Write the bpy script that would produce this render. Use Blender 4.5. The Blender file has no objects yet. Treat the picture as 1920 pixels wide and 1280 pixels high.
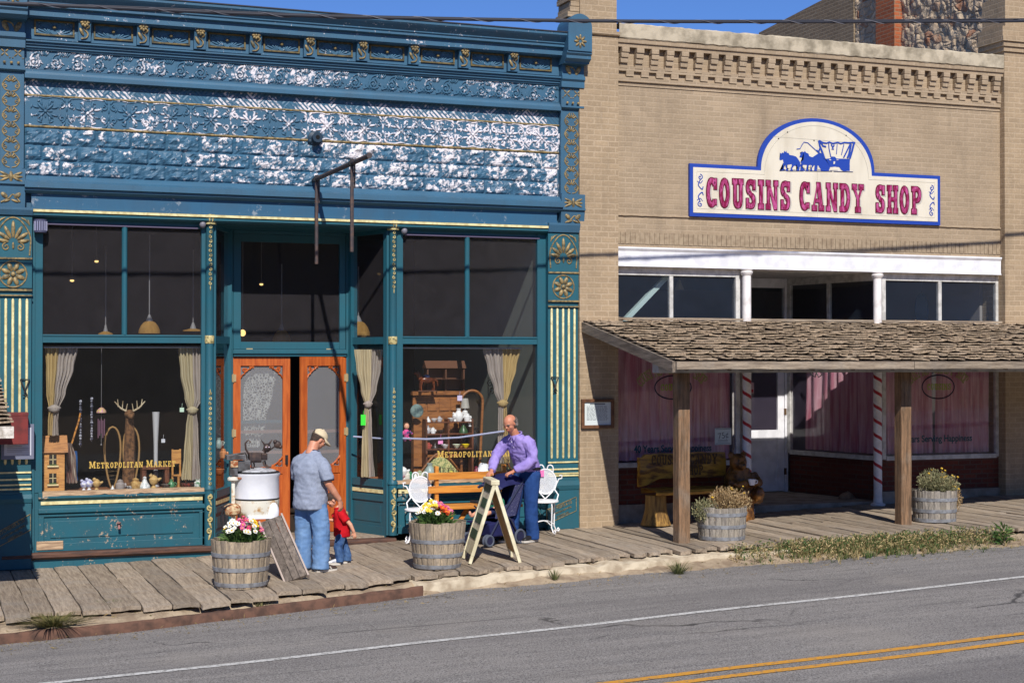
import bpy, bmesh, math, random
import numpy as np
from mathutils import Vector, Matrix, noise, Euler
random.seed(11)
SC = bpy.context.scene
C = SC.collection
R = math.radians
PI = math.pi

# ---------------------------------------------------------------- camera, sky, sun, exposure
CAMZ = 2.65
CAMD = 20.8
YAW = R(21.04)
PITCH = math.atan(34 / 2938)
cam = bpy.data.objects.new('camera', bpy.data.cameras.new('camera'))
C.objects.link(cam)
cam.location = (0, -CAMD, CAMZ)
cam.rotation_euler = (R(90) + PITCH, 0, -YAW)
cam.data.sensor_width = 36
cam.data.lens = 2938 / 1920 * 36
cam.data.clip_end = 2000
SC.camera = cam

SUN_EL = R(41.0)
LIGHT_H = Vector((0.2, 1.0, 0)).normalized()          # horizontal travel of the sunlight
LIGHT_DIR = Vector((LIGHT_H.x * math.cos(SUN_EL), LIGHT_H.y * math.cos(SUN_EL), -math.sin(SUN_EL)))
world = bpy.data.worlds.new('World')
SC.world = world
world.use_nodes = True
wn = world.node_tree
bg = wn.nodes['Background']
sky = wn.nodes.new('ShaderNodeTexSky')
sky.sky_type = 'NISHITA'
sky.sun_disc = False
sky.sun_elevation = SUN_EL
to_sun = -LIGHT_H
sky.sun_rotation = math.atan2(to_sun.x, to_sun.y)
sky.altitude = 5500
sky.air_density = 0.8
sky.dust_density = 0.0
sky.ozone_density = 9.0
bg.inputs['Strength'].default_value = 0.15
wn.links.new(sky.outputs[0], bg.inputs[0])
sl = bpy.data.lights.new('sun', 'SUN')
sl.energy = 4.3
sl.angle = R(0.53)
sl.color = (1.0, 0.955, 0.89)
sun = bpy.data.objects.new('sun', sl)
C.objects.link(sun)
sun.rotation_euler = LIGHT_DIR.to_track_quat('-Z', 'Y').to_euler()
sun.location = (0, -30, 30)
SC.view_settings.view_transform = 'Standard'
SC.view_settings.look = 'None'
SC.view_settings.exposure = 0.22
SC.view_settings.gamma = 1.0
SC.cycles.max_bounces = 8
SC.cycles.transparent_max_bounces = 16

# ---------------------------------------------------------------- survey: a photo pixel on a wall plane -> place in the world
_F = 2938.0
_f0 = Vector((math.sin(YAW), math.cos(YAW), 0)); _r = Vector((math.cos(YAW), -math.sin(YAW), 0)); _z = Vector((0, 0, 1))
_f = _f0 * math.cos(PITCH) + _z * math.sin(PITCH); _u = _z * math.cos(PITCH) - _f0 * math.sin(PITCH)
_cam = Vector((0, -CAMD, CAMZ))
def _ray(u, v): return _f + _r * ((u - 960) / _F) + _u * ((640 - v) / _F)
def at(u, v, Y=0.0):
    r = _ray(u, v); return _cam + r * ((Y + CAMD) / r.y)
def X(u, Y=0.0): return at(u, 640, Y).x
def Zr(v, Y=0.0, u=1043): return at(u, v, Y).z
def G(x): return 0.0314 * (x - 1.5)
def gnd(u, v, dz=0.0):
    r = _ray(u, v); t = (G(0) + dz - CAMZ) / (r.z - 0.0314 * r.x); return _cam + r * t

# ---------------------------------------------------------------- tags
def tag(o, label=None, cat=None, group=None, kind=None):
    if label: o['label'] = label
    if cat: o['category'] = cat
    if group: o['group'] = group
    if kind: o['kind'] = kind
    return o
def thing(name, loc=(0, 0, 0), label=None, cat=None, rz=0.0, group=None):
    o = bpy.data.objects.new(name, None); C.objects.link(o)
    o.empty_display_size = 0.2
    o.location = loc; o.rotation_euler = (0, 0, rz)
    return tag(o, label, cat, group)
def copy_tree(o, parent=None):
    c = o.copy(); C.objects.link(c)
    if parent is not None: c.parent = parent
    for ch in list(o.children): copy_tree(ch, c)
    return c

# ---------------------------------------------------------------- mesh builder
class MB:
    def __init__(s, org=(0, 0, 0)):
        s.bm = bmesh.new(); s.lay = s.bm.verts.layers.float.new('rnd'); s.rnd = 0.5; s.org = Vector(org); s.T = None
    def v(s, p):
        p = Vector(p)
        if s.T is not None: p = s.T @ p
        q = s.bm.verts.new(p - s.org); q[s.lay] = s.rnd; return q
    def face(s, vs):
        try: return s.bm.faces.new(vs)
        except ValueError: return None
    def poly(s, pts): return s.face([s.v(p) for p in pts])
    def jit(s): s.rnd = random.random(); return s
    def box(s, x0, x1, y0, y1, z0, z1, M=None):
        c = [(x, y, z) for z in (z0, z1) for y in (y0, y1) for x in (x0, x1)]
        if M is not None: c = [M @ Vector(p) for p in c]
        w = [s.v(p) for p in c]
        for f in ((0, 2, 3, 1), (4, 5, 7, 6), (0, 1, 5, 4), (2, 6, 7, 3), (0, 4, 6, 2), (1, 3, 7, 5)): s.face([w[i] for i in f])
        return s
    def bar(s, a, b, w, h, up=(0, 0, 1)):
        a, b = Vector(a), Vector(b); d = (b - a); L = d.length; d.normalize()
        sd = d.cross(Vector(up))
        if sd.length < 1e-4: sd = d.cross(Vector((0, 1, 0)))
        sd.normalize(); u2 = sd.cross(d)
        M = Matrix(((d.x, sd.x, u2.x, a.x), (d.y, sd.y, u2.y, a.y), (d.z, sd.z, u2.z, a.z), (0, 0, 0, 1)))
        return s.box(0, L, -w / 2, w / 2, -h / 2, h / 2, M)
    def ring(s, c, ax, rx, ry=None, n=12, side=None):
        ry = rx if ry is None else ry
        ax = Vector(ax).normalized(); sd = Vector(side) if side is not None else (Vector((0, 0, 1)) if abs(ax.z) < .9 else Vector((1, 0, 0)))
        sd = (sd - ax * sd.dot(ax)).normalized(); t = ax.cross(sd); c = Vector(c)
        return [s.v(c + sd * (rx * math.cos(2 * PI * i / n)) + t * (ry * math.sin(2 * PI * i / n))) for i in range(n)]
    def bridge(s, a, b):
        n = len(a)
        for i in range(n): s.face([a[i], a[(i + 1) % n], b[(i + 1) % n], b[i]])
    def tube(s, pts, r, n=8, cap=True, ry=None, side=None, closed=False):
        pts = [Vector(p) for p in pts]; k = len(pts)
        rs = r if isinstance(r, (list, tuple)) else [r] * k
        prev = None; first = None; sd = Vector(side) if side is not None else None
        for i, p in enumerate(pts):
            if closed: d = pts[(i + 1) % k] - pts[i - 1]
            else: d = pts[min(i + 1, k - 1)] - pts[max(i - 1, 0)]
            if d.length < 1e-9: d = Vector((0, 0, 1))
            d.normalize()
            if sd is None: sd = Vector((0, 0, 1)) if abs(d.z) < .9 else Vector((1, 0, 0))
            q = sd - d * sd.dot(d)
            if q.length < 1e-5: q = d.orthogonal()
            sd = q.normalized()
            rg = s.ring(p, d, rs[i], (rs[i] * ry if ry else rs[i]), n, sd)
            if prev: s.bridge(prev, rg)
            else: first = rg
            prev = rg
        if closed: s.bridge(prev, first)
        elif cap: s.face(list(reversed(first))); s.face(prev)
        return s
    def lathe(s, prof, c=(0, 0, 0), n=24, cap=True, M=None, a0=0.0, wob=0.0):
        c = Vector(c); prev = None; first = None
        for r, z in prof:
            rg = []
            for i in range(n):
                a = a0 + 2 * PI * i / n
                p = Vector((r * math.cos(a), r * math.sin(a), z))
                if M is not None: p = M @ p
                rg.append(s.v(c + p))
            if prev: s.bridge(prev, rg)
            else: first = rg
            prev = rg
        if cap: s.face(list(reversed(first))); s.face(prev)
        return s
    def ball(s, c, r, n=10, m=7, M=None):
        rx, ry, rz = (r, r, r) if not isinstance(r, (tuple, list)) else r
        c = Vector(c); rows = []
        def P(p):
            p = Vector(p)
            return c + (M @ p if M is not None else p)
        top = s.v(P((0, 0, rz))); bot = s.v(P((0, 0, -rz)))
        for j in range(1, m):
            t = PI * j / m
            rows.append([s.v(P((rx * math.sin(t) * math.cos(2 * PI * i / n), ry * math.sin(t) * math.sin(2 * PI * i / n), rz * math.cos(t)))) for i in range(n)])
        for i in range(n):
            s.face([top, rows[0][i], rows[0][(i + 1) % n]]); s.face([bot, rows[-1][(i + 1) % n], rows[-1][i]])
        for a, b in zip(rows, rows[1:]):
            for i in range(n): s.face([a[i], b[i], b[(i + 1) % n], a[(i + 1) % n]])
        return s
    def prof_x(s, prof, x0, x1, cap=True):
        a = [s.v((x0, y, z)) for y, z in prof]; b = [s.v((x1, y, z)) for y, z in prof]
        s.bridge(b, a)
        if cap: s.face(a); s.face(list(reversed(b)))
        return s
    def prism(s, pts, y0, y1, M=None):
        """outline in (x,z) pushed from y0 to y1"""
        f = (lambda p: M @ Vector(p)) if M is not None else (lambda p: Vector(p))
        a = [s.v(f((x, y0, z))) for x, z in pts]; b = [s.v(f((x, y1, z))) for x, z in pts]
        s.face(a); s.face(list(reversed(b))); s.bridge(b, a)
        return s
    def grid(s, fn, nu, nv, flip=False, cu=False):
        g = [[s.v(fn(i / nu, j / nv)) for j in range(nv + 1)] for i in range(nu + (0 if cu else 1))]
        N = len(g)
        for i in range(nu):
            for j in range(nv):
                q = [g[i][j], g[(i + 1) % N][j], g[(i + 1) % N][j + 1], g[i][j + 1]]
                s.face(q[::-1] if flip else q)
        return s
    def build(s, name, mat, parent=None, smooth=False, bevel=0.0, fix=True):
        if fix: bmesh.ops.recalc_face_normals(s.bm, faces=s.bm.faces)
        me = bpy.data.meshes.new(name)
        if smooth:
            for f in s.bm.faces: f.smooth = True
        s.bm.to_mesh(me); s.bm.free()
        if smooth and smooth != 'all':
            try: me.set_sharp_from_angle(angle=R(40))
            except Exception: pass
        if mat: me.materials.append(mat)
        o = bpy.data.objects.new(name, me); C.objects.link(o)
        if parent is not None:
            o.parent = parent
        else:
            o.location = s.org
        if bevel:
            b = o.modifiers.new('bevel', 'BEVEL'); b.width = bevel; b.segments = 2; b.limit_method = 'ANGLE'; b.angle_limit = R(50)
        return o
def wp(parent):                                        # builder whose numbers are world numbers, mesh local to an unrotated thing
    return MB(org=parent.location)

# ---------------------------------------------------------------- materials
class NT:
    def __init__(s, name):
        s.m = bpy.data.materials.new(name); s.m.use_nodes = True
        s.t = s.m.node_tree; s.t.nodes.clear()
        s.out = s.t.nodes.new('ShaderNodeOutputMaterial')
    def n(s, typ, ins=None, **kw):
        x = s.t.nodes.new(typ)
        for k, v in kw.items(): setattr(x, k, v)
        for k, v in (ins or {}).items(): s.set(x.inputs[k], v)
        return x
    def set(s, sock, v):
        if isinstance(v, bpy.types.NodeSocket): s.t.links.new(v, sock)
        elif isinstance(v, bpy.types.Node): s.t.links.new(v.outputs[0], sock)
        else:
            if sock.type == 'RGBA' and len(v) == 3: v = (*v, 1)
            sock.default_value = v
    def math(s, op, a, b=0.0, clamp=False):
        x = s.n('ShaderNodeMath', {0: a, 1: b}, operation=op); x.use_clamp = clamp; return x.outputs[0]
    def mix(s, f, a, b, blend='MIX'):
        x = s.n('ShaderNodeMix', data_type='RGBA', blend_type=blend)
        s.set(x.inputs[0], f); s.set(x.inputs[6], a); s.set(x.inputs[7], b)
        return x.outputs[2]
    def coord(s, world=False):
        return s.n('ShaderNodeNewGeometry').outputs['Position'] if world else s.n('ShaderNodeTexCoord').outputs['Object']
    def mapv(s, v, scale=(1, 1, 1), loc=(0, 0, 0), rot=(0, 0, 0)):
        return s.n('ShaderNodeMapping', {'Vector': v, 'Scale': scale, 'Location': loc, 'Rotation': rot}).outputs[0]
    def noise(s, v, scale=5, detail=4, rough=.55, dist=0.0):
        return s.n('ShaderNodeTexNoise', {'Vector': v, 'Scale': scale, 'Detail': detail, 'Roughness': rough, 'Distortion': dist}).outputs[0]
    def ramp(s, f, lo, hi):
        return s.n('ShaderNodeMapRange', {'Value': f, 'From Min': lo, 'From Max': hi}).outputs[0]
    def attr(s, name='rnd'):
        return s.n('ShaderNodeAttribute', attribute_name=name).outputs['Fac']
    def bump(s, h, strength=.3, dist=.01, normal=None):
        x = s.n('ShaderNodeBump', {'Height': h, 'Strength': strength, 'Distance': dist})
        if normal is not None: s.set(x.inputs['Normal'], normal)
        return x.outputs[0]
    def princ(s, col, rough=.6, metal=0.0, normal=None, spec=.4, **kw):
        p = s.n('ShaderNodeBsdfPrincipled')
        s.set(p.inputs['Base Color'], col); s.set(p.inputs['Roughness'], rough); s.set(p.inputs['Metallic'], metal)
        s.set(p.inputs['Specular IOR Level'], spec)
        if normal is not None: s.set(p.inputs['Normal'], normal)
        for k, v in kw.items(): s.set(p.inputs[k], v)
        s.t.links.new(p.outputs[0], s.out.inputs[0])
        return p
def sr(r, g, b):
    """sRGB 0..255 -> linear"""
    f = lambda c: (c / 255) / 12.92 if c / 255 <= .04045 else ((c / 255 + .055) / 1.055) ** 2.4
    return (f(r), f(g), f(b))
_mc = {}
def M(name, col, rough=.6, metal=0.0, col2=None, scale=6, lo=.42, hi=.62, bump=0.0, bscale=30, bdist=.01, st=(1, 1, 1), rnd=0.0, spec=.4, world=False, detail=5, sheen=0.0):
    if name in _mc: return _mc[name]
    t = NT(name); c = t.coord(world); c1 = t.mapv(c, st)
    base = (*col, 1)
    if rnd:
        c1 = t.n('ShaderNodeVectorMath', {0: c1, 1: t.n('ShaderNodeCombineXYZ', {0: t.math('MULTIPLY', t.attr(), 37.0), 1: t.math('MULTIPLY', t.attr(), 11.0)}).outputs[0]}, operation='ADD').outputs[0]
    if col2 is not None:
        base = t.mix(t.ramp(t.noise(c1, scale, detail), lo, hi), base, (*col2, 1))
    if rnd:
        k = t.math('MULTIPLY_ADD', t.attr(), 2 * rnd); k.node.inputs[2].default_value = 1 - rnd
        base = t.mix(1.0, base, t.n('ShaderNodeCombineColor', {0: k, 1: k, 2: k}).outputs[0], 'MULTIPLY')
    nr = t.bump(t.noise(c1, bscale, 5), bump, bdist) if bump else None
    t.princ(base, rough, metal, nr, spec)
    _mc[name] = t.m
    return t.m
# ================================================================ THE SETTING
def m_asphalt():
    t = NT('asphalt'); c = t.coord(True)
    fine = t.noise(c, 60, 3, .7); mid = t.noise(c, 8, 4, .6)
    streak = t.noise(t.mapv(c, (.35, 3.2, 1)), 1.6, 6, .65, .4)
    vor = t.n('ShaderNodeTexVoronoi', {'Vector': c, 'Scale': 55}); grit = t.ramp(vor.outputs['Color'], .75, 1.0)
    base = t.mix(t.ramp(streak, .38, .62), (*sr(114, 109, 105), 1), (*sr(140, 134, 128), 1))
    base = t.mix(t.math('MULTIPLY', t.ramp(fine, .45, .60), .8), base, (*sr(164, 160, 156), 1))
    base = t.mix(t.math('MULTIPLY', t.ramp(t.noise(c, 70, 2, .5), .52, .64), .75), base, (*sr(52, 51, 53), 1))
    base = t.mix(t.math('MULTIPLY', t.ramp(t.noise(t.mapv(c, (.25, 5, 1)), 1.1, 5, .7, .8), .60, .68), .55), base, (*sr(62, 60, 60), 1))
    base = t.mix(t.math('MULTIPLY', t.ramp(t.noise(c, 33, 1, .5), .76, .80), .9), base, (*sr(196, 190, 178), 1))
    cr = t.n('ShaderNodeTexVoronoi', {'Vector': t.n('ShaderNodeVectorMath', {0: t.mapv(c, (.55, 1, 1)), 1: t.n('ShaderNodeVectorMath', {0: t.n('ShaderNodeTexNoise', {'Vector': c, 'Scale': 1.7, 'Detail': 5.0}).outputs['Color'], 1: (.7, .7, 0)}, operation='MULTIPLY').outputs[0]}, operation='ADD').outputs[0], 'Scale': .42}, feature='DISTANCE_TO_EDGE')
    crack = t.math('MULTIPLY', t.ramp(cr.outputs['Distance'], .010, .003), t.ramp(t.noise(c, .5, 3), .55, .62))
    base = t.mix(t.math('MULTIPLY', crack, .8), base, (*sr(48, 46, 46), 1))
    base = t.mix(t.math('MULTIPLY', t.ramp(t.noise(t.mapv(c, (.12, .9, 1), (3, 1, 0)), .8, 3, .5), .50, .66), .38), base, (*sr(92, 88, 88), 1))
    base = t.mix(t.math('MULTIPLY', t.ramp(t.noise(c, .45, 4, .6), .56, .66), .22), base, (*sr(158, 150, 140), 1))
    t.princ(base, .9, 0, t.bump(t.math('ADD', fine, t.math('MULTIPLY', mid, .4)), .6, .01), .25)
    return t.m
def m_paint(name, col, wear=(.58, .66)):
    t = NT(name); c = t.coord(True)
    w = t.ramp(t.noise(c, 26, 5, .7), *wear)
    base = t.mix(w, (*col, 1), (*sr(112, 108, 104), 1))
    base = t.mix(t.math('MULTIPLY', t.ramp(t.noise(c, 5, 4), .5, .75), .35), base, (*sr(110, 106, 100), 1))
    t.princ(base, .8, 0, t.bump(t.noise(c, 60, 3), .4, .006), .3)
    return t.m
def hy(x, y):                                            # road and verge height without the camber of the planks
    return G(x) - 0.20

def sheet(name, mat, x0, x1, y0, y1, nx, ny, zf, kind='structure'):
    b = MB(); b.grid(lambda i, j: (x0 + (x1 - x0) * i, y0 + (y1 - y0) * j, zf(x0 + (x1 - x0) * i, y0 + (y1 - y0) * j)), nx, ny)
    return tag(b.build(name, mat, smooth='all'), kind=kind)
DIRT = M('dirt', sr(172, 148, 120), .95, col2=sr(138, 116, 94), scale=4, bump=.6, bscale=24, bdist=.02, world=True, spec=.1)
sheet('ground', DIRT, -260, 300, -300, 260, 56, 56, lambda x, y: G(max(-60, min(70, x))) - .42)
ASPH = m_asphalt()
sheet('road', ASPH, -60, 70, -17.5, -3.3, 130, 30, lambda x, y: G(x) - .20 + .004 * math.sin(x * 1.7 + y))
sheet('pavement', M('far_concrete', sr(150, 145, 138), .9, world=True), -60, 70, -24, -17.5, 65, 4, lambda x, y: G(x) - .08)
# low dark hills across the street, unseen, added to mask the bright horizon in reflections
def hz(x, y):
    t = max(0, min(1, (-y - 60) / 130)); return -2 + G(max(-60, min(70, x))) + 46 * t ** .8 * (.8 + .25 * noise.noise((x * .02, y * .02, 3.1)))
sheet('reflection_backdrop', M('dark_backdrop', (.035, .036, .022), .95, col2=(.06, .05, .03), scale=.2, world=True, spec=.1), -320, 320, -240, -58, 60, 26, hz)
# road paint
def yline(x, y0, k, wob): return y0 + k * (x - 1.25) + wob * noise.noise((x * .6, 7.7, 0))
def paint_line(name, mat, y0, k, w, xa=-40, xb=60, dz=.006, gaps=()):
    b = MB(); n = 260
    pv = None
    for i in range(n + 1):
        x = xa + (xb - xa) * i / n
        y = yline(x, y0, k, .02); e = .008 * noise.noise((x * 9, 2.2, 1))
        a = b.v((x, y - w / 2 + e, G(x) - .20 + dz + .004 * math.sin(x * 1.7 + y - w / 2))); c = b.v((x, y + w / 2 + e, G(x) - .20 + dz + .004 * math.sin(x * 1.7 + y + w / 2)))
        if pv: b.face([pv[0], a, c, pv[1]])
        pv = (a, c)
    return tag(b.build(name, mat), kind='structure')
paint_line('edge_line_marking', m_paint('white_road_paint', sr(205, 203, 198), (.50, .64)), -6.39, .040, .10)
YEL = m_paint('yellow_road_paint', sr(208, 148, 52), (.53, .66))
paint_line('centre_line_marking', YEL, -8.80, .012, .11)
paint_line('centre_line_marking', YEL, -9.08, .012, .11)

# ---- boardwalk of worn planks laid square to the shop fronts
def m_plank(name, a, b2, c3, st=(14, .9, 14)):
    t = NT(name); c = t.coord(True); r = t.attr()
    off = t.n('ShaderNodeVectorMath', {0: c, 1: t.n('ShaderNodeCombineXYZ', {0: t.math('MULTIPLY', r, 9.0), 1: t.math('MULTIPLY', r, 31.0), 2: r}).outputs[0]}, operation='ADD').outputs[0]
    gr = t.noise(t.mapv(off, st), 2.6, 6, .62, .25); fine = t.noise(t.mapv(off, (st[0] * 4, st[1] * 2, st[2] * 4)), 4, 4, .6)
    base = t.mix(t.ramp(gr, .36, .62), (*b2, 1), (*a, 1))
    base = t.mix(t.math('MULTIPLY', t.ramp(t.noise(off, 3.3, 5), .48, .7), .6), base, (*c3, 1))
    base = t.mix(t.math('MULTIPLY', t.ramp(fine, .5, .62), .45), base, (*[x * .5 for x in b2], 1))
    k = t.math('MULTIPLY_ADD', r, .42); k.node.inputs[2].default_value = .78
    base = t.mix(1.0, base, t.n('ShaderNodeCombineColor', {0: k, 1: k, 2: k}).outputs[0], 'MULTIPLY')
    t.princ(base, .88, 0, t.bump(t.math('ADD', gr, t.math('MULTIPLY', fine, .5)), .55, .012), .15)
    return t.m
WALK = m_plank('worn_planks', sr(172, 156, 136), sr(134, 119, 103), sr(156, 146, 134))
_fr = [(-8, -3.9), (1.1, -3.92), (3.0, -3.98), (4.1, -3.62), (5.4, -3.30), (7.5, -3.12), (8.9, -2.84), (9.6, -2.98), (12.4, -3.2), (14, -3.42), (18, -3.6), (26, -3.7)]
def front(x):
    for (a, p), (b, q) in zip(_fr, _fr[1:]):
        if a <= x <= b: return p + (q - p) * (x - a) / (b - a)
    return -3.7
b = MB(); x = -7.0
while x < 24:
    w = random.uniform(.24, .34) if x < 6 else random.uniform(.16, .24)
    yb = .02 if x < 9 else (.9 if 9.6 < x < 16.6 else .02)
    b.rnd = random.random()
    L = -front(x + w / 2) + random.uniform(-.13, .08) - (.10 if x < 3.6 else 0); th = .045
    if x < 2.6 and random.random() < .3: L -= random.uniform(.1, .35)
    split = random.uniform(.3, .8) * L if random.random() < .6 else None
    segs = [(yb, -L)] if split is None else [(yb, -split), (-split - .012, -L)]
    for k, (ya, ye) in enumerate(segs):
        b.rnd = min(1, max(0, b.rnd + random.uniform(-.2, .2)))
        n = max(3, int(abs(ya - ye) / .22)); dz = random.uniform(-.008, .008); tl = random.uniform(-.012, .012); sd = random.random() * 50
        xa, xb = x + .006, x + w - .006
        rows = []
        for i in range(n + 1):
            y = ya + (ye - ya) * i / n; last = (i == n and ye < -2)
            row = []
            for q, xx in enumerate((xa, xa + (xb - xa) * .33, xa + (xb - xa) * .66, xb)):
                jy = noise.noise((xx * 9, sd, 2)) * .11 if last else 0
                zz = G(xx) + dz + tl * ((xx - xa) / w - .5) + .006 * noise.noise((xx * 6, y * 2.1, sd)) - (.012 if last else 0) - (.006 if q in (0, 3) else 0)
                jx = .012 * noise.noise((y * 2.3, sd, q)) if q in (0, 3) else 0
                row.append((b.v((xx + jx, y + jy, zz)), b.v((xx + jx, y + jy, zz - th))))
            rows.append(row)
        for r0, r1 in zip(rows, rows[1:]):
            for q in range(3):
                b.face([r0[q][0], r1[q][0], r1[q + 1][0], r0[q + 1][0]])
            b.face([r0[0][0], r0[0][1], r1[0][1], r1[0][0]]); b.face([r0[3][0], r1[3][0], r1[3][1], r0[3][1]])
        for q in range(3):
            b.face([rows[-1][q][0], rows[-1][q][1], rows[-1][q + 1][1], rows[-1][q + 1][0]])
            b.face([rows[0][q][0], rows[0][q + 1][0], rows[0][q + 1][1], rows[0][q][1]])
    x += w
tag(b.build('boardwalk', WALK), kind='structure')
sheet('soil', M('dark_soil', (.05, .04, .03), 1), -8, 25, -2.7, .9, 66, 4, lambda x, y: G(x) - .06)
# dirt verge between the planks and the asphalt; its broken lower edge dives under the road surface
def verge(x, y):
    f = front(x); edge = -3.98 if x < 2 else (-3.98 + (x - 2) * .17 if x < 5 else (-3.47 + (x - 5) * .045 if x < 8.5 else -3.31 - (x - 8.5) * .085))
    edge += .16 * noise.noise((x * .9, 3, 4)) + .06 * noise.noise((x * 4, 5, 4))
    top, bot = G(x) - .085, G(x) - .199
    t = (y - (edge - .05)) / max(.12, f + .06 - edge)
    z = bot + (top - bot) * max(-.6, min(1.0, t)) + .02 * noise.noise((x * 5, y * 5, 1)) + .012 * noise.noise((x * 14, y * 14, 1))
    return min(z, G(x) - .062)
VERGE = M('verge_dirt', sr(172, 154, 130), .96, col2=sr(140, 122, 102), scale=6, bump=.8, bscale=40, bdist=.02, world=True, spec=.1)
sheet('dirt_verge', VERGE, -7, 24, -4.9, -2.55, 520, 50, verge)
# rusty steel edge on the left, concrete kerb on the right
def kerb(name, mat, pts, w, h, jag=0.0):
    b = MB(); prev = None
    n = int((pts[-1][0] - pts[0][0]) / .07)
    for i in range(n + 1):
        x = pts[0][0] + (pts[-1][0] - pts[0][0]) * i / n
        for (xa, ya, za), (xb, yb, zb) in zip(pts, pts[1:]):
            if xa <= x <= xb + 1e-6:
                k = (x - xa) / (xb - xa); y = ya + (yb - ya) * k; z = za + (zb - za) * k
        j = lambda q: jag * noise.noise((x * 5, q * 3.3, 2.2)) + jag * .5 * noise.noise((x * 17, q * 3.3, 7.2))
        z0 = G(x) + z
        ring = [b.v((x, y + j(1), z0 - h)), b.v((x, y + j(2) , z0 - .02)), b.v((x, y + .02 + j(2), z0 + j(3))), b.v((x, y + w, z0 + j(4)))]
        if prev:
            for q in range(3): b.face([prev[q], ring[q], ring[q + 1], prev[q + 1]])
        else: b.face(ring)
        prev = ring
    b.face(list(reversed(prev)))
    return tag(b.build(name, mat, smooth='all'), kind='structure')
kerb('rusty_kerb', M('rusty_kerb', sr(108, 80, 67), .9, col2=sr(80, 62, 54), scale=7, bump=.5, bscale=20, world=True, spec=.15),
     [(-6, -4.24, -.105), (2.2, -4.14, -.10), (4.0, -3.84, -.095), (5.55, -3.52, -.09)], .05, .13, .012)
kerb('concrete_kerb', M('old_concrete', sr(196, 182, 158), .92, col2=sr(158, 142, 120), scale=5, bump=.6, bscale=26, world=True, spec=.15),
     [(5.5, -3.42, -.075), (7.6, -3.27, -.07), (9.2, -3.12, -.075), (10.6, -3.24, -.09)], .6, .25, .03)
# ================================================================ THE BLUE IRON-FRONT MARKET
BLUE = sr(58, 100, 127); TEAL = sr(33, 92, 107)
def peel(name, base, amt, scale=9, big=.35, xg=None, zg=None, hatch=False, white=sr(222, 216, 219), bump=.25, rough=.5, soft=.02, pt=0):
    """old oil paint that has flaked off to a pale undercoat"""
    t = NT(name); c = t.coord(True)
    n = t.math('ADD', t.math('MULTIPLY', t.noise(c, scale * 2.1, 7, .66, .1), .62), t.math('MULTIPLY', t.noise(c, scale * .55, 4, .6), .38)); n = t.math('MULTIPLY', t.math('SUBTRACT', n, .5), 1.25); n = t.math('ADD', n, .5); m = t.math('ADD', n, t.math('MULTIPLY', t.math('SUBTRACT', t.noise(c, 1.3, 3), .5), big))
    sx = t.n('ShaderNodeSeparateXYZ', {0: c})
    if xg:
        g = t.ramp(sx.outputs[0], xg[0], xg[1]); m = t.math('ADD', m, t.math('MULTIPLY', g, xg[2]))
    if zg:
        g = t.ramp(sx.outputs[2], zg[0], zg[1]); m = t.math('ADD', m, t.math('MULTIPLY', g, zg[2]))
    if pt: m = t.math('ADD', m, t.math('MULTIPLY', t.ramp(t.n('ShaderNodeNewGeometry').outputs['Pointiness'], .44, .56), pt))
    mask = t.math('MULTIPLY', t.ramp(m, 1 - amt - soft * 2, 1 - amt + soft * 2), t.ramp(t.noise(c, 70, 3), .0, .42))
    h = None
    if hatch:
        k = t.n('ShaderNodeTexChecker', {'Vector': t.mapv(c, (1, 1, 1), rot=(0, R(45), 0)), 'Scale': 4.2})
        w1 = t.n('ShaderNodeTexWave', {'Vector': t.mapv(c, (1, .01, 1), rot=(0, R(45), 0)), 'Scale': 6.5}, bands_direction='X')
        w2 = t.n('ShaderNodeTexWave', {'Vector': t.mapv(c, (1, .01, 1), rot=(0, R(-45), 0)), 'Scale': 6.5}, bands_direction='X')
        h = t.mix(k.outputs['Fac'], w1.outputs['Color'], w2.outputs['Color'])
        hv = t.n('ShaderNodeRGBToBW', {0: h}).outputs[0]
        mask = t.math('MULTIPLY', mask, t.ramp(hv, .35, .5))
    fade = t.mix(t.ramp(t.noise(c, 3, 5), .35, .7), (*base, 1), (*[x * .78 + .012 for x in base], 1))
    run = t.ramp(t.noise(t.mapv(c, (22, 22, 1.2)), 1, 4, .6), .55, .75)
    fade = t.mix(t.math('MULTIPLY', run, .25), fade, (*[x * .55 for x in base], 1))
    col = t.mix(mask, fade, (*white, 1))
    hh = t.math('MULTIPLY', mask, -.4) if h is None else t.math('ADD', t.math('MULTIPLY', mask, -.3), t.n('ShaderNodeRGBToBW', {0: h}).outputs[0])
    hh = t.math('ADD', hh, t.math('MULTIPLY', t.noise(c, 45, 4), .35))
    t.princ(col, rough, 0, t.bump(hh, bump, .012), .35)
    return t.m
PB = peel('blue_paint', BLUE, .27, 14, .2)
PC = peel('blue_paint_cornice', BLUE, .33, 16, .3)
PL = peel('teal_paint', TEAL, .235, 18, .15, white=sr(196, 176, 150))
PLO = peel('teal_paint_worn', TEAL, .36, 11, .3, white=sr(190, 164, 136))
PSC = peel('blue_paint_scroll', BLUE, .43, 13, .45)
PHA = peel('blue_paint_hatched', BLUE, .355, 7, .75, zg=(6.26, 6.06, .16), hatch=True, bump=.5)
PFL = peel('blue_paint_floral', BLUE, .445, 9, .7, xg=(2, 6, .07), white=sr(224, 218, 222))
PFB = peel('blue_paint_floral_ground', BLUE, .335, 10, .7, xg=(2, 6, .075), white=sr(224, 218, 222))
PST = peel('blue_paint_stone', BLUE, .285, 9, .5, xg=(3.0, 4.6, .085), bump=.6, pt=.17, white=sr(224, 218, 220))
PLI = peel('lintel_paint', sr(44, 92, 124), .34, 7, .4, white=sr(128, 140, 152))
GOLD = M('bronze_paint', sr(156, 134, 90), .5, metal=.12, col2=sr(96, 88, 66), scale=22, bump=.2, bscale=60, world=True)
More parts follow.
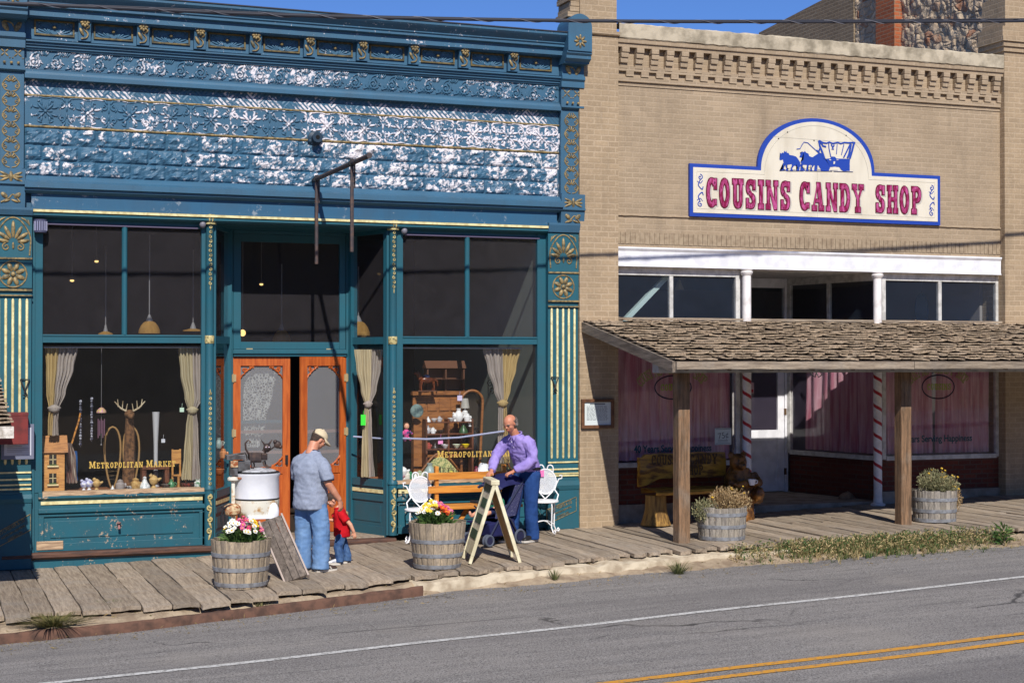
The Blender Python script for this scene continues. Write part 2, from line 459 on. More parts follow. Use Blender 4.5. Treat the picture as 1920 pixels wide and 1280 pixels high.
CREAM = M('cream_paint', sr(226, 216, 164), .5, col2=sr(196, 182, 130), scale=16, world=True)
BROWN = M('brown_wood', sr(96, 66, 52), .7, col2=sr(66, 48, 42), scale=9, st=(.5, 4, 4), bump=.3, world=True)
BARE = M('bare_wood', sr(196, 168, 136), .85, col2=sr(150, 122, 98), scale=8, st=(.6, 5, 5), bump=.3, world=True)
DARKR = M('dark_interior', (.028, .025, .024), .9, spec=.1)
GREYW = M('grey_plaster', sr(124, 130, 124), .9, world=True, spec=.1)

def m_glass(name, dust_or_reflection=.05, tint=(.9, .92, .92), refl=.75, dcol=(.45, .43, .42)):
    t = NT(name); c = t.coord(True)
    tr = t.n('ShaderNodeBsdfTransparent', {0: (*tint, 1)}); gl = t.n('ShaderNodeBsdfGlossy', {'Color': (1, 1, 1, 1), 'Roughness': .015})
    df = t.n('ShaderNodeBsdfDiffuse', {'Color': (*dcol, 1)})  # diffuse layer
    fr = t.math('MULTIPLY', t.math('MULTIPLY', t.n('ShaderNodeFresnel', {'IOR': 1.45}).outputs[0], refl), t.math('SUBTRACT', 1.0, t.n('ShaderNodeNewGeometry').outputs['Backfacing']))
    d = t.math('MULTIPLY', t.ramp(t.noise(c, 5, 6, .7), -.6, 1.0), dust_or_reflection)
    d = t.math('ADD', d, t.math('MULTIPLY', t.ramp(t.noise(c, 140, 2), .66, .72), dust_or_reflection * 1.5))
    a = t.n('ShaderNodeMixShader', {0: d, 1: tr.outputs[0], 2: df.outputs[0]})
    e = t.n('ShaderNodeMixShader', {0: fr, 1: a.outputs[0], 2: gl.outputs[0]})
    t.t.links.new(e.outputs[0], t.out.inputs[0])
    return t.m
GLASS = m_glass('window_glass', .014, (.97, .98, .98))
GLASSU = m_glass('dusty_window_glass', .036, (.95, .96, .96), dcol=(.43, .39, .43))  # dust, thickened and turned mauve to suggest reflections

XL, XR = X(43), X(1047)
MKT = thing('market_building', (X(520), 0, 0), 'blue-green iron-front market with peeling painted cornice and big dark show windows', 'building')
def bld(name, mat, fn, parent=None, smooth=False, bevel=0.0, P=MKT):
    b = MB(org=P.location); fn(b); return b.build(name, mat, parent or P, smooth, bevel)
z_ = lambda v, Y=0.0: Zr(v, Y)

# --- ornament kit (all relief stands proud of the face at depth Y)
def leaf(b, x, z, ang, L, w, Y, h=.02):
    b.ball((x, Y, z), (L / 2, h, w / 2), 8, 6, Matrix.Rotation(-ang, 3, 'Y'))
def petals(b, x, z, r0, r1, n, w, Y, h=.018, a0=0.0):
    for i in range(n):
        a = a0 + 2 * PI * i / n; rm = (r0 + r1) / 2
        leaf(b, x + rm * math.cos(a), z + rm * math.sin(a), a, r1 - r0, w, Y, h)
def spiral(b, x, z, r, turns, a0, sgn, Y, tr, n=26, rmin=.15):
    pts = []
    for i in range(n):
        t = i / (n - 1); a = a0 + sgn * turns * 2 * PI * t; q = r * (1 - (1 - rmin) * t)
        pts.append((x + q * math.cos(a), Y, z + q * math.sin(a)))
    b.tube(pts, tr, 6); return b
def curve(b, pts, Y, tr, n=14, m=6):
    """smooth relief bead through (x,z) points"""
    P = [Vector((p[0], 0, p[1])) for p in pts]; P = [P[0] * 2 - P[1]] + P + [P[-1] * 2 - P[-2]]; out = []
    for i in range(1, len(P) - 2):
        for k in range(n):
            t = k / n; a, c, d, e = P[i - 1], P[i], P[i + 1], P[i + 2]
            q = .5 * ((2 * c) + (d - a) * t + (2 * a - 5 * c + 4 * d - e) * t * t + (3 * c - a - 3 * d + e) * t ** 3)
            out.append((q.x, Y, q.z))
    out.append((pts[-1][0], Y, pts[-1][1])); b.tube(out, tr, m); return b

# --- wall behind everything, parapet top and side
ztop = z_(62, -.40)
bld('wall', PB, lambda b: (b.box(XL - .5, X(1083) - .004, 0.0, .28, z_(428), ztop - .02)))
bld('side_wall', M('side_brick', sr(120, 104, 84), .9, world=True), lambda b: (b.box(X(1083) - .25, X(1083) - .006, .30, 7.0, -1.0, ztop - .3), b.box(XL - .6, XL - .4, .30, 7.0, -1.0, ztop - .3), b.box(XL - .4, X(1083) - .25, 2.0, 7.0, ztop - .6, ztop - .5)))
# --- crowning cornice
Zc = [z_(v, -.30) for v in (62, 68, 74, 80, 86, 100, 102)]
bld('cornice', PC, lambda b: b.prof_x([(.02, Zc[0]), (-.36, Zc[0]), (-.36, Zc[1] + .01), (-.335, Zc[1] - .015), (-.30, Zc[2]), (-.265, Zc[3] + .02), (-.265, Zc[3]), (-.245, Zc[3] - .01), (-.245, Zc[4]), (-.19, Zc[4] - .008), (-.19, Zc[5]), (-.165, Zc[5] - .004), (-.165, Zc[6]), (-.02, Zc[6]), (.02, Zc[6])], XL + .004, XR - .004))
# flashing on top
bld('roof_flashing', M('dark_metal_edge', (.03, .03, .035), .6), lambda b: b.box(XL, XR, -.372, .3, Zc[0] + .002, Zc[0] + .016))
# --- bracketed panel band
za, zb = z_(103), z_(143)
pitch = (XR - XL) / 10
bld('panel_band', PC, lambda b: (b.box(XL + .002, XR - .002, -.03, -.001, zb, za + .1)))
def bracket(b, xc, w):
    b.prof_x([(-.03, za + .05), (-.15, za + .05), (-.15, za - .02), (-.135, za - .10), (-.105, zb + .12), (-.10, zb + .005), (-.03, zb + .005)], xc - w / 2, xc + w / 2)
for i in range(1, 10):
    xc = XL + pitch * i
    br = bld('cornice_bracket', PB, lambda b: bracket(b, xc, .155))
    def orn(b):
        petals(b, xc, za - .075, .012, .062, 8, .034, -.15, .02); b.ball((xc, -.16, za - .075), .017, 8, 6)
        curve(b, [(xc + .03, za - .15), (xc - .01, zb + .16), (xc + .04, zb + .10), (xc + .02, zb + .045), (xc - .045, zb + .03)], -.113, .010)
        leaf(b, xc - .038, zb + .12, R(-62), .11, .04, -.118, .016); leaf(b, xc + .045, zb + .185, R(60), .06, .04, -.13, .016)
    bld('bracket_flower', GOLD, orn, br, True)
for i in range(10):
    x0, x1 = XL + pitch * i + .10, XL + pitch * (i + 1) - .10
    xm, zm = (x0 + x1) / 2, (za + zb) / 2 - .005; hw, hh = (x1 - x0) / 2 - .02, (za - zb) / 2 - .055
    def fr(b):
        for a, c, d, e in ((-hw, hw, hh - .022, hh), (-hw, hw, -hh, -hh + .022), (-hw, -hw + .022, -hh + .0221, hh - .0221), (hw - .022, hw, -hh + .0221, hh - .0221)):
            b.box(xm + a, xm + c, -.052, -.028, zm + d, zm + e)
    p = bld('cornice_panel', M('dull_gilding', sr(112, 96, 56), .5, col2=sr(70, 66, 50), scale=14, world=True), fr, None, False, .003)
    def rel(b):
        for s in (-1, 1):
            for k, a in enumerate((8, 24, 42, 62)):
                L = (.21, .19, .14, .10)[k]; aa = R(a)
                cx, cz = xm + s * (.045 + L * .5 * math.cos(aa)), zm - .085 + L * .5 * math.sin(aa)
                if abs(cx - xm) < hw - .03: leaf(b, cx, cz, aa if s > 0 else PI - aa, L, .024, -.034, .014)
            spiral(b, xm + s * (hw - .075), zm + .055, .035, 1.2, R(-90), s, -.032, .007, 18)
            curve(b, [(xm + s * .02, zm + .03), (xm + s * .09, zm + .075), (xm + s * .16, zm + .045), (xm + s * (hw - .075), zm + .022)], -.032, .008, 8)
            curve(b, [(xm, zm - .09), (xm + s * .06, zm - .03), (xm + s * .03, zm + .01), (xm, zm)], -.034, .008, 8)
    bld('panel_relief', PC, rel, p, True)
    bld('boss', GOLD, lambda b: b.ball((xm, -.05, zm + .012), .024), p, True)
# --- mouldings between the bands
def mould(vs, Ys, name='moulding', mat=None):
    pr = [(.0, z_(vs[0], Ys[0]))]
    for v, Y in zip(vs, Ys): pr.append((Y, z_(v, Y)))
    pr.append((.0, pr[-1][1]))
    return bld(name, mat or PB, lambda b: b.prof_x(pr, XL + .003, XR - .003))
mould((143.4, 146, 147, 151, 152, 156, 157, 160), (-.13, -.13, -.10, -.10, -.075, -.075, -.055, -.05))
mould((192.5, 195, 196, 200, 201, 207), (-.055, -.055, -.085, -.10, -.12, -.12))
# --- running scroll frieze
zs0, zs1 = z_(160), z_(192.5); hs = zs0 - zs1; zsm = (zs0 + zs1) / 2
bld('frieze', PFB, lambda b: b.box(XL + .003, XR - .003, -.022, -.001, zs1, zs0))
def scrolls(b):
    n = 28; p = (XR - XL) / n
    for i in range(n):
        xc = XL + p * (i + .5) - .01
        spiral(b, xc, zsm - .035, hs * .30, 1.75, R(60), -1, -.03, .014, 30, .12)
        curve(b, [(xc - p * .55, zs1 + .02), (xc - p * .30, zs1 + .05), (xc - p * .08, zsm + .055), (xc + p * .22, zsm + .085), (xc + hs * .16, zsm + .03)], -.028, .013, 6)
        for k in range(5):
            a = R(55 + k * 18); leaf(b, xc + p * .46 + .065 * math.cos(a) * 1.15, zs0 - .10 + .065 * math.sin(a), a, .085, .022, -.026, .014)
        b.ball((xc, -.03, zsm - .035), (.02, .016, .02), 8, 6)
        for k in range(4): leaf(b, xc - .02 + k * .028, zs1 + .03 + .012 * (k % 2), R(100 - k * 18), .06, .018, -.026, .013)
        for k in range(3): leaf(b, xc + p * .18 + k * .02, zsm + .02 - k * .03, R(-35), .07, .018, -.026, .013)
        for k in range(3): leaf(b, xc - p * .36 + k * .026, zs1 + .045, R(115 - k * 12), .075, .02, -.027, .014)
bld('scroll_relief', PSC, scrolls, None, True)
# --- hatched band, floral band
z1, z2, z3 = z_(207), z_(236), z_(287)
bld('hatched_band', PHA, lambda b: b.box(XL + .003, XR - .003, -.020, -.001, z2, z1 - .001))
for zz in (z2, z3):
    bld('gilt_strip', GOLD, lambda b: b.prof_x([(-.001, zz + .016), (-.03, zz + .012), (-.036, zz), (-.03, zz - .012), (-.001, zz - .016)], XL + .004, XR - .004))
bld('floral_band', PFB, lambda b: b.box(XL + .003, XR - .003, -.020, -.001, z3 + .016, z2 - .016))
def floral(b):
    n = 14; p = (XR - XL) / n; zc = (z2 + z3) / 2
    for i in range(n):
        xc = XL + p * (i + .5)
        b.ball((xc, -.026, zc), (.024, .02, .024), 8, 6)
        for k in range(4):
            a = R(45 + 90 * k)
            leaf(b, xc + .075 * math.cos(a), zc + .075 * math.sin(a), a, .13, .036, -.022, .02)
            for s in (-1, 1):
                a2 = a + s * R(20); leaf(b, xc + .125 * math.cos(a2), zc + .115 * math.sin(a2), a + s * R(34), .09, .032, -.022, .018)
            a3 = R(90 * k); leaf(b, xc + .055 * math.cos(a3), zc + .055 * math.sin(a3), a3, .07, .022, -.022, .014)
        for k in range(8):
            a = R(22.5 + 45 * k); leaf(b, xc + .185 * math.cos(a), zc + .145 * math.sin(a), a + R(90), .07, .024, -.022, .014)
        xs = xc + p / 2
        curve(b, [(xc - p * .42, zc - .17), (xc - p * .2, zc - .185), (xc, zc - .165), (xc + p * .2, zc - .185), (xc + p * .42, zc - .17)], -.022, .010, 5)
        curve(b, [(xc - p * .42, zc + .17), (xc - p * .2, zc + .185), (xc, zc + .165), (xc + p * .2, zc + .185), (xc + p * .42, zc + .17)], -.022, .010, 5)
        for s in (-1, 1):
            for q in (-1, 1):
                spiral(b, xs + s * .062, zc + q * .085, .042, 1.1, R(90 if q > 0 else -90), s * q, -.024, .013, 16, .3)
                leaf(b, xs + s * .035, zc + q * .155, R(60) * s * q, .075, .03, -.022, .016)
            leaf(b, xs, zc + s * .045, R(90), .085, .026, -.022, .016)
bld('floral_relief', PFL, floral, None, True)
# --- quarry-faced stone courses, pressed in sheet metal
zr = [z3 - .016, z_(318), z_(343.5), z_(369)]
def stones(b):
    p = .445
    for r in range(3):
        zt, zd = zr[r], zr[r + 1]; x = XL + .003 - (p * .5 if r % 2 else 0) ; k = 0
        while x < XR - .003:
            xa, xb2 = max(x, XL + .003), min(x + p, XR - .003)
            if xb2 - xa > .03:
                sd = random.random() * 90; nu, nv = max(3, int((xb2 - xa) / .03)), 8
                def f(i, j):
                    e = min(min(i, 1 - i) * (xb2 - xa), min(j, 1 - j) * (zt - zd)); X_, Z_ = xa + (xb2 - xa) * i, zd + (zt - zd) * j
                    h = .0 if e < 1e-6 else min(1, (e + .006) / .045) ** .6
                    return (X_, -.012 - h * (.030 + .030 * noise.noise((X_ * 9, Z_ * 13, sd)) + .020 * noise.noise((X_ * 24, Z_ * 24, sd))), Z_)
                b.grid(f, nu, nv)
            x += p
bld('stone_band', PST, stones, None)
# --- lower cornice, lintel board, cream bead
Y1 = -.2
bld('lower_cornice', PB, lambda b: b.prof_x([(0, z_(369)), (-.06, z_(369) - .004), (-.10, z_(372, -.1)), (-.13, z_(376, -.13)), (-.20, z_(379, Y1)), (-.20, z_(388, Y1)), (-.165, z_(389, -.165)), (-.165, z_(393, -.165)), (-.12, z_(396, -.12)), (-.10, z_(398, -.10)), (0, z_(398, -.10))], XL + .003, XR - .003))
bld('lintel_board', PLI, lambda b: b.box(X(57), X(1040), -.085, -.001, z_(424, -.085), z_(398, -.1) - .0005))
bld('cream_bead', CREAM, lambda b: b.prof_x([(-.08, z_(424, -.085) - .001), (-.115, z_(424, -.1) - .004), (-.115, z_(428.5, -.1)), (-.08, z_(429, -.1))], X(57), X(1036)))
zlin = z_(437, -.09)
bld('lintel_moulding', PL, lambda b: b.prof_x([(.16, z_(429, -.1) - .001), (-.075, z_(429, -.1) - .001), (-.10, z_(431, -.1)), (-.10, z_(434, -.1)), (-.08, z_(435, -.1)), (-.06, zlin), (.16, zlin)], X(58), X(1024)))

# --- pilasters
def text_ob(name, body, size, mat, parent, loc, rot=(R(90), 0, 0), ext=.002, align='CENTER', sx=1.0, shear=0.0, spacing=1.0, weight=0.0):
    cu = bpy.data.curves.new(name, 'FONT'); cu.body = body; cu.size = size; cu.extrude = ext; cu.align_x = align; cu.align_y = 'CENTER'; cu.shear = shear; cu.space_character = spacing; cu.offset = weight
    o = bpy.data.objects.new(name, cu); C.objects.link(o)
    dg = bpy.context.evaluated_depsgraph_get(); me = bpy.data.meshes.new_from_object(o.evaluated_get(dg))
    bpy.data.objects.remove(o); bpy.data.curves.remove(cu)
    me.transform(Matrix.LocRotScale(Vector(loc) - (parent.location if parent is not None and parent.parent is None else (parent.parent.location if parent is not None else Vector())), Euler(rot), Vector((sx, 1, 1))))
    me.materials.clear(); me.materials.append(mat); me.name = name
    q = bpy.data.objects.new(name, me); C.objects.link(q)
    if parent is not None: q.parent = parent
    return q
def anthemion(b, x, z, s, Y):
    """palmette with two volutes, s = half width"""
    for k in range(-3, 4):
        a = R(90 - k * 27); L = s * (1.18 if k == 0 else 1.05 - .09 * abs(k))
        leaf(b, x + math.cos(a) * (s * .28 + L / 2), z + math.sin(a) * (s * .28 + L / 2), a, L, s * .27, Y, .022)
    for q in (-1, 1): spiral(b, x + q * s * .45, z - s * .30, s * .27, 1.3, R(90), -q, Y, s * .055, 20)
    leaf(b, x, z - s * .22, R(90), s * .5, s * .16, Y, .02)
def pilaster(side):
    f = (lambda u: X(u)) 
    if side > 0:
        xa, xb, xl0, xl1 = X(1047), X(1088), X(1024), X(1080); ur, ul = 1066, 1052
        V = dict(t=24, con=(94, 118), leaf=146, sq=(167, 189), dots=197, mo=207, an=(210, 366), ros=(369, 391), blk=420, nb=437, ap=(441, 509), gs=512, rs=(515, 562), fl=(578, 858), hs=(865, 878, 886, 890), base=990, plate=(932, 990))
    else:
        xb, xa, xl1, xl0 = X(43), X(43) - .32, X(58), X(58) - .45; ur, ul = 22, 25
        V = dict(t=-60, con=(9, 34), leaf=66, sq=(92, 112), dots=122, mo=136, an=(140, 318), ros=(320, 342), blk=390, nb=404, ap=(411, 482), gs=485, rs=(488, 541), fl=(560, 870), hs=(885, 898, 908, 916), base=1066, plate=(960, 1044))
    ZZ = lambda v, Y=0, u=ur: Zr(v, Y, u)
    xm, xlm, w = (xa + xb) / 2, (xl0 + xl1) / 2, xb - xa
    def body(b):
        # shell-topped console
        zt, zc = ZZ(V['t'], -.4), ZZ(V['con'][0], -.4)
        r = w / 2 + .012; arc = [(xm + r * math.cos(R(a)), zt - r + r * math.sin(R(a))) for a in range(0, 181, 15)]
        b.prism([(xm + r, zc)] + arc + [(xm - r, zc)], -.40, .02)
        b.prof_x([(.02, zc - .001), (-.38, zc - .001), (-.38, zc - .03), (-.35, zc - .06), (-.35, zc - .10), (-.28, zc - .14), (-.28, ZZ(V['con'][1], -.28)), (.02, ZZ(V['con'][1], -.28))], xa - .02, xb + .02)
        b.box(xa, xb, -.14, .02, ZZ(V['leaf']), ZZ(V['con'][1], -.28) - .001)
        b.prof_x([(.02, ZZ(V['leaf']) - .001), (-.17, ZZ(V['leaf']) - .001), (-.17, ZZ(V['leaf']) - .05), (-.14, ZZ(V['leaf']) - .08), (-.14, ZZ(V['sq'][0])), (.02, ZZ(V['sq'][0]))], xa - .008, xb + .008)
        b.box(xa + .003, xb - .003, -.10, .02, ZZ(V['dots'] + 4), ZZ(V['sq'][0]) - .001)
        b.prof_x([(.02, ZZ(V['dots'] + 4) - .001), (-.13, ZZ(V['dots'] + 4) - .001), (-.13, ZZ(V['mo']) + .02), (-.10, ZZ(V['mo'])), (.02, ZZ(V['mo']))], xa - .006, xb + .006)
        b.box(xa + .002, xb - .002, -.075, .02, ZZ(V['an'][1]), ZZ(V['mo']) - .001)
        for s in (xa + .004, xb - .026): b.box(s, s + .022, -.09, -.074, ZZ(V['an'][1]) + .01, ZZ(V['an'][0]))
        b.prof_x([(.02, ZZ(V['an'][1]) - .001), (-.15, ZZ(V['an'][1]) - .001), (-.15, ZZ(V['ros'][1])), (-.17, ZZ(V['ros'][1]) - .01), (-.17, ZZ(V['ros'][1]) - .035), (-.14, ZZ(V['ros'][1]) - .05), (-.115, ZZ(V['blk'])), (.02, ZZ(V['blk']))], xa - .012, xb + .012)
        b.prof_x([(.02, ZZ(V['blk']) - .001), (-.14, ZZ(V['blk']) - .001), (-.14, ZZ(V['blk']) - .03), (-.11, ZZ(V['nb'])), (.02, ZZ(V['nb']))], xl0 - .01, xl1 + .01)
    def shaft(b):
        b.box(xl0, xl1, -.07, .05, ZZ(V['base']) if side > 0 else .0, ZZ(V['nb']) - .001)
        b.box(xl0 - .004, xl1 + .004, -.085, -.0705, ZZ(V['gs'] + 55), ZZ(V['nb']) - .012)
        b.box(xl0 - .006, xl1 + .006, -.09, -.0705, ZZ(V['base']) + .005 if side > 0 else .01, ZZ(V['hs'][3] + 6))
        b.prof_x([(-.0705, ZZ(V['hs'][3] + 8)), (-.10, ZZ(V['hs'][3] + 10)), (-.115, ZZ(V['hs'][3] + 18)), (-.10, ZZ(V['hs'][3] + 26)), (-.0705, ZZ(V['hs'][3] + 28))], xl0 - .008, xl1 + .008)
    P = bld('pilaster', PB, body)
    bld('pilaster_shaft', PL, shaft, P)
    def orn_0(b):
        
        petals(b, xm, ZZ(V['con'][0] - 18, -.4), .02, .10, 8, .035, -.405, .014)
    bld('console_flower', GOLD, orn_0, P, True)
    def orn_1(b):
        for s in (-1, 1): leaf(b, xm + s * .075, ZZ((V['con'][1] + V['leaf']) / 2, -.14), R(60) * s, .14, .07, -.145, .018)
        curve(b, [(xm - .1, ZZ(V['con'][1] + 6, -.14)), (xm, ZZ(V['con'][1] + 10, -.14)), (xm + .06, ZZ(V['leaf'] - 8, -.14)), (xm + .12, ZZ(V['con'][1] + 8, -.14))], -.142, .009)
    bld('leaf_relief', GOLD, orn_1, P, True)
    def orn_2(b):
        for s in (-1, 1):
            cx, cz, h = xm + s * .08, (ZZ(V['sq'][0]) + ZZ(V['sq'][1])) / 2, .062
            for k in range(4): leaf(b, cx + .035 * math.cos(R(45 + 90 * k)), cz + .035 * math.sin(R(45 + 90 * k)), R(45 + 90 * k), .06, .022, -.102, .01)
            for k in range(4): b.ball((cx + (h if k % 2 else -h), -.102, cz + (h if k > 1 else -h)), .011, 6, 4)
    bld('square_rosettes', GOLD, orn_2, P, True)
    for k in (-1, 0, 1): bld('gilt_stud', GOLD, lambda b: b.ball((xm + k * .085, -.135, ZZ(V['dots'] - 1)), .020, 8, 6), P, True)
    def orn_4(b):
        # climbing palmette chain
        z0, z1 = ZZ(V['an'][1]) + .03, ZZ(V['an'][0]) - .02; n = 6; dz = (z1 - z0) / n
        for i in range(n):
            zz = z0 + dz * (i + .35)
            for k in range(-2, 3): leaf(b, xm + .052 * math.sin(R(k * 30)), zz + .03 + .052 * math.cos(R(k * 30)), R(90 - k * 30), .075, .02, -.077, .012)
            for q in (-1, 1):
                spiral(b, xm + q * .068, zz - .012, .034, 1.2, R(90), -q, -.077, .008, 16)
                curve(b, [(xm + q * .012, zz - .08), (xm + q * .07, zz - .06), (xm + q * .105, zz + .0), (xm + q * .075, zz + .06), (xm + q * .02, zz + .12)], -.077, .008, 6)
    bld('palmette_chain', GOLD, orn_4, P, True)
    def orn_5(b):
        zr_ = (ZZ(V['ros'][0], -.15) + ZZ(V['ros'][1], -.15)) / 2
        for q in (-1, 1):
            for k in (-1, 0, 1): leaf(b, xm + q * .075, zr_ + k * .032, R(k * 24 * q), .14, .034, -.152, .015)
        leaf(b, xm, zr_, R(90), .14, .05, -.152, .018)
    bld('gilt_bow', GOLD, orn_5, P, True)
    def orn_6(b):
        zb_ = ZZ((V['ros'][1] + V['blk']) / 2 + 3, -.13)
        for q in (-1, 1): leaf(b, xm + q * .08, zb_ + .02, R(40) * q, .10, .06, -.13, .018); leaf(b, xm + q * .05, zb_ - .05, R(-20) * q, .10, .03, -.125, .014)
        curve(b, [(xm - .12, zb_ - .07), (xm - .03, zb_ - .02), (xm + .03, zb_ + .03), (xm + .11, zb_ - .06)], -.128, .010)
    bld('leaf_relief', GOLD, orn_6, P, True)
    def orn_7(b):
        # big palmette under an arch, rosette in a ring
        zc = (ZZ(V['ap'][0]) + ZZ(V['ap'][1])) / 2; s = .19
        anthemion(b, xlm, zc - .06, s, -.088)
        curve(b, [(xlm - s * 1.05, zc - .22), (xlm - s * 1.08, zc + .02), (xlm - s * .55, zc + .20), (xlm, zc + .255), (xlm + s * .55, zc + .20), (xlm + s * 1.08, zc + .02), (xlm + s * 1.05, zc - .22)], -.087, .011)
        for q in (-1, 1):
            for k in range(3): leaf(b, xlm + q * (.13 + k * .028), zc + .235 - k * .02, R(30 + 22 * k) * -q, .09, .022, -.087, .012)
    bld('palmette', GOLD, orn_7, P, True)
    def orn_8(b):
        zc = (ZZ(V['rs'][0]) + ZZ(V['rs'][1])) / 2; r = .165
        petals(b, xlm, zc, .035, r - .012, 8, .062, -.087, .022, R(22)); b.ball((xlm, -.09, zc), .032, 10, 7)
        b.tube([(xlm + r * math.cos(2 * PI * i / 28), -.087, zc + r * math.sin(2 * PI * i / 28)) for i in range(28)], .011, 6, closed=True)
    bld('rosette', GOLD, orn_8, P, True)
    for v, hgt in ((V['gs'], .022), (V['rs'][1] + 3, .024), (V['rs'][1] + 13, .016)):
        bld('gilt_band', GOLD, lambda b: b.box(xl0 - .006, xl1 + .006, -.105, -.0852, ZZ(v) - hgt / 2, ZZ(v) + hgt / 2), P)
    def reeds(b):
        za_, zb_ = ZZ(V['fl'][0]), ZZ(V['fl'][1])
        for k in range(5):
            x = xl0 + .055 + k * (xl1 - xl0 - .11) / 4
            b.tube([(x, -.071, zb_), (x, -.074, zb_ + .02), (x, -.074, za_ - .02), (x, -.071, za_)], [.008, .017, .017, .008], 8)
        for v in V['hs']: b.box(xl0 - .003, xl1 + .003, -.088, -.0707, ZZ(v) - .010, ZZ(v) + .010)
    bld('cream_reeds', CREAM, reeds, P, True)
    # maker's plate: slanted scroll with lettering
    pu = (1024, 1080) if side > 0 else (-8, 58)
    p = lambda u, v: (X(u, -.09), Zr(v, -.09, u))
    if side > 0: A, B_, D = p(1025, 955), p(1080, 931), p(1080, 957); E_ = p(1025, 982)
    else: A, B_, D, E_ = p(-8, 1000), p(58, 963), p(58, 993), p(-8, 1028)
    def plate(b):
        for a, c in ((A, B_), (B_, D), (D, E_), (E_, A)): b.bar((a[0], -.093, a[1]), (c[0], -.093, c[1]), .008, .012, (0, 1, 0))
    bld('maker_plate_edge', GOLD, plate, P)
    ang = math.atan2(B_[1] - A[1], B_[0] - A[0])
    cx, cz = (A[0] + B_[0] + D[0] + E_[0]) / 4, (A[1] + B_[1] + D[1] + E_[1]) / 4
    for body_, sz, off in (('GEO L MESKER & CO', .066, .058), ('ARCHITECTURAL IRON WORKS', .036, -.008), ('EVANSVILLE, IND.', .042, -.066)):
        text_ob('maker_lettering', body_, sz, GOLD, P, (cx - off * math.sin(ang), -.093, cz + off * math.cos(ang)), (R(90), -ang, 0), .004, sx=.62)
    return P
pilaster(1); pilaster(-1)
# ---------------------------------------------------------------- storefront: windows, columns, recessed entrance
YW = .05                                                # depth of the window line behind the lintel
YD = .90                                                # depth of the door line
def zw(v, u=300, Y=YW): return at(u, v, Y).z
ZT0, ZT1 = zw(643), zw(629)                             # transom bar
ZB = zw(915)                                            # bottom of the glass
ZG = zw(427)                                            # top of the glass
ZF = at(540, 999, YD).z                                 # recess floor
XWl0, XWl1 = X(65, YW), X(384, YW); XWr0, XWr1 = X(742, YW), X(1022, YW)
XDl, XDr = X(430, YD), X(657, YD)
XCl, XCr = X(392, YW), X(735, YW)
def show_window(x0, x1, xm, name='show_window'):
    st = .095
    def fr(b):
        b.box(x0, x0 + st, YW - .03, YW + .05, ZB - .01, zlin); b.box(x1 - .05 if x0 < 3 else x1 - .13, x1, YW - .03, YW + .05, ZB - .01, zlin)
        b.box(x0 + st, x1 - .06, YW - .018, YW + .05, ZG, zlin + .05)
        b.box(x0 + st + .001, x1 - .051 if x0 < 3 else x1 - .131, YW - .022, YW + .048, ZT0, ZT1)
        b.box(x0 + st + .001, x1 - .051 if x0 < 3 else x1 - .131, YW - .034, YW - .0225, ZT1 - .014, ZT1 + .008)
        b.tube([(xm, YW - .006, ZT1 + .008), (xm, YW - .006, ZG)], .036, 10)
    f = bld(name, PL, fr, None, False, .003)
    xe = x1 - (.051 if x0 < 3 else .131)
    bld('window_pane', GLASSU, lambda b: b.box(x0 + st + .002, xm - .02, YW + .012, YW + .018, ZT1 + .009, ZG - .001), f)
    bld('window_pane', GLASSU, lambda b: b.box(xm + .02, xe, YW + .012, YW + .018, ZT1 + .009, ZG - .001), f)
    bld('window_pane', GLASS, lambda b: b.box(x0 + st + .002, xe, YW + .012, YW + .018, ZB, ZT0 - .001), f)
    # roller of an awning, a pale strip along the head
    bld('head_strip', M('mauve_metal', sr(96, 88, 112), .5), lambda b: b.tube([(x0 + .12, YW - .03, ZG + .005), (x1 - .1, YW - .03, ZG + .005)], .016, 6), f)
    return f
WL_ = show_window(XWl0, XWl1, X(233, YW))
WR_ = show_window(XWr0, XWr1, X(875.5, YW))
bld('corner_board', PL, lambda b: b.box(X(58) + .001, XWl0 - .001, .0, .10, .199, zlin - .001)); bld('corner_board', PL, lambda b: b.box(XWl0, XWl0 + .049, YW - .02, YW + .10, .199, ZB - .011))
# bulkheads below the glass
def bulkhead(b, x0, x1, zb, left):
    zz = lambda v: at(200 if left else 850, v, YW).z
    vs = (915, 926, 936, 942, 950, 960, 1008, 1022) if left else (898, 907, 914, 920, 930, 938, 984, 1000)
    b.box(x0, x1, YW - .045, YW + .10, zz(vs[1]), ZB - .011 if left else zz(vs[0]))
    b.prof_x([(YW + .1, zz(vs[1]) - .001), (YW - .06, zz(vs[1]) - .001), (YW - .06, zz(vs[1]) - .03), (YW - .02, zz(vs[2]) + .01), (YW - .02, zz(vs[4])), (YW - .05, zz(vs[4]) - .005), (YW - .05, zz(vs[5]) + .02), (YW - .015, zz(vs[5])), (YW + .1, zz(vs[5]))], x0, x1)
    z0, z1 = zb, zz(vs[5]) - .001
    b.box(x0, x1, YW + .005, YW + .1, z0, z1)
    for a, c, d, e in ((x0, x1, z1 - .03, z1), (x0, x1, z0, z0 + .10), (x0, x0 + .07, z0 + .101, z1 - .031), (x1 - .07, x1, z0 + .101, z1 - .031)): b.box(a, c, YW - .02, YW + .004, d, e)
    b.box(x0 + .15, x1 - .15, YW - .008, YW + .004, z0 + .17, z1 - .09)
zsl = lambda u: at(u, 1022, 0).z
BL = bld('bulkhead', PLO, lambda b: bulkhead(b, XWl0 + .05, XWl1, .20, True), None, False, .004)
BRk = bld('bulkhead', PLO, lambda b: bulkhead(b, XWr0 - .02, XWr1, .24, False), None, False, .004)
bld('cream_bead', CREAM, lambda b: b.box(XWl0 + .08, XWl1 - .03, YW - .034, YW - .0205, at(200, 942, YW).z, at(200, 936, YW).z), BL)
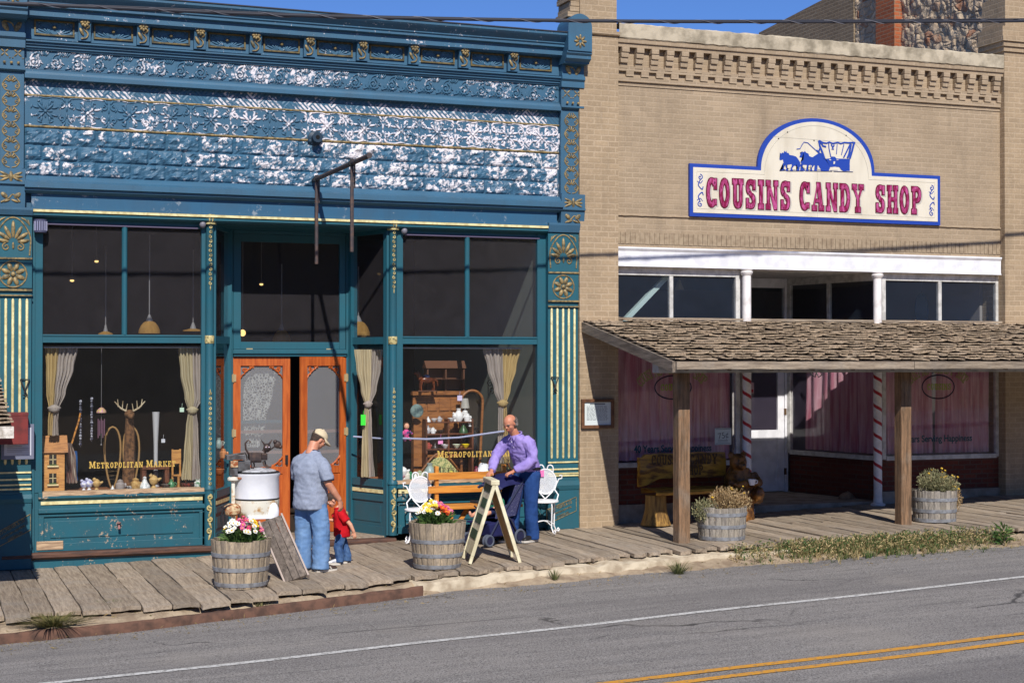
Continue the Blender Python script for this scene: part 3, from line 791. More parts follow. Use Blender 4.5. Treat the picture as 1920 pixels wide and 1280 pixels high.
bld('cream_bead', CREAM, lambda b: b.box(XWr0 + .03, XWr1 - .03, YW - .034, YW - .0205, at(850, 921, YW).z, at(850, 914, YW).z), BRk)
def sillwood(b, x0, x1, z):
    n = 40; pv = None
    for i in range(n + 1):
        x = x0 + (x1 - x0) * i / n; d = .045 + .03 * noise.noise((x * 4, 1, 1)) + .02 * noise.noise((x * 13, 2, 1))
        r = [b.v((x, YW + .08, z + .012)), b.v((x, YW - .052, z + .006)), b.v((x, YW - .0525, z - d)), b.v((x, YW - .046, z - d))]
        if pv:
            for q in range(3): b.face([pv[q], pv[q + 1], r[q + 1], r[q]])
        pv = r
bld('bare_sill', BARE, lambda b: sillwood(b, XWl0 + .1, XWl1 - .01, ZB - .012), BL)
bld('bare_sill', BARE, lambda b: sillwood(b, XWr0, XWr1 - .12, at(850, 898, YW).z), BRk)
bld('patch_board', BARE, lambda b: b.box(X(70), X(120), YW - .032, YW - .0205, .225, .335), BL, False, .004)
bld('spigot', M('rusty_pink_metal', sr(150, 100, 96), .6, col2=sr(60, 48, 44), scale=30), lambda b: (b.tube([(X(224), YW + .02, .50), (X(224), YW - .07, .50), (X(224), YW - .085, .46)], .016, 8), b.ball((X(224), YW - .05, .535), (.03, .03, .012), 8, 6)), BL, True)
# brown moulding and painted base course that follow the walk
def basemould(b):
    x0, x1 = XL - .25, XWr0 - .03
    b.prof_x([(.08, .198), (-.075, .198), (-.095, .175), (-.095, .14), (-.06, .115), (-.04, .11), (.08, .11)], x0, x1)
bld('base_moulding', BROWN, basemould)
bld('base_course', PLO, lambda b: b.box(XL - .25, XWr0 - .03, -.03, .10, -.08, .109))
# columns
def column(xc, zb):
    c = bld('column', PL, lambda b: (b.lathe([(.062, zb), (.062, .92), (.072, .93), (.072, .96), (.056, .98), (.054, ZG + .07), (.06, ZG + .08)], (xc, YW - .035, 0), 16), b.box(xc - .085, xc + .085, YW - .02, YW + .05, zb, zlin - .01)), None, True)
    OG = M('old_gilt', sr(202, 186, 130), .5, col2=sr(120, 112, 76), scale=30, world=True); Yc = YW - .095
    def orn_a(b):
        z = ZG + .02
        while z > at(735, 540, 0).z:
            s = 1 if int(z * 20) % 2 else -1
            spiral(b, xc, z, .022, 1.0, R(90), s, Yc, .007, 10, .4); z -= .062
        b.ball((xc, Yc, z), (.008, .008, .035), 6, 5)
    def orn_b(b):
        z = at(735, 735, 0).z; b.ball((xc, Yc, z + .03), (.008, .008, .035), 6, 5)
        while z > 1.0:
            s = 1 if int(z * 20) % 2 else -1
            spiral(b, xc, z, .020, 1.0, R(90), s, Yc, .007, 10, .4); z -= .066
    def orn_c(b):
        for k in range(4): spiral(b, xc - .005, .84 - k * .15, .035, 1.2, R(90), 1 if k % 2 else -1, Yc - .008, .012, 14, .3); leaf(b, xc, .78 - k * .15, R(70 if k % 2 else 110), .12, .03, Yc - .004, .01)
    def orn_d(b):
        b.lathe([(.060, ZT0 - .004), (.064, ZT0 + .01), (.064, ZT1 - .01), (.060, ZT1 + .004)], (xc, YW - .035, 0), 16)
    bld('gilt_beading', OG, orn_a, c, True); bld('gilt_beading', OG, orn_b, c, True); bld('gilt_foot_relief', OG, orn_c, c, True); bld('gilt_collar', OG, orn_d, c, True)
    bld('capital', M('old_gilt', (0, 0, 0)), lambda b: (b.lathe([(.055, ZG + .055), (.085, ZG + .06), (.085, ZG + .08), (.06, ZG + .09), (.06, ZG + .10), (.09, ZG + .17), (.10, ZG + .185), (.08, ZG + .19)], (xc, YW - .05, 0), 14), [leaf(b, xc + .05 * math.cos(a), ZG + .135, R(90), .10, .035, YW - .12 - .02 * math.sin(a), .018) for a in (0.2, 1.2, 2.0, 2.9)]), c, True)
column(XCl, at(392, 1040, 0).z + .03); column(XCr, at(735, 1003, 0).z)
# splayed side lights of the entrance
def splay(p0, p1, sgn):
    p0 = Vector((p0[0], p0[1], 0)); p1 = Vector((p1[0], p1[1], 0)); d = (p1 - p0); L = d.length; d.normalize()
    M4 = Matrix(((d.x, -d.y, 0, p0.x), (d.y, d.x, 0, p0.y), (0, 0, 1, 0), (0, 0, 0, 1)))
    o = -1 if sgn > 0 else 1
    zb = ZF - .02; zg = ZB - .06 if sgn < 0 else at(700, 898, .3).z
    def fr(b):
        B = lambda x0, x1, y0, y1, z0, z1: b.box(x0, x1, y0, y1, z0, z1, M4)
        B(0, .05, -.03, .03, zb, zlin); B(L - .07, L, -.035, .035, zb, zlin); B(L - .09, L - .0705, -.055, .055, ZF, zlin)
        B(.051, L - .071, -.028, .028, ZT0, ZT1); B(.051, L - .071, -.028, .028, ZG + .02, zlin)
        B(.051, L - .071, -.04, .04, zg - .10, zg); B(.051, L - .071, -.02, .02, zb, zg - .101); B(.051, L - .071, -.035, .035, zg - .30, zg - .22); B(.051, L - .071, -.035, .035, zb, zb + .14)
        B(.12, L - .14, -.027, .027, zb + .2, zg - .36)
    f = bld('side_light', PL, fr)
    bld('window_pane', GLASSU, lambda b: b.box(.052, L - .072, -.003, .003, ZT1 + .001, ZG + .019, M4), f)
    bld('window_pane', GLASS, lambda b: b.box(.052, L - .072, -.003, .003, zg + .001, ZT0 - .001, M4), f)
    bld('cream_bead', CREAM, lambda b: b.box(.06, L - .08, -.03, .03, zg - .19, zg - .14, M4), f)
splay((XCl + .06, YW + .03), (XDl, YD), -1); splay((XCr - .06, YW + .03), (XDr, YD), 1)
# entrance: ceiling, floor, door frame, transom light
bld('entrance_ceiling', PL, lambda b: b.box(XCl, XCr, .161, YD + .05, zlin - .012, zlin + .03))
bld('entrance_floor', WALK, lambda b: [b.jit().box(XCl + .1, XCr - .1, y, y + .145, ZF - .04, ZF) for y in [.082 + .15 * k for k in range(6)]])
def zd(v, u=540): return at(u, v, YD).z
jl0, jl1, jr0, jr1 = X(427, YD), X(437, YD), X(649, YD), X(660, YD)
def entr(b):
    b.box(jl0, jl1, YD, YD + .12, ZF, zlin - .013); b.box(jr0, jr1, YD, YD + .12, ZF, zlin - .013)
    b.box(jl1 + .001, jr0 - .001, YD - .03, YD + .12, zd(668), zd(655)); b.box(jl1 - .01, jr0 + .01, YD - .055, YD - .0305, zd(663), zd(657))
    # hopper sash over the doors
    x0, x1, z0, z1 = jl1 + .006, jr0 - .006, zd(654.5), zlin - .06
    zt, xs0, xs1 = zd(641), X(452, YD), X(637, YD)
    b.box(x0, xs0, YD + .01, YD + .06, z0, z1); b.box(xs1, x1, YD + .01, YD + .06, z0, z1)
    b.box(xs0 + .0005, xs1 - .0005, YD + .012, YD + .058, z0, zt); b.box(xs0 + .0005, xs1 - .0005, YD + .012, YD + .058, zd(455), z1)
    b.box(x0, x1, YD - .005, YD + .11, z1 + .002, zlin - .0125)
EN = bld('door_frame', PL, entr, None, False, .003)
bld('transom_pane', GLASSU, lambda b: b.box(X(452, YD) + .001, X(637, YD) - .001, YD + .032, YD + .038, zd(641) + .001, zd(455) - .001), EN)
for u in (462, 612): bld('transom_hinge', M('tarnished_brass', sr(170, 150, 112), .5), lambda b: b.box(X(u, YD), X(u + 12, YD), YD - .002, YD + .011, zd(656), zd(653)), EN)
# orange screen doors with sawn brackets
ORW = M('orange_stained_wood', sr(190, 98, 42), .45, col2=sr(164, 76, 32), scale=5, st=(6, 6, .6), bump=.15, bscale=40, world=False)
def m_screen():
    t = NT('insect_screen'); tr = t.n('ShaderNodeBsdfTransparent'); df = t.n('ShaderNodeBsdfDiffuse', {'Color': (.34, .34, .35, 1)})
    f = t.math('ADD', .27, t.math('MULTIPLY', t.noise(t.coord(), 1.6, 3), .12))
    t.t.links.new(t.n('ShaderNodeMixShader', {0: f, 1: tr.outputs[0], 2: df.outputs[0]}).outputs[0], t.out.inputs[0]); return t.m
SCREEN = m_screen(); MESHRAIL = M('pink_rail', sr(150, 112, 96), .7)
def screen_door(w, T, sgn):
    """door drawn in its own plane: x 0..w from the hinge, y depth, z up"""
    h = zd(668.5) - ZF - .012; zk = h * .335
    b_ = lambda fn, name, mat, par, sm=False, bv=0: (lambda b: (setattr(b, 'T', T), fn(b), b.build(name, mat, par, sm, bv))[2])(MB(org=MKT.location))
    s = .105
    def fr(b):
        b.box(0, s, -.02, .02, 0, h); b.box(w - s, w, -.02, .02, 0, h)
        b.box(s, w - s, -.019, .019, h - .125, h); b.box(s, w - s, -.019, .019, 0, .16); b.box(s, w - s, -.019, .019, zk, zk + .10)
        b.box(s, w - s, -.006, .006, .16, zk); b.box(w / 2 - .04, w / 2 + .04, -.017, .017, .16, zk)
        for sx in (0, 1):
            for (a, c) in ((s + .06, .24), (w / 2 + .06, .24)): pass
        def corner(ox, oz, fx, fz, k):
            # quarter bracket: outer bar, stepped curve and a pierced scroll
            q = [(0, .0), (.19, .0), (.19, .018), (.165, .03), (.15, .055), (.125, .06), (.10, .085), (.075, .10), (.065, .125), (.035, .14), (.02, .17), (0, .19)]
            out = [(ox + fx * px_ * k, oz + fz * pz_ * k) for px_, pz_ in q]
            inn = [(0.012, 0.012), (.125, .012), (.095, .05), (.05, .09), (.012, .125)]
            n = [(ox + fx * a * k, oz + fz * c * k) for a, c in inn]
            # thin web pieces round the piercing
            b.bar((out[1][0], 0, out[2][1]), (n[1][0], 0, n[1][1]), .03, .02, (0, 1, 0))
            pts = [(out[i][0], 0, out[i][1]) for i in range(2, 12)]
            b.tube([(p[0] - fx * .010, 0, p[2] - fz * .010) for p in pts], .021, 6, ry=.55, side=(0, 1, 0))
            spiral(b, ox + fx * .055 * k, oz + fz * .055 * k, .034 * k, 1.3, R(45), fx * fz, 0, .011, 16, .2)
        corner(s, h - .125, 1, -1, 1.0); corner(w - s, h - .125, -1, -1, 1.0)
        corner(w - s, zk + .10, -1, 1, .8) if sgn > 0 else corner(w - s, zk + .10, -1, 1, .8)
        corner(s, zk + .10, 1, 1, .8)
    d = b_(fr, 'screen_door', ORW, MKT, False, .003)
    b_(lambda b: b.box(s + .002, w - s - .002, .004, .006, zk + .101, h - .126), 'insect_screen', SCREEN, d)
    for q in (.18, .47): b_(lambda b: b.box(s + .002, w - s - .002, .008, .022, zk + .101 + q, zk + .145 + q), 'push_rail', MESHRAIL, d)
    for zq in (.16, h * .55, h * .86): b_(lambda b: (b.box(-.035, .04, -.032, -.0205, zq, zq + .10), b.tube([(0, -.034, zq - .01), (0, -.034, zq + .11)], .011, 6)), 'hinge', M('tarnished_brass', (0, 0, 0)), d)
    b_(lambda b: (b.tube([(w - .05, -.05, zk + .13), (w - .05, -.05, zk + .25)], .011, 6), b.box(w - .07, w - .03, -.032, -.0205, zk + .13, zk + .26)), 'handle', M('black_iron', (.02, .02, .022), .5), d, False)
    return d
T1 = Matrix.Translation((jl1 + .004, YD + .03, ZF + .01))
screen_door(X(545, YD) - jl1 - .008, T1, 1)
wr = (jr0 - X(545, YD)) * .96
T2 = Matrix.Translation((jr0 - .004, YD + .02, ZF + .01)) @ Matrix.Rotation(R(21), 4, 'Z') @ Matrix.Scale(-1, 4, (1, 0, 0))
screen_door(wr, T2, -1)
# glazed inner door behind the left screen, lace curtain on it
bld('inner_door', PL, lambda b: (b.box(jl1 + .03, jl1 + .13, YD + .09, YD + .12, ZF, zd(672)), b.box(X(545, YD) - .1, X(545, YD) - .02, YD + .09, YD + .12, ZF, zd(672)), b.box(jl1 + .13, X(545, YD) - .1, YD + .09, YD + .12, zd(793), zd(787)), b.box(jl1 + .13, X(545, YD) - .1, YD + .09, YD + .12, ZF, ZF + .85), b.box(jl1 + .13, X(545, YD) - .1, YD + .09, YD + .12, zd(680), zd(672))))
# interior: floor, back, ceiling, partition walls
xi0, xi1 = XWl0 - .06, X(1004, .2)
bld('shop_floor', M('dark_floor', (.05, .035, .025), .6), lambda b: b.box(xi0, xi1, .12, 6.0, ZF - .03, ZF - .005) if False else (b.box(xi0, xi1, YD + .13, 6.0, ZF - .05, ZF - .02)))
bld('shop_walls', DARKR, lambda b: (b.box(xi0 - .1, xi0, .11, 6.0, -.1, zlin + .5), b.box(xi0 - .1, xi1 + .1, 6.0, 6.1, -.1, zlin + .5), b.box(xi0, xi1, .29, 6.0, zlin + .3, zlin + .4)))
bld('shop_wall', GREYW, lambda b: b.box(xi1, xi1 + .08, .10, 5.99, -.1, zlin + .299))
# display platforms behind both windows
ZP = ZB - .03; ZPR = at(850, 896, YW).z - .02
WOODF = M('display_wood', sr(150, 96, 60), .6, col2=sr(112, 70, 46), scale=6, st=(.6, 5, 5), world=True)
bld('display_shelf', WOODF, lambda b: (b.box(xi0 + .002, XCl - .09, .152, .86, ZP - .03, ZP), b.box(xi0 + .002, XDl - .12, .8605, .89, ZF - .02, ZP)))
bld('display_shelf', WOODF, lambda b: (b.box(XCr + .09, xi1 - .002, .152, .95, ZPR - .03, ZPR), b.box(XDr + .12, xi1 - .002, .9505, .98, ZF - .02, ZPR)))
# gilt window lettering
GILT = M('gilt_letters', sr(206, 172, 88), .4)
# small fittings on the front
def fitting(name, label, cat, fn, mat, org, smooth=True):
    b = MB(org=org); fn(b); return tag(b.build(name, mat, None, smooth), label, cat)
# ================================================================ THE BRICK CANDY SHOP
def m_brick(name, a, b2, mort, bw=.225, bh=.075, ms=.012, rough=.85, bumpk=.5, var=.75, stain=None):
    t = NT(name); c = t.coord(True); sx = t.n('ShaderNodeSeparateXYZ', {0: c})
    uv = t.n('ShaderNodeCombineXYZ', {0: t.math('ADD', sx.outputs[0], sx.outputs[1]), 1: sx.outputs[2], 2: 0.0}).outputs[0]
    wob = t.n('ShaderNodeVectorMath', {0: uv, 1: t.n('ShaderNodeVectorMath', {0: t.n('ShaderNodeTexNoise', {'Vector': c, 'Scale': 7.0}).outputs['Color'], 1: (.012, .012, 0)}, operation='MULTIPLY').outputs[0]}, operation='ADD').outputs[0]
    br = t.n('ShaderNodeTexBrick', {'Vector': wob, 'Color1': (*a, 1), 'Color2': (*b2, 1), 'Mortar': (*mort, 1), 'Scale': 1.0, 'Mortar Size': ms, 'Mortar Smooth': .3, 'Bias': 0.0, 'Brick Width': bw, 'Row Height': bh})
    col = t.mix(t.math('MULTIPLY', t.ramp(t.noise(c, 1.1, 6, .6), .35, .7), var), br.outputs['Color'], (*[x * .72 for x in a], 1))
    col = t.mix(t.math('MULTIPLY', t.ramp(t.noise(c, 30, 4), .5, .75), .35), col, (*[min(1, x * 1.25) for x in mort], 1))
    if stain: col = t.mix(t.math('MULTIPLY', t.ramp(t.noise(t.mapv(c, (3, 3, .5)), 1.5, 5), .54, .70), .38), col, (*stain, 1))
    h = t.math('ADD', t.math('MULTIPLY', br.outputs['Fac'], -1.0), t.math('MULTIPLY', t.noise(c, 40, 4), .5))
    t.princ(col, rough, 0, t.bump(h, bumpk, .012), .2)
    return t.m
TAN = m_brick('painted_tan_brick', sr(170, 150, 125), sr(154, 136, 113), sr(176, 157, 133), stain=sr(126, 112, 94), bumpk=.4, ms=.010)
TANP = m_brick('painted_tan_pier', sr(172, 150, 122), sr(156, 136, 111), sr(181, 161, 135), bh=.082, stain=sr(122, 108, 90), bumpk=.4, ms=.011)
REDB = m_brick('red_brick', sr(112, 58, 46), sr(88, 46, 40), sr(90, 74, 66), bh=.075)
CONC = M('coping_concrete', sr(190, 178, 156), .9, col2=sr(140, 130, 112), scale=5, lo=.4, hi=.65, bump=.5, bscale=22, world=True, spec=.15)
CONC2 = M('step_concrete', sr(158, 148, 136), .9, col2=sr(128, 118, 106), scale=4, bump=.3, bscale=40, world=True, spec=.15)
WHITE = M('white_paint', sr(232, 232, 236), .45, col2=sr(214, 214, 218), scale=5, world=True)
GREYWH = M('aged_white_paint', sr(206, 204, 200), .55, col2=sr(176, 174, 170), scale=9, world=True, bump=.1)
YP = -.12
XB0, XB1 = X(1087, YP), X(1153, 0); XB2 = X(1885, YP); XB3 = 17.75
CND = thing('candy_shop_building', (13.0, 0, 0), 'tan painted brick shop with corbelled top and white framed upper windows', 'building')
cb = lambda name, mat, fn, parent=None, smooth=False, bevel=0.0: bld(name, mat, fn, parent, smooth, bevel, CND)
zc = lambda v, u=1153, Y=0.0: at(u, v, Y).z
zbeam0, zbeam1 = zc(499), zc(460)
zcop1, zcop0 = zc(46), zc(71, Y=-.1)
cb('wall', TAN, lambda b: b.box(XB1 - .02, XB2 + .02, 0, .30, zbeam1 - .02, zcop0 + .05))
def ragged(b):
    # left pier goes up out of the picture with a broken shoulder
    b.box(XB0, XB1, YP, .45, .0, zc(72))
    b.prof_x([(.45, zc(72) + .001), (YP - .03, zc(72) + .001), (YP - .045, zc(72) + .02), (YP - .045, zc(72) + .06), (YP, zc(66)), (.45, zc(66))], XB0 - .015, XB1 + .012)
    b.box(XB0 + .02, XB1 - .01, YP + .03, .42, zc(66) + .001, zc(66) + 1.4)
    for k in range(7): b.jit().box(XB0 - .16 + random.uniform(0, .09), XB0 + .0195, YP + .06, .4, zc(40) + .078 * k, zc(40) + .078 * k + .07)
def pier_far(b):
    b.box(XB2, XB3, YP, .45, .25, zc(100, 1885))
    zt = zc(100, 1885)
    for k in range(3): b.box(XB2 - .03 * (k + 1), XB3, YP - .03 * (k + 1), .46, zt + .0005 + .078 * k, zt + .078 * (k + 1))
    b.box(XB2 - .07, XB3, YP - .05, .46, zt + .2345, zt + .40)
    b.box(XB2 + .02, XB3, YP, .46, zt + .4005, zt + .9)
cb('pier', TANP, ragged); cb('pier', TANP, pier_far)
cb('coping', CONC, lambda b: b.grid(lambda i, j: ((XB1 + .01) + (XB2 - .02 - XB1 - .01) * i, [.30, -.13, -.14, -.135, -.12, 0][int(round(j * 5))], [zcop1, zcop1 + .0, zcop1 - .015, zcop0 + .012, zcop0, zcop0][int(round(j * 5))] + .012 * noise.noise((i * 60, j * 3, 1)) + .01 * noise.noise((i * 190, j * 5, 4))), 120, 5))
zl0 = zcop0 - .0
cb('brick_ledge', TAN, lambda b: (b.box(XB1 + .002, XB2 - .002, -.115, -.001, zl0 - .06, zl0 - .001), b.box(XB1 + .003, XB2 - .003, -.09, -.001, zl0 - .12, zl0 - .0605)))
def corbels(b):
    n = 28; p = (XB2 - XB1) / n
    for i in range(n):
        xc = XB1 + p * (i + .5); z = zl0 - .1205; w = .062
        for k, (d, h) in enumerate(((.115, .078), (.105, .075), (.08, .075), (.055, .075))):
            e = random.uniform(-.006, .006)
            b.jit().box(xc - w + e, xc + w + e, -d + random.uniform(-.006, .006), -.001, z - h + .004, z); z -= h
CORB = cb('corbel', TAN, lambda b: None)
bpy.data.objects.remove(CORB)
def one_corbel(xc):
    def f(b):
        z = zl0 - .1205; w = .060
        for k, (d, h) in enumerate(((.118, .078), (.108, .075), (.082, .075), (.055, .075))):
            e = random.uniform(-.005, .005); b.box(xc - w + e, xc + w + e, -d + random.uniform(-.006, .006), -.001, z - h, z + (.0 if k == 0 else .0)); z -= h + .0005
    cb('corbel', TAN, f, None, False, .006)
pch = (XB2 - XB1) / 28
for i in range(28): one_corbel(XB1 + pch * (i + .5))
zd0 = zl0 - .46
def dentils(b):
    b.prof_x([(-.001, zd0 - .075), (-.012, zd0 - .075), (-.03, zd0 - .085), (-.03, zd0 - .15), (-.001, zd0 - .15)], XB1 + .002, XB2 - .002)
    b.prof_x([(-.001, zd0 - .19), (-.014, zd0 - .19), (-.014, zd0 - .21), (-.001, zd0 - .21)], XB1 + .002, XB2 - .002)
    b.box(XB1 + .002, XB2 - .002, -.045, -.001, zd0 + .0, zd0 + .07)
    for i in range(29):
        xa, xb2 = XB1 + pch * (i - .32), XB1 + pch * (i + .18)
        b.box(max(XB1 + .003, xa), min(XB2 - .003, xb2), -.044, -.001, zd0 - .0745, zd0 - .0005)
cb('dentil_course', TAN, dentils)
cb('string_course', TAN, lambda b: b.grid(lambda i, j: (XB1 + .002 + (XB2 - XB1 - .004) * i, [-.001, -.022, -.026, -.001][int(round(j * 3))], zc(402) + [.012, .008, -.01, -.014][int(round(j * 3))] + .006 * noise.noise((i * 90, 1, j * 2))), 140, 3))
def soldiers(b):
    n = int((XB2 - XB1) / .079); p = (XB2 - XB1 - .004) / n
    for i in range(n): b.jit().box(XB1 + .002 + p * i + .004, XB1 + .002 + p * (i + 1) - .004, -.012 + random.uniform(-.002, .002), -.001, zbeam1 + .03, zbeam1 + .20)
cb('soldier_course', M('painted_tan_soldier', sr(160, 142, 118), .85, col2=sr(140, 122, 100), scale=12, bump=.3, world=True), soldiers)
# white steel beam over the shop window
cb('white_beam', WHITE, lambda b: b.prof_x([(.28, zbeam1 - .021), (-.07, zbeam1 - .021), (-.075, zbeam1 - .04), (-.05, zbeam1 - .075), (-.045, zbeam1 - .08), (-.045, zbeam0 + .02), (-.06, zbeam0 + .012), (-.06, zbeam0), (.28, zbeam0)], XB1 + .003, X(1874)), None, False, .003)
# ---- window wall, recessed entrance
YC = .08; YDc = 2.15
ZSC = zc(868, 1150, YC); ZTc = zbeam0 - .12; ZRF = zc(608, 1300, 0)
ZMID = ZRF - .25
xL0, xL1 = XB1 - .01, X(1386, YC); xR0, xR1 = X(1652, YC), X(1872, YC)
xD0, xD1 = X(1380, YDc), X(1476, YDc)
ZFc = G(12.2) + .10
def wseg(p0, p1, mulls, name='shop_window', curtain=True):
    p0 = Vector((*p0, 0)); p1 = Vector((*p1, 0)); d = p1 - p0; L = d.length; d.normalize()
    M4 = Matrix(((d.x, -d.y, 0, p0.x), (d.y, d.x, 0, p0.y), (0, 0, 1, 0), (0, 0, 0, 1)))
    def fr(b):
        B = lambda x0, x1, y0, y1, z0, z1: b.box(x0, x1, y0, y1, z0, z1, M4)
        B(0, .07, -.03, .04, ZSC - .05, zbeam0 - .001); B(L - .07, L, -.03, .04, ZSC - .05, zbeam0 - .001)
        B(.071, L - .071, -.045, .05, ZSC - .07, ZSC); B(.071, L - .071, -.03, .04, ZMID - .06, ZMID + .06); B(.071, L - .071, -.025, .04, ZTc, zbeam0 - .001)
        for m in mulls: B(L * m - .03, L * m + .03, -.02, .04, ZMID + .061, ZTc - .001)
    f = cb(name, GREYWH, fr, None, False, .003)
    cuts = [.071 / L] + list(mulls) + [1 - .071 / L]
    for a, c in zip(cuts, cuts[1:]):
        cb('window_pane', GLASSC, lambda b: b.box(L * a + .03 * (a in mulls) + .001, L * c - .03 * (c in mulls) - .001, .0, .006, ZMID + .061, ZTc - .001, M4), f)
    cb('window_pane', GLASSP, lambda b: b.box(.072, L - .072, .0, .006, ZSC + .001, ZMID - .061, M4), f)
    return f, M4, L
GLASSC = m_glass('candy_transom_glass', .055, refl=.9, dcol=(.20, .27, .42)); GLASSP = m_glass('candy_shop_glass', .07, (.99, .99, .99), refl=1.0, dcol=(.36, .31, .46))  # blue and purple diffuse tints painted in for sky and street reflections
W1, MW1, LW1 = wseg((xL0, YC), (xL1, YC), [.455])
W2, MW2, LW2 = wseg((xR0, YC), (xR1, YC), [.49])
W3, MW3, LW3 = wseg((xD1 + .02, YDc), (xR0 - .04, YC + .03), [.47])
W4, MW4, LW4 = wseg((xL1 + .04, YC + .03), (xD0 - .03, YDc), [.5])
# bulkheads
def bulk(b, p0, p1, th=.12):
    p0 = Vector((*p0, 0)); p1 = Vector((*p1, 0)); d = p1 - p0; L = d.length; d.normalize()
    M4 = Matrix(((d.x, -d.y, 0, p0.x), (d.y, d.x, 0, p0.y), (0, 0, 1, 0), (0, 0, 0, 1)))
    b.box(0, L, 0, th, 0, ZSC - .071, M4)
for a, c in (((xL0, YC - .02), (xL1 - .01, YC - .02)), ((xR0 + .01, YC - .02), (xR1 + .04, YC - .02)), ((xD1 + .03, YDc - .03), (xR0 - .01, YC - .01)), ((xL1, YC + .02), (xD0 - .04, YDc))):
    cb('brick_bulkhead', REDB, lambda b: bulk(b, a, c))
cb('concrete_footing', CONC2, lambda b: b.box(xL0, xL1 + .02, YC - .06, YC - .021, .1, G(10) + .26))
cb('concrete_footing', CONC2, lambda b: (b.box(xR0 - .02, XB2, YC - .06, YC - .021, .3, G(15) + .16)))
cb('entrance_step', CONC2, lambda b: b.prism([(xL1 - .1, YC), (xR0 + .1, YC), (xR0 - .1, YC + .4), (xD1 + .3, YDc + .15), (xD0 - .3, YDc + .15)], ZFc - .12, ZFc, Matrix(((1, 0, 0, 0), (0, 0, 1, 0), (0, 1, 0, 0), (0, 0, 0, 1)))), None, False, .01)
cb('entrance_ceiling', GREYWH, lambda b: b.box(XB1, XB2, .281, YDc + .3, zbeam0 - .004, zbeam0 + .05))
# white door with a big light
def dz(v): return at(1440, v, YDc).z
def door(b):
    y0, y1 = YDc + .02, YDc + .07; h = dz(700) + .25; zl = dz(806)
    a, c = xD0 + .06, xD1 - .05
    b.box(a, a + .12, y0, y1, ZFc + .01, h); b.box(c - .12, c, y0, y1, ZFc + .01, h); b.box(a + .1205, c - .1205, y0, y1, h - .14, h)
    b.box(a + .1205, c - .1205, y0, y1, zl - .14, zl); b.box(a + .1205, c - .1205, y0 + .015, y1 - .01, ZFc + .14, zl - .1405); b.box(a + .1205, c - .1205, y0, y1, ZFc + .01, ZFc + .1395)
    for q in (a + .16, c - .18): b.box(q, q + .015, y0 + .008, y0 + .0145, ZFc + .2, zl - .2)
    b.box(a + .1755, c - .1805, y0 + .008, y0 + .0145, zl - .2, zl - .185)
DR = cb('shop_door', WHITE, door, None, False, .003)
cb('door_pane', GLASSP, lambda b: b.box(xD0 + .181, xD1 - .171, YDc + .04, YDc + .046, dz(806) + .001, dz(700) + .109), DR)
cb('hinge', M('dark_brass', sr(96, 72, 48), .5), lambda b: (b.box(xD1 - .055, xD1 - .02, YDc - .01, YDc + .0195, dz(778), dz(766)), ), DR)
cb('hinge', M('dark_brass', (0, 0, 0)), lambda b: (b.box(xD1 - .055, xD1 - .02, YDc - .01, YDc + .0195, dz(890), dz(878)), ), DR)
cb('kick_latch', M('black_iron', (0, 0, 0)), lambda b: b.box(xD0 + .08, xD0 + .13, YDc - .03, YDc + .0195, dz(770), dz(750)), DR)
cb('door_frame', WHITE, lambda b: (b.box(xD0 - .02, xD0 + .055, YDc, YDc + .1, ZFc, zbeam0 - .005), b.box(xD1 - .045, xD1 + .015, YDc, YDc + .1, ZFc, zbeam0 - .005), b.box(xD0 + .0555, xD1 - .0455, YDc + .005, YDc + .1, dz(700) + .255, dz(700) + .33), b.box(xD0 + .0555, xD1 - .0455, YDc + .005, YDc + .1, zbeam0 - .16, zbeam0 - .006)), None, False, .003)
cb('door_transom_pane', GLASSC, lambda b: b.box(xD0 + .056, xD1 - .046, YDc + .05, YDc + .056, dz(700) + .331, zbeam0 - .161))
# barber-striped columns: white above the porch, candy red spiral below it
def m_candy():
    t = NT('candy_stripe'); c = t.coord(); sx = t.n('ShaderNodeSeparateXYZ', {0: c})
    ang = t.math('DIVIDE', t.math('ARCTAN2', sx.outputs[1], sx.outputs[0]), 2 * PI)
    f = t.math('FRACT', t.math('ADD', t.math('MULTIPLY', sx.outputs[2], 1 / .225), ang))
    s = t.math('LESS_THAN', f, .24)
    s = t.math('MULTIPLY', s, t.math('LESS_THAN', sx.outputs[2], ZRF - .1)); s = t.math('MULTIPLY', s, t.math('GREATER_THAN', sx.outputs[2], ZFc + .22))
    w = t.mix(t.ramp(t.noise(c, 9, 4), .4, .7), (*sr(236, 232, 230), 1), (*sr(212, 206, 202), 1))
    t.princ(t.mix(s, w, (*sr(176, 32, 40), 1)), .4); return t.m
CANDY = m_candy()
for u in (1399, 1644):
    x = X(u, YC - .10)
    b = MB(); b.lathe([(.115, ZFc - .1), (.115, ZFc - .03), (.072, ZFc - .01), (.066, ZFc + .1), (.066, zbeam0 - .10), (.085, zbeam0 - .08), (.095, zbeam0 - .05), (.085, zbeam0 - .03), (.10, zbeam0 - .001)], (0, 0, 0), 20)
    o = b.build('striped_column', CANDY, CND, True); o.location = Vector((x, YC - .12, 0)) - CND.location
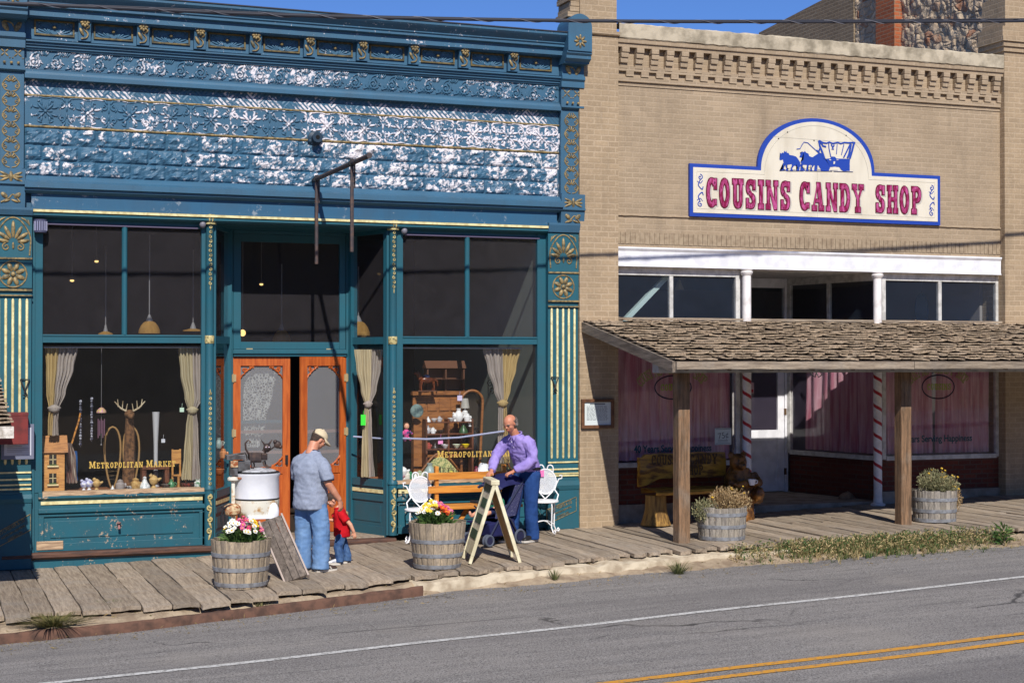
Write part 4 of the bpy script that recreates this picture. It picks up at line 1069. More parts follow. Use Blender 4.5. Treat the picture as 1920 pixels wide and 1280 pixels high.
# interior
cb('shop_walls', M('candy_interior', (.34, .30, .29), .9, spec=.1), lambda b: (b.box(XB1 - .1, XB1 - .02, .31, 6.5, 0, zbeam0 + .1), b.box(XB2 - .05, XB2 + .05, .46, 6.5, 0, zbeam0 + .1), b.box(XB1 - .1, XB2 + .05, 6.5, 6.6, 0, zbeam0 + .1)))
cb('shop_ceiling', M('candy_ceiling', (.30, .29, .29), .9, spec=.1), lambda b: b.box(XB1 - .02, XB2 - .05, YDc + .301, 6.5, zbeam0 - .003, zbeam0 + .05))
cb('shop_floor', M('candy_floor', (.10, .085, .07), .7), lambda b: (b.box(XB1, XB2, YDc + .2, 6.5, ZFc - .1, ZFc - .02), b.box(XB1, xL1 - .1, YC + .12, YDc + .2, ZSC - .2, ZSC - .12), b.box(xR0 + .1, XB2, YC + .12, YDc + .2, ZSC - .2, ZSC - .12)))
cb('diagonal_bar', M('pale_blue', sr(190, 208, 206), .6), lambda b: b.bar((X(1168, .3), .3, zc(604, 1168, .3)), (X(1256, .3), .3, zc(512, 1256, .3)), .07, .09, (0, 1, 0)), W1)  # pale blue diagonal bar behind the upper left glass
cb('roof_slab', M('tar_roof', (.06, .055, .05), .9), lambda b: b.box(XB0 + .05, XB3, .30, 8, zbeam1 + .5, zbeam1 + .6))

# ---------------------------------------------------------------- shingled porch in front of the candy shop
YF = -3.0
PRC = thing('porch', (13.0, -1.5, 0), 'weathered shingled lean-to porch on two rough timber posts before the candy shop', 'porch')
pb = lambda name, mat, fn, parent=None, smooth=False, bevel=0.0: bld(name, mat, fn, parent, smooth, bevel, PRC)
xP0, xP1 = 9.07, 19.5
zr0, zr1 = at(1500, 605, -.02).z, at(1500, 677, YF).z
GREYT = m_plank('grey_timber', sr(172, 156, 136), sr(122, 108, 94), sr(150, 140, 128), st=(.9, 14, 14))
POSTT = m_plank('post_timber', sr(150, 118, 90), sr(96, 78, 62), sr(132, 120, 106), st=(12, 12, .8))
SHING = m_plank('shingle_wood', sr(188, 168, 142), sr(136, 118, 100), sr(160, 146, 128), st=(12, 1.2, 4))
def roofpt(x, s): return Vector((x, -.02 + (YF + .02) * s, zr0 + (zr1 - zr0) * s))
sl_ = (roofpt(0, 1) - roofpt(0, 0)); rl = sl_.length; sd_ = sl_.normalized(); nrm = Vector((0, -sd_.z, sd_.y)); nrm = nrm if nrm.z > 0 else -nrm
def shingles(b, x0, x1, rows=16, seed=3):
    rnd_ = random.Random(seed); ex = rl / rows
    for r in range(-1, rows):
        x = x0 + rnd_.uniform(-.1, 0)
        while x < x1:
            w = rnd_.uniform(.13, .30); b.rnd = rnd_.random()
            xa, xb2 = max(x, x0 - .02), min(x + w - .006, x1)
            if xb2 - xa > .03:
                s0, s1 = max(0.0, (r + .1) * ex), (r + 1.0) * ex + rnd_.uniform(-.022, .022)
                s1 = min(s1, rl + .05)
                th = rnd_.uniform(.010, .022); lift = rnd_.uniform(.010, .026); curl = rnd_.uniform(-.012, .020); tw = rnd_.uniform(-.02, .02)
                P = []
                for i, q in enumerate((0, .34, .67, 1)):
                    row = []
                    for t_ in (s0, (s0 + s1) / 2, s1):
                        k = (t_ - s0) / max(.01, s1 - s0)
                        h = .006 + lift * k + curl * k * (abs(q - .5) * 2) ** 2 + tw * (q - .5) * k
                        e = rnd_.uniform(-.014, .014) if k == 1 else 0
                        p = roofpt(xa + (xb2 - xa) * q, 0) + sd_ * (t_ + e) + nrm * h
                        row.append((b.v(p + nrm * th * (.3 + .7 * k)), b.v(p)))
                    P.append(row)
                for A, D in zip(P, P[1:]):
                    for j in (0, 1): b.face([A[j][0], A[j + 1][0], D[j + 1][0], D[j][0]])
                    b.face([A[2][0], A[2][1], D[2][1], D[2][0]])
                for row, fl in ((P[0], 1), (P[-1], 0)):
                    for j in (0, 1): b.face([row[j][0], row[j][1], row[j + 1][1], row[j + 1][0]])
            x += w
RF = pb('shingle_roof', SHING, lambda b: shingles(b, xP0, xP1))
pb('roof_deck', M('dark_deck', sr(70, 60, 52), .9, world=True), lambda b: b.prof_x([(-.02, zr0), (YF, zr1), (YF, zr1 - .03), (-.02, zr0 - .03)], xP0 - .003, xP1))
pb('ridge_board', GREYT, lambda b: b.box(XB1 + .02, xP1, -.05, -.002, zr0 + .02, zr0 + .055))
fz = at(1500, 692, YF).z
def fasc(b):
    xs = [xP0 - .01, X(1711, YF), xP1]
    for a, c in zip(xs, xs[1:]):
        b.jit(); n = int((c - a) / .12); pv = None
        for i in range(n + 1):
            x = a + .004 + (c - a - .008) * i / n; w = .006 * noise.noise((x * 4, 1, 1)); lo = fz + .014 * abs(noise.noise((x * 2.3, 5, 2)))
            rg = [b.v((x, YF - .045 + w, zr1 - .006 + w)), b.v((x, YF - .045 + w, lo)), b.v((x, YF - .004, lo)), b.v((x, YF - .004, zr1 - .006 + w))]
            if pv: b.bridge(pv, rg)
            else: b.face(rg)
            pv = rg
        b.face(list(reversed(pv)))
pb('fascia_board', GREYT, fasc)
pb('rake_board', m_plank('rake_timber', sr(150, 136, 122), sr(104, 94, 84), sr(130, 122, 112), st=(14, .9, 9)), lambda b: b.prof_x([(-.01, zr0 + .0), (YF, zr1 + .0), (YF, zr1 - .14), (-.01, zr0 - .14)], xP0 - .045, xP0 - .004))
YPo = -2.36
bz0, bz1 = at(1500, 698, YPo).z, at(1500, 678, YPo).z
pb('beam', M('grey_white_beam', sr(176, 172, 168), .7, col2=sr(146, 142, 138), scale=6, world=True), lambda b: b.box(xP0 + .03, xP1, YPo - .09, YPo + .09, bz0, bz1), None, False, .005)
for k in range(17):
    x = xP0 + .15 + k * .62
    pb('rafter', M('rafter_timber', sr(110, 98, 86), .9, world=True), lambda b: b.prof_x([(-.03, zr0 - .032), (YF + .02, zr1 - .032), (YF + .02, zr1 - .12), (-.03, zr0 - .12)], x, x + .045))  # dull brown timber, one even colour
for u, v0 in ((1276, 1016), (1703, 984)):
    g = gnd(u, v0); x = g.x
    def post(b):
        n = 14; prev = None; w = .084
        for i in range(n + 1):
            z = G(x) - .01 + (bz0 - .001 - G(x) + .01) * i / n
            o = [(-w, -w), (w, -w), (w, w), (-w, w)]
            rg = [b.v((x + a + .007 * noise.noise((z * 2.4, q, u)), YPo + c + .007 * noise.noise((z * 2.1, q + 9, u)), z)) for q, (a, c) in enumerate(o)]
            if prev: b.bridge(prev, rg)
            else: b.face(list(reversed(rg)))
            prev = rg
        b.face(prev)
    pb('post', POSTT, post, None, False, .008)
# ---- the shaped shop sign
sg = lambda u, v: (X(u, -.05), at(u, v, -.05).z)
SGX0, SGX1 = 10.808, 15.262; SZ0, SZ1 = at(1290, 405, -.06).z, at(1290, 306, -.06).z
SIGN = thing('shop_sign', (13.03, -.06, SZ0), 'cream board sign with arched top, blue edge, covered wagon and red lettering', 'sign')
sb = lambda name, mat, fn, parent=None, smooth=False, bevel=0.0: bld(name, mat, fn, parent, smooth, bevel, SIGN)
axc = (at(1421, 318, -.06).x + at(1640, 322, -.06).x) / 2; arr = (at(1640, 322, -.06).x - at(1421, 318, -.06).x) / 2; azt = at(1530, 222, -.06).z
def sign_outline(o):
    pts = [(SGX1 - o, SZ0 + o), (SGX1 - o, SZ1 - o)]
    rx = arr - o; rz = azt - SZ1
    for i in range(33):
        a = PI * i / 32; pts.append((axc + rx * math.cos(a), SZ1 - o + rz * math.sin(a) ** .92))
    return pts + [(SGX0 + o, SZ1 - o), (SGX0 + o, SZ0 + o)]
SBLUE = M('sign_blue', sr(32, 66, 160), .5); SCRM = M('sign_cream', sr(218, 210, 192), .6, col2=sr(198, 188, 168), scale=3, lo=.45, hi=.75, bump=.06, bscale=9, st=(1, 1, .35), world=True)
sb('board_edge', SBLUE, lambda b: b.prism(sign_outline(0), -.055, -.012))
SF = sb('board', SCRM, lambda b: b.prism(sign_outline(.055), -.062, -.0555))
sb('hairline', M('grey_line', sr(170, 166, 156), .6), lambda b: (b.tube([(p[0], -.0625, p[1]) for p in sign_outline(.115)], .003, 4, closed=True), b.bar((axc - .78, -.0625, azt - .32), (axc + .80, -.0625, azt - .345), .004, .003, (0, 1, 0)), b.bar((axc, -.0625, SZ0 + .06), (axc, -.0625, azt - .34), .003, .003, (0, 1, 0))), SF)
# slab letters drawn as bands
def glyph(c, st=.15, sl=.17):
    q = []; w = .60
    def rect(x0, z0, x1, z1): q.append([(x0, z0), (x1, z0), (x1, z1), (x0, z1)])
    def para(x0, z0, x1, z1, t): q.append([(x0, z0), (x0 + t, z0), (x1 + t, z1), (x1, z1)])
    def band(cx, cz, rx, rz, ix, iz, a0, a1, n=14):
        for i in range(n):
            a, d = R(a0 + (a1 - a0) * i / n), R(a0 + (a1 - a0) * (i + 1) / n)
            q.append([(cx + ix * math.cos(a), cz + iz * math.sin(a)), (cx + rx * math.cos(a), cz + rz * math.sin(a)), (cx + rx * math.cos(d), cz + rz * math.sin(d)), (cx + ix * math.cos(d), cz + iz * math.sin(d))])
    sb_ = .06
    if c == 'O': band(.28, .5, .28, .5, .28 - st, .5 - sl, 0, 360, 28)
    elif c == 'C': band(.29, .5, .29, .5, .29 - st, .5 - sl, 42, 318, 24); rect(.44, .62, .58, .98); rect(.46, .08, .56, .26)
    elif c == 'U': w = .62; rect(0, 1 - sl, .28, 1); rect(.36, 1 - sl, .62, 1); rect(.065, .28, .065 + st, 1 - sl); rect(.56 - st, .28, .56, 1 - sl); band(.3125, .285, .2475, .285, .2475 - st, .285 - sl, 180, 360, 16)
    elif c == 'S':
        w = .60; band(.29, .735, .26, .265, .26 - st, .265 - sl * .9, 35, 245, 16); band(.29, .265, .26, .265, .26 - st, .265 - sl * .9, -145, 65, 16)
        q.append([(.06, .62), (.20, .52), (.52, .30), (.42, .50)]); q.append([(.10, .60), (.30, .62), (.50, .42), (.30, .40)])
        rect(.42, .66, .55, .98); rect(.03, .02, .16, .34)
    elif c == 'I': w = .30; rect(0, 0, .30, sl); rect(0, 1 - sl, .30, 1); rect(.15 - st / 2, sl, .15 + st / 2, 1 - sl)
    elif c == 'N': w = .70; rect(0, 0, .24, sl); rect(.07, sl, .07 + st * .8, 1 - sl); rect(0, 1 - sl, .24, 1); rect(.46, 1 - sl, .70, 1); rect(.63 - st * .8, 0, .63, 1 - sl); q.append([(.10, 1 - sl), (.26, 1 - sl), (.63, 0), (.45, 0)])
    elif c == 'A': w = .72; rect(0, 0, .28, sl); rect(.42, 0, .72, sl); q.append([(.07, sl), (.17, sl), (.36, 1), (.28, 1)]); q.append([(.44, sl), (.64, sl), (.48, 1), (.28, 1)]); rect(.17, .30, .52, .40)
    elif c == 'D': w = .62; rect(0, 0, .30, sl); rect(0, 1 - sl, .30, 1); rect(.07, sl, .07 + st, 1 - sl); band(.30, .5, .30, .5, .30 - st, .5 - sl, -90, 90, 18)
    elif c == 'Y': w = .70; rect(0, 1 - sl, .28, 1); rect(.42, 1 - sl, .70, 1); q.append([(.05, 1 - sl), (.23, 1 - sl), (.43, .45), (.27, .45)]); q.append([(.47, 1 - sl), (.63, 1 - sl), (.43, .45), (.30, .45)]); rect(.35 - st / 2, sl, .35 + st / 2, .455); rect(.20, 0, .50, sl)
    elif c == 'H': w = .66; [rect(a, z, a + .27, z + sl) for a in (0, .39) for z in (0, 1 - sl)]; rect(.06, sl, .06 + st, 1 - sl); rect(.60 - st, sl, .60, 1 - sl); rect(.06 + st, .44, .60 - st, .56)
    elif c == 'P': w = .60; rect(0, 0, .30, sl); rect(0, 1 - sl, .30, 1); rect(.07, sl, .07 + st, 1 - sl); band(.30, .71, .29, .29, .29 - st, .29 - sl * .8, -90, 90, 14)
    elif c == 'R': w = .70; rect(0, 0, .28, sl); rect(0, 1 - sl, .30, 1); rect(.07, sl, .07 + st, 1 - sl); band(.30, .74, .27, .26, .27 - st, .26 - sl * .8, -90, 90, 14); q.append([(.24, .50), (.42, .50), (.66, 0), (.46, 0)]); rect(.44, 0, .70, sl * .8)
    elif c == 'M': w = .92; rect(0, 0, .26, sl); rect(.66, 0, .92, sl); rect(0, 1 - sl, .2, 1); rect(.72, 1 - sl, .92, 1); rect(.08, sl, .08 + st * .8, 1 - sl); rect(.84 - st, sl, .84, 1 - sl); q.append([(.08, 1), (.26, 1), (.54, .1), (.40, .1)]); q.append([(.66, 1), (.80, 1), (.53, .1), (.42, .1)])
    elif c == 'E': w = .60; rect(0, 0, .58, sl * .8); rect(0, 1 - sl * .8, .56, 1); rect(.07, sl * .8, .07 + st, 1 - sl * .8); rect(.07 + st, .46, .36, .56); rect(.48, sl * .8, .58, .30); rect(.46, .72, .56, 1 - sl * .8); rect(.32, .36, .40, .66)
    elif c == 'T': w = .64; rect(0, 1 - sl * .8, .64, 1); rect(.32 - st / 2, sl, .32 + st / 2, 1 - sl * .8); rect(.17, 0, .47, sl); rect(0, .68, .09, 1 - sl * .8); rect(.55, .68, .64, 1 - sl * .8)
    elif c == 'L': w = .58; rect(0, 0, .56, sl * .8); rect(0, 1 - sl, .30, 1); rect(.07, sl * .8, .07 + st, 1 - sl); rect(.46, sl * .8, .56, .34)
    elif c == 'K': w = .72; rect(0, 0, .28, sl); rect(0, 1 - sl, .28, 1); rect(.07, sl, .07 + st, 1 - sl); rect(.44, 1 - sl, .70, 1); rect(.44, 0, .72, sl); q.append([(.22, .36), (.30, .50), (.62, 1 - sl), (.50, 1 - sl)]); q.append([(.30, .54), (.36, .62), (.68, sl), (.50, sl)])
    else: w = .34
    return q, w
def slabtext(b, s, x, z, h, Y, sx=1.0, gap=.10, grow=0.0, dx=0.0, dz=0.0, M4=None, zf=None, first=1.0, depth=.004):
    k = 0
    for ci, c in enumerate(s):
        hh = h * (first if (ci == 0 or s[ci - 1] == ' ') else 1.0)
        qs, w = glyph(c.upper())
        for i, pl in enumerate(qs):
            if grow:
                cx = sum(p[0] for p in pl) / 4; cz = sum(p[1] for p in pl) / 4
                g = grow / h
                pl = [(p[0] + (g / sx if p[0] > cx else -g / sx), p[1] + (g if p[1] > cz else -g)) for p in pl]
            yy = Y - .0006 * (i % 6)
            P = [(x + dx + p[0] * hh * sx, z + dz + p[1] * hh + (zf(x) if zf else 0)) for p in pl]
            a = [b.v((M4 @ Vector((p[0], yy, p[1]))) if M4 is not None else (p[0], yy, p[1])) for p in P]
            b.face(a)
        x += (w + gap) * hh * sx
    return x
def slabw(s, h, sx, gap=.10): return sum((glyph(c)[1] + gap) * h * sx for c in s.upper())
def m_mag():
    t = NT('raspberry_streaks'); c = t.coord(True)
    n = t.noise(t.mapv(c, (12, 1, 3.5)), 1.6, 5, .6, 1.2)
    t.princ(t.mix(t.ramp(n, .42, .62), (*sr(128, 10, 62), 1), (*sr(188, 84, 140), 1)), .45); return t.m
MAG = m_mag(); MAGD = M('dark_maroon', sr(96, 14, 40), .5); GRYS = M('letter_shadow_grey', sr(186, 180, 172), .6)
zl = lambda u, v: at(u, v, -.062).z
for word, u0, u1, vt, vb in (('COUSINS', 1325, 1482, 337, 391), ('CANDY', 1500, 1619, 344, 396), ('SHOP', 1642, 1727, 349, 400)):
    x0, x1 = X(u0, -.062), X(u1, -.062); um = (u0 + u1) / 2; z0, z1 = zl(um, vb), zl(um, vt); h = z1 - z0
    sx = (x1 - x0) / (slabw(word, h, 1.0, .16) - .16 * h)
    f = sb('lettering', MAG, lambda b: slabtext(b, word, x0, z0, h, -.0735, sx, .16), SF)
    sb('letter_outline', MAGD, lambda b: slabtext(b, word, x0, z0, h, -.0690, sx, .16, .013), f)
    sb('letter_shade', GRYS, lambda b: slabtext(b, word, x0, z0, h, -.0635, sx, .16, .016, .022, -.014), f)
# wagon emblem from its outline (zoomed survey pixels -> board)
wpx = lambda p: (X(1400 + p[0] / 6.857, -.063), at(1400 + p[0] / 6.857, 220 + p[1] / 6.857, -.063).z)
def flat(b, pts, Y, raw=False):
    P = pts if raw else [wpx(p) for p in pts]
    vs = [b.v((x, Y, z)) for x, z in P]; f = b.face(vs)
    if f: bmesh.ops.triangulate(b.bm, faces=[f], ngon_method='EAR_CLIP')
def emblem(b):
    flat(b, [(425, 545), (438, 500), (432, 455), (450, 470), (462, 452), (480, 462), (488, 430), (502, 448), (515, 430), (520, 455), (545, 462), (555, 485), (600, 492), (640, 505), (665, 535), (690, 575), (700, 620), (690, 640), (560, 612), (500, 612), (478, 590), (470, 545), (440, 555)], -.064)
    flat(b, [(680, 515), (695, 480), (690, 455), (705, 462), (718, 440), (740, 450), (752, 432), (768, 455), (800, 470), (808, 500), (850, 515), (940, 455), (985, 470), (1010, 535), (1080, 530), (1090, 505), (1140, 508), (1160, 532), (1335, 535), (1330, 600), (1330, 690), (1240, 690), (1190, 640), (1080, 640), (1060, 690), (960, 690), (915, 610), (860, 620), (800, 615), (720, 612), (695, 580), (735, 545), (710, 520)], -.065)
    for leg in ([(470, 590), (500, 600), (478, 640), (490, 685), (425, 686), (470, 668)], [(500, 600), (525, 600), (520, 650), (540, 690), (505, 690)], [(590, 605), (625, 610), (588, 655), (600, 690), (560, 690)], [(640, 600), (690, 600), (680, 690), (640, 690), (660, 650)], [(700, 600), (730, 600), (722, 650), (760, 690), (690, 690)], [(780, 605), (812, 610), (785, 655), (800, 690), (765, 690)], [(850, 600), (880, 605), (840, 650), (850, 690), (815, 690)], [(880, 600), (920, 600), (905, 690), (870, 690)]): flat(b, leg, -.066)
    for cx, cy, r in ((1010, 640, 58), (1265, 628, 66)):
        n = 20; o = [b.v((*(lambda q: (q[0], -.067, q[1]))(wpx((cx + r * math.cos(2 * PI * i / n), cy + r * math.sin(2 * PI * i / n)))),)) for i in range(n)]; b.face(o)
    for a, d in (((425, 685), (505, 680)), ((515, 688), (735, 688)), ((755, 688), (1105, 692)), ((1120, 694), (1370, 700))): 
        p, q = wpx(a), wpx(d); b.bar((p[0], -.069, p[1]), (q[0], -.069, q[1]), .002, .016, (0, 1, 0))
    def ln(pts, w, Y=-.069): b.tube([(wpx(p)[0], Y, wpx(p)[1]) for p in pts], w, 6, ry=.15, side=(1, 0, 0))
    ln([(645, 410), (690, 405), (712, 360), (740, 320), (790, 330), (860, 395), (925, 455)], .006)
    ln([(932, 300), (945, 370), (980, 460), (1005, 535)], .016); ln([(935, 300), (985, 328), (1030, 335), (1065, 320), (1110, 338), (1175, 325), (1215, 340), (1260, 325), (1310, 330), (1385, 325), (1400, 330)], .012)
    ln([(1058, 330), (1062, 400), (1085, 510)], .008); ln([(1168, 345), (1158, 475)], .006); ln([(1255, 345), (1222, 485)], .007); ln([(955, 320), (985, 370), (1025, 380)], .014); ln([(1090, 350), (1110, 385), (1100, 410), (1125, 410)], .011); ln([(1130, 355), (1110, 390)], .012)
    ln([(1335, 345), (1290, 440), (1250, 520)], .012); ln([(1385, 330), (1360, 430), (1330, 530)], .018); ln([(1345, 345), (1322, 470), (1300, 525)], .018); ln([(900, 425), (940, 455)], .014); ln([(945, 400), (935, 430)], .014)
sb('wagon_emblem', SBLUE, emblem, SF)
def gaps(b):
    for g in ([(490, 625), (512, 660), (500, 680), (478, 660)], [(525, 615), (580, 605), (575, 640), (550, 668), (525, 650)], [(615, 645), (635, 672), (590, 676)], [(735, 625), (768, 630), (765, 672), (740, 650)], [(800, 620), (825, 615), (810, 650), (822, 675), (795, 672)], [(920, 620), (940, 655), (955, 672), (912, 672)], [(1110, 640), (1150, 638), (1178, 680), (1075, 682)], [(1065, 540), (1090, 545), (1085, 556), (1065, 552)], [(1118, 570), (1140, 568), (1136, 600), (1118, 605)], [(1158, 548), (1185, 543), (1182, 550), (1158, 556)]): flat(b, g, -.0705)
sb('emblem_gaps', SCRM, gaps, SF)
def scrollwork(b):
    for sx_ in (0, 1):
        for sz in (0, 1):
            x = SGX0 + .17 if sx_ == 0 else SGX1 - .17; z = SZ1 - .26 if sz else SZ0 + .24; q = 1 if sz else -1
            spiral(b, x, z + q * .06, .045, 1.2, R(90), -q, -.063, .008, 14); curve(b, [(x, z + q * .02), (x - .03, z - q * .06), (x + .03, z - q * .12), (x + .05, z - q * .08)], -.063, .009, 6); curve(b, [(x - .05, z + q * .0), (x, z - q * .03), (x + .04, z + q * .01)], -.063, .006, 5)
sb('corner_scrolls', SBLUE, scrollwork, SF)
for q in ((531, 193), (415, 275), (1285, 235), (872, 300)):
    p = wpx(q); sb('screw', M('black_iron', (0, 0, 0)), lambda b: b.ball((p[0], -.063, p[1]), (.012, .006, .012), 6, 4), SF)

# ---------------------------------------------------------------- taller stone building beyond
XS = 17.9
def m_rubble():
    t = NT('rubble_stone'); c = t.coord(True)
    w = t.n('ShaderNodeVectorMath', {0: t.mapv(c, (1, 1, 1.7)), 1: t.n('ShaderNodeVectorMath', {0: t.n('ShaderNodeTexNoise', {'Vector': c, 'Scale': 3.0, 'Detail': 4.0}).outputs['Color'], 1: (.35, .35, .35)}, operation='MULTIPLY').outputs[0]}, operation='ADD').outputs[0]
    v = t.n('ShaderNodeTexVoronoi', {'Vector': w, 'Scale': 4.2}); e = t.n('ShaderNodeTexVoronoi', {'Vector': w, 'Scale': 4.2}, feature='DISTANCE_TO_EDGE')
    hsv = t.n('ShaderNodeSeparateColor', {0: v.outputs['Color']})
    col = t.mix(hsv.outputs[0], (*sr(206, 180, 148), 1), (*sr(168, 146, 122), 1)); col = t.mix(t.ramp(hsv.outputs[1], .80, .9), col, (*sr(158, 104, 74), 1))
    col = t.mix(t.math('MULTIPLY', t.ramp(t.noise(c, 6, 6, .7), .4, .7), .6), col, (*sr(206, 190, 166), 1))
    col = t.mix(t.ramp(e.outputs['Distance'], .06, .0), col, (*sr(150, 138, 122), 1))
    t.princ(col, .9, 0, t.bump(t.math('ADD', t.ramp(e.outputs['Distance'], 0, .22), t.noise(c, 8, 6, .7)), .8, .03), .15)
    return t.m
RUB = m_rubble()
STB = thing('stone_building', (XS + 2, 5, 0), 'rubble stone building with a red brick chimney strip rising behind the candy shop', 'building')
def atx(u, v, x):
    r = _ray(u, v); return _cam + r * (x / r.x)
pA, pB = atx(1425, 62, XS), atx(1545, 0, XS); pC = atx(1604, 40, XS); pD0, pD1 = atx(1690, 60, XS), atx(1655, 60, XS)
slope_ = (pB.z - pA.z) / (pB.y - pA.y)
YZ = Matrix(((0, 1, 0, 0), (1, 0, 0, 0), (0, 0, 1, 0), (0, 0, 0, 1)))     # outline (y,z) pushed along x
top = lambda y: pA.z + slope_ * (y - pA.y)
bld('stone_wall', RUB, lambda b: b.grid(lambda i, j: (XS + .045 * noise.noise((i * 26, j * 20, 3)) + .025 * noise.noise((i * 60, j * 44, 8)), .6 + (pC.y - .6) * i, 4 + (top(.6 + (pC.y - .6) * i) + .4 - 4) * j), 160, 120), None, False, 0, STB)
bld('brick_wall', m_brick('old_brown_brick', sr(140, 122, 100), sr(122, 106, 86), sr(156, 140, 118)), lambda b: b.prism([(pC.y + .02, 4), (pA.y, 4), (pA.y, pA.z), (pC.y + .02, top(pC.y))], XS - .03, XS + .4, YZ), None, False, 0, STB)
bld('wall_core', M('core_stone', sr(120, 110, 98), .95, world=True), lambda b: (b.box(XS + .15, XS + 5, .6, pC.y, 4, 11), b.box(XS + .41, XS + 5, pC.y + .02, pA.y, 4, pA.z - .3)), None, False, 0, STB)
bld('chimney', m_brick('orange_brick', sr(176, 98, 62), sr(150, 80, 52), sr(150, 120, 96)), lambda b: b.box(XS - .16, XS + .12, pD0.y, pD1.y, 4, 12), None, False, 0, STB)
# ================================================================ THINGS ON AND BEFORE THE FRONTS
IRON = M('black_iron', (.02, .02, .022), .5)
RUST = M('rusty_pipe', sr(66, 60, 62), .65, col2=sr(92, 72, 64), scale=14, bump=.2)
def tp(P, name, mat, fn, parent=None, smooth=True, bevel=0.0):
    """a part of thing P, drawn in P's own space"""
    b = MB(); fn(b); return b.build(name, mat, parent or P, smooth, bevel)
# ---- neighbour's porch end at the left edge
NX = 1.06
NP = thing('porch', (NX - 1.6, -1.5, 0), 'end of a shingled porch roof with white fascia at the left edge', 'porch')
nzw, nzf = CAMZ - .24, CAMZ - .72
def rp2(x, s): return Vector((x, -.1 + (-2.9) * s, nzw + (nzf - nzw) * s))
_keep = (roofpt, sd_, nrm, rl)
def nshing(b):
    global roofpt, sd_, nrm, rl
    roofpt = rp2; d = rp2(0, 1) - rp2(0, 0); rl = d.length; sd_ = d.normalized(); nrm = Vector((0, -sd_.z, sd_.y)); nrm = nrm if nrm.z > 0 else -nrm
    shingles(b, NX - 3.2, NX, 13, 8)
    roofpt, sd_, nrm, rl = _keep
bld('shingle_roof', SHING, nshing, None, False, 0, NP)
bld('roof_deck', M('dark_deck', (0, 0, 0)), lambda b: b.prof_x([(-.1, nzw), (-3, nzf), (-3, nzf - .04), (-.1, nzw - .04)], NX - 3.2, NX - .02), None, False, 0, NP)
bld('fascia_board', M('flaking_white_board', sr(222, 216, 206), .7, col2=sr(168, 158, 146), scale=14, bump=.3, world=True), lambda b: (b.box(NX - 3.2, NX, -3.05, -3.004, nzf - .13, nzf - .002)), None, False, .004, NP)
MAROON = M('maroon_board', sr(122, 46, 44), .6, col2=sr(96, 40, 40), scale=8, world=True)
bld('side_beam', MAROON, lambda b: (b.box(NX - 3.2, X(53, -.3), -.34, -.26, at(40, 832, -.3).z, at(40, 776, -.3).z), b.box(NX - .2, X(53, -.3) + .004, -.345, -.12, at(40, 779, -.3).z + .001, at(40, 776, -.3).z + .02)), None, False, .004, NP)
bld('post', POSTT, lambda b: b.box(NX - 1.9, NX - 1.76, -2.6, -2.46, G(NX) - .1, nzf - .02), None, False, .005, NP)
# ---- plaque on the left pilaster
PQ = thing('plaque', (X(34, -.13), -.13, at(34, 828, -.13).z), 'grey information plaque with a pale printed panel on the left blue pilaster', 'plaque')
tp(PQ, 'plate', M('grey_enamel', sr(112, 116, 136), .5), lambda b: b.box(-.20, .195, -.03, .025, -.22, .22), None, False, .004)
tp(PQ, 'printed_panel', M('pale_print', sr(196, 198, 210), .6), lambda b: b.box(-.165, .16, -.034, -.0305, -.17, .18), None, False)
tp(PQ, 'print_lines', M('print_grey', sr(140, 142, 156), .7), lambda b: [b.box(-.13, .13 - .08 * ((k * 7) % 3 == 0), -.036, -.0345, .14 - k * .022, .147 - k * .022) for k in range(13)], None, False)
# ---- framed notice on the brick pier
NF = thing('notice_frame', (X(1120, -.14), -.14, at(1120, 775, -.14).z), 'wood framed paper notice hung on the tan brick pier', 'notice')
def framebox(b, w, h, t, d): [b.box(a, c, -d, .015, e, f) for a, c, e, f in ((-w, w, h - t, h), (-w, w, -h, -h + t), (-w, -w + t, -h + t + .0005, h - t - .0005), (w - t, w, -h + t + .0005, h - t - .0005))]
tp(NF, 'frame', M('walnut_frame', sr(110, 74, 50), .5, col2=sr(80, 54, 40), scale=12), lambda b: framebox(b, .255, .21, .045, .03), None, False, .004)
tp(NF, 'paper', M('notice_paper', sr(206, 214, 214), .8), lambda b: b.box(-.21, .21, -.006, .004, -.165, .165), None, False)
def scribble(b, w, h, n, seed):
    r = random.Random(seed)
    for k in range(n):
        z = h - .03 - k * (2 * h - .05) / n; x = -w
        while x < w - .03:
            l = r.uniform(.015, .05); b.box(x, min(w, x + l), -.0085, -.0065, z, z + .006); x += l + .012
tp(NF, 'writing', M('ink_grey', sr(120, 126, 130), .8), lambda b: (scribble(b, .17, .13, 12, 4), b.box(-.12, .12, -.0085, -.0065, .128, .146)), None, False)
# ---- pipe bracket of a lost hanging sign
bx = at(593, 343, -.2).x
def ysolve(u, x):
    r = _ray(u, 300); return (_cam + r * (x / r.x)).y
yo, ym = ysolve(692, bx), ysolve(660, bx)
zb_ = at(693, 292, yo).z
PB_ = thing('sign_bracket', (bx, -.2, zb_), 'empty rusty pipe sign bracket reaching out from the blue front', 'bracket')
tp(PB_, 'arm', RUST, lambda b: (b.tube([(0, .2 - .02, 0), (0, yo + .2, 0)], .030, 10), b.tube([(0, yo + .2 + .002, 0), (0, yo + .2 - .02, 0)], .036, 10)))
for yy, vb, dx in ((-.02, 495, 0), (ym + .2, 472, 0)):
    zz = at(660 if yy < -.1 else 597, vb, yy - .2).z - zb_
    tp(PB_, 'drop_pipe', RUST, lambda b: (b.tube([(dx, yy, .05), (dx, yy, zz)], .024, 8), b.tube([(dx + .035, yy, .05), (dx + .035, yy, zz * .28)], .010, 6)))
    tp(PB_, 'clamp', IRON, lambda b: b.lathe([(.045, -.03), (.045, .03)], (dx, yy, 0), 10, True, Matrix.Rotation(R(90), 3, 'X')))
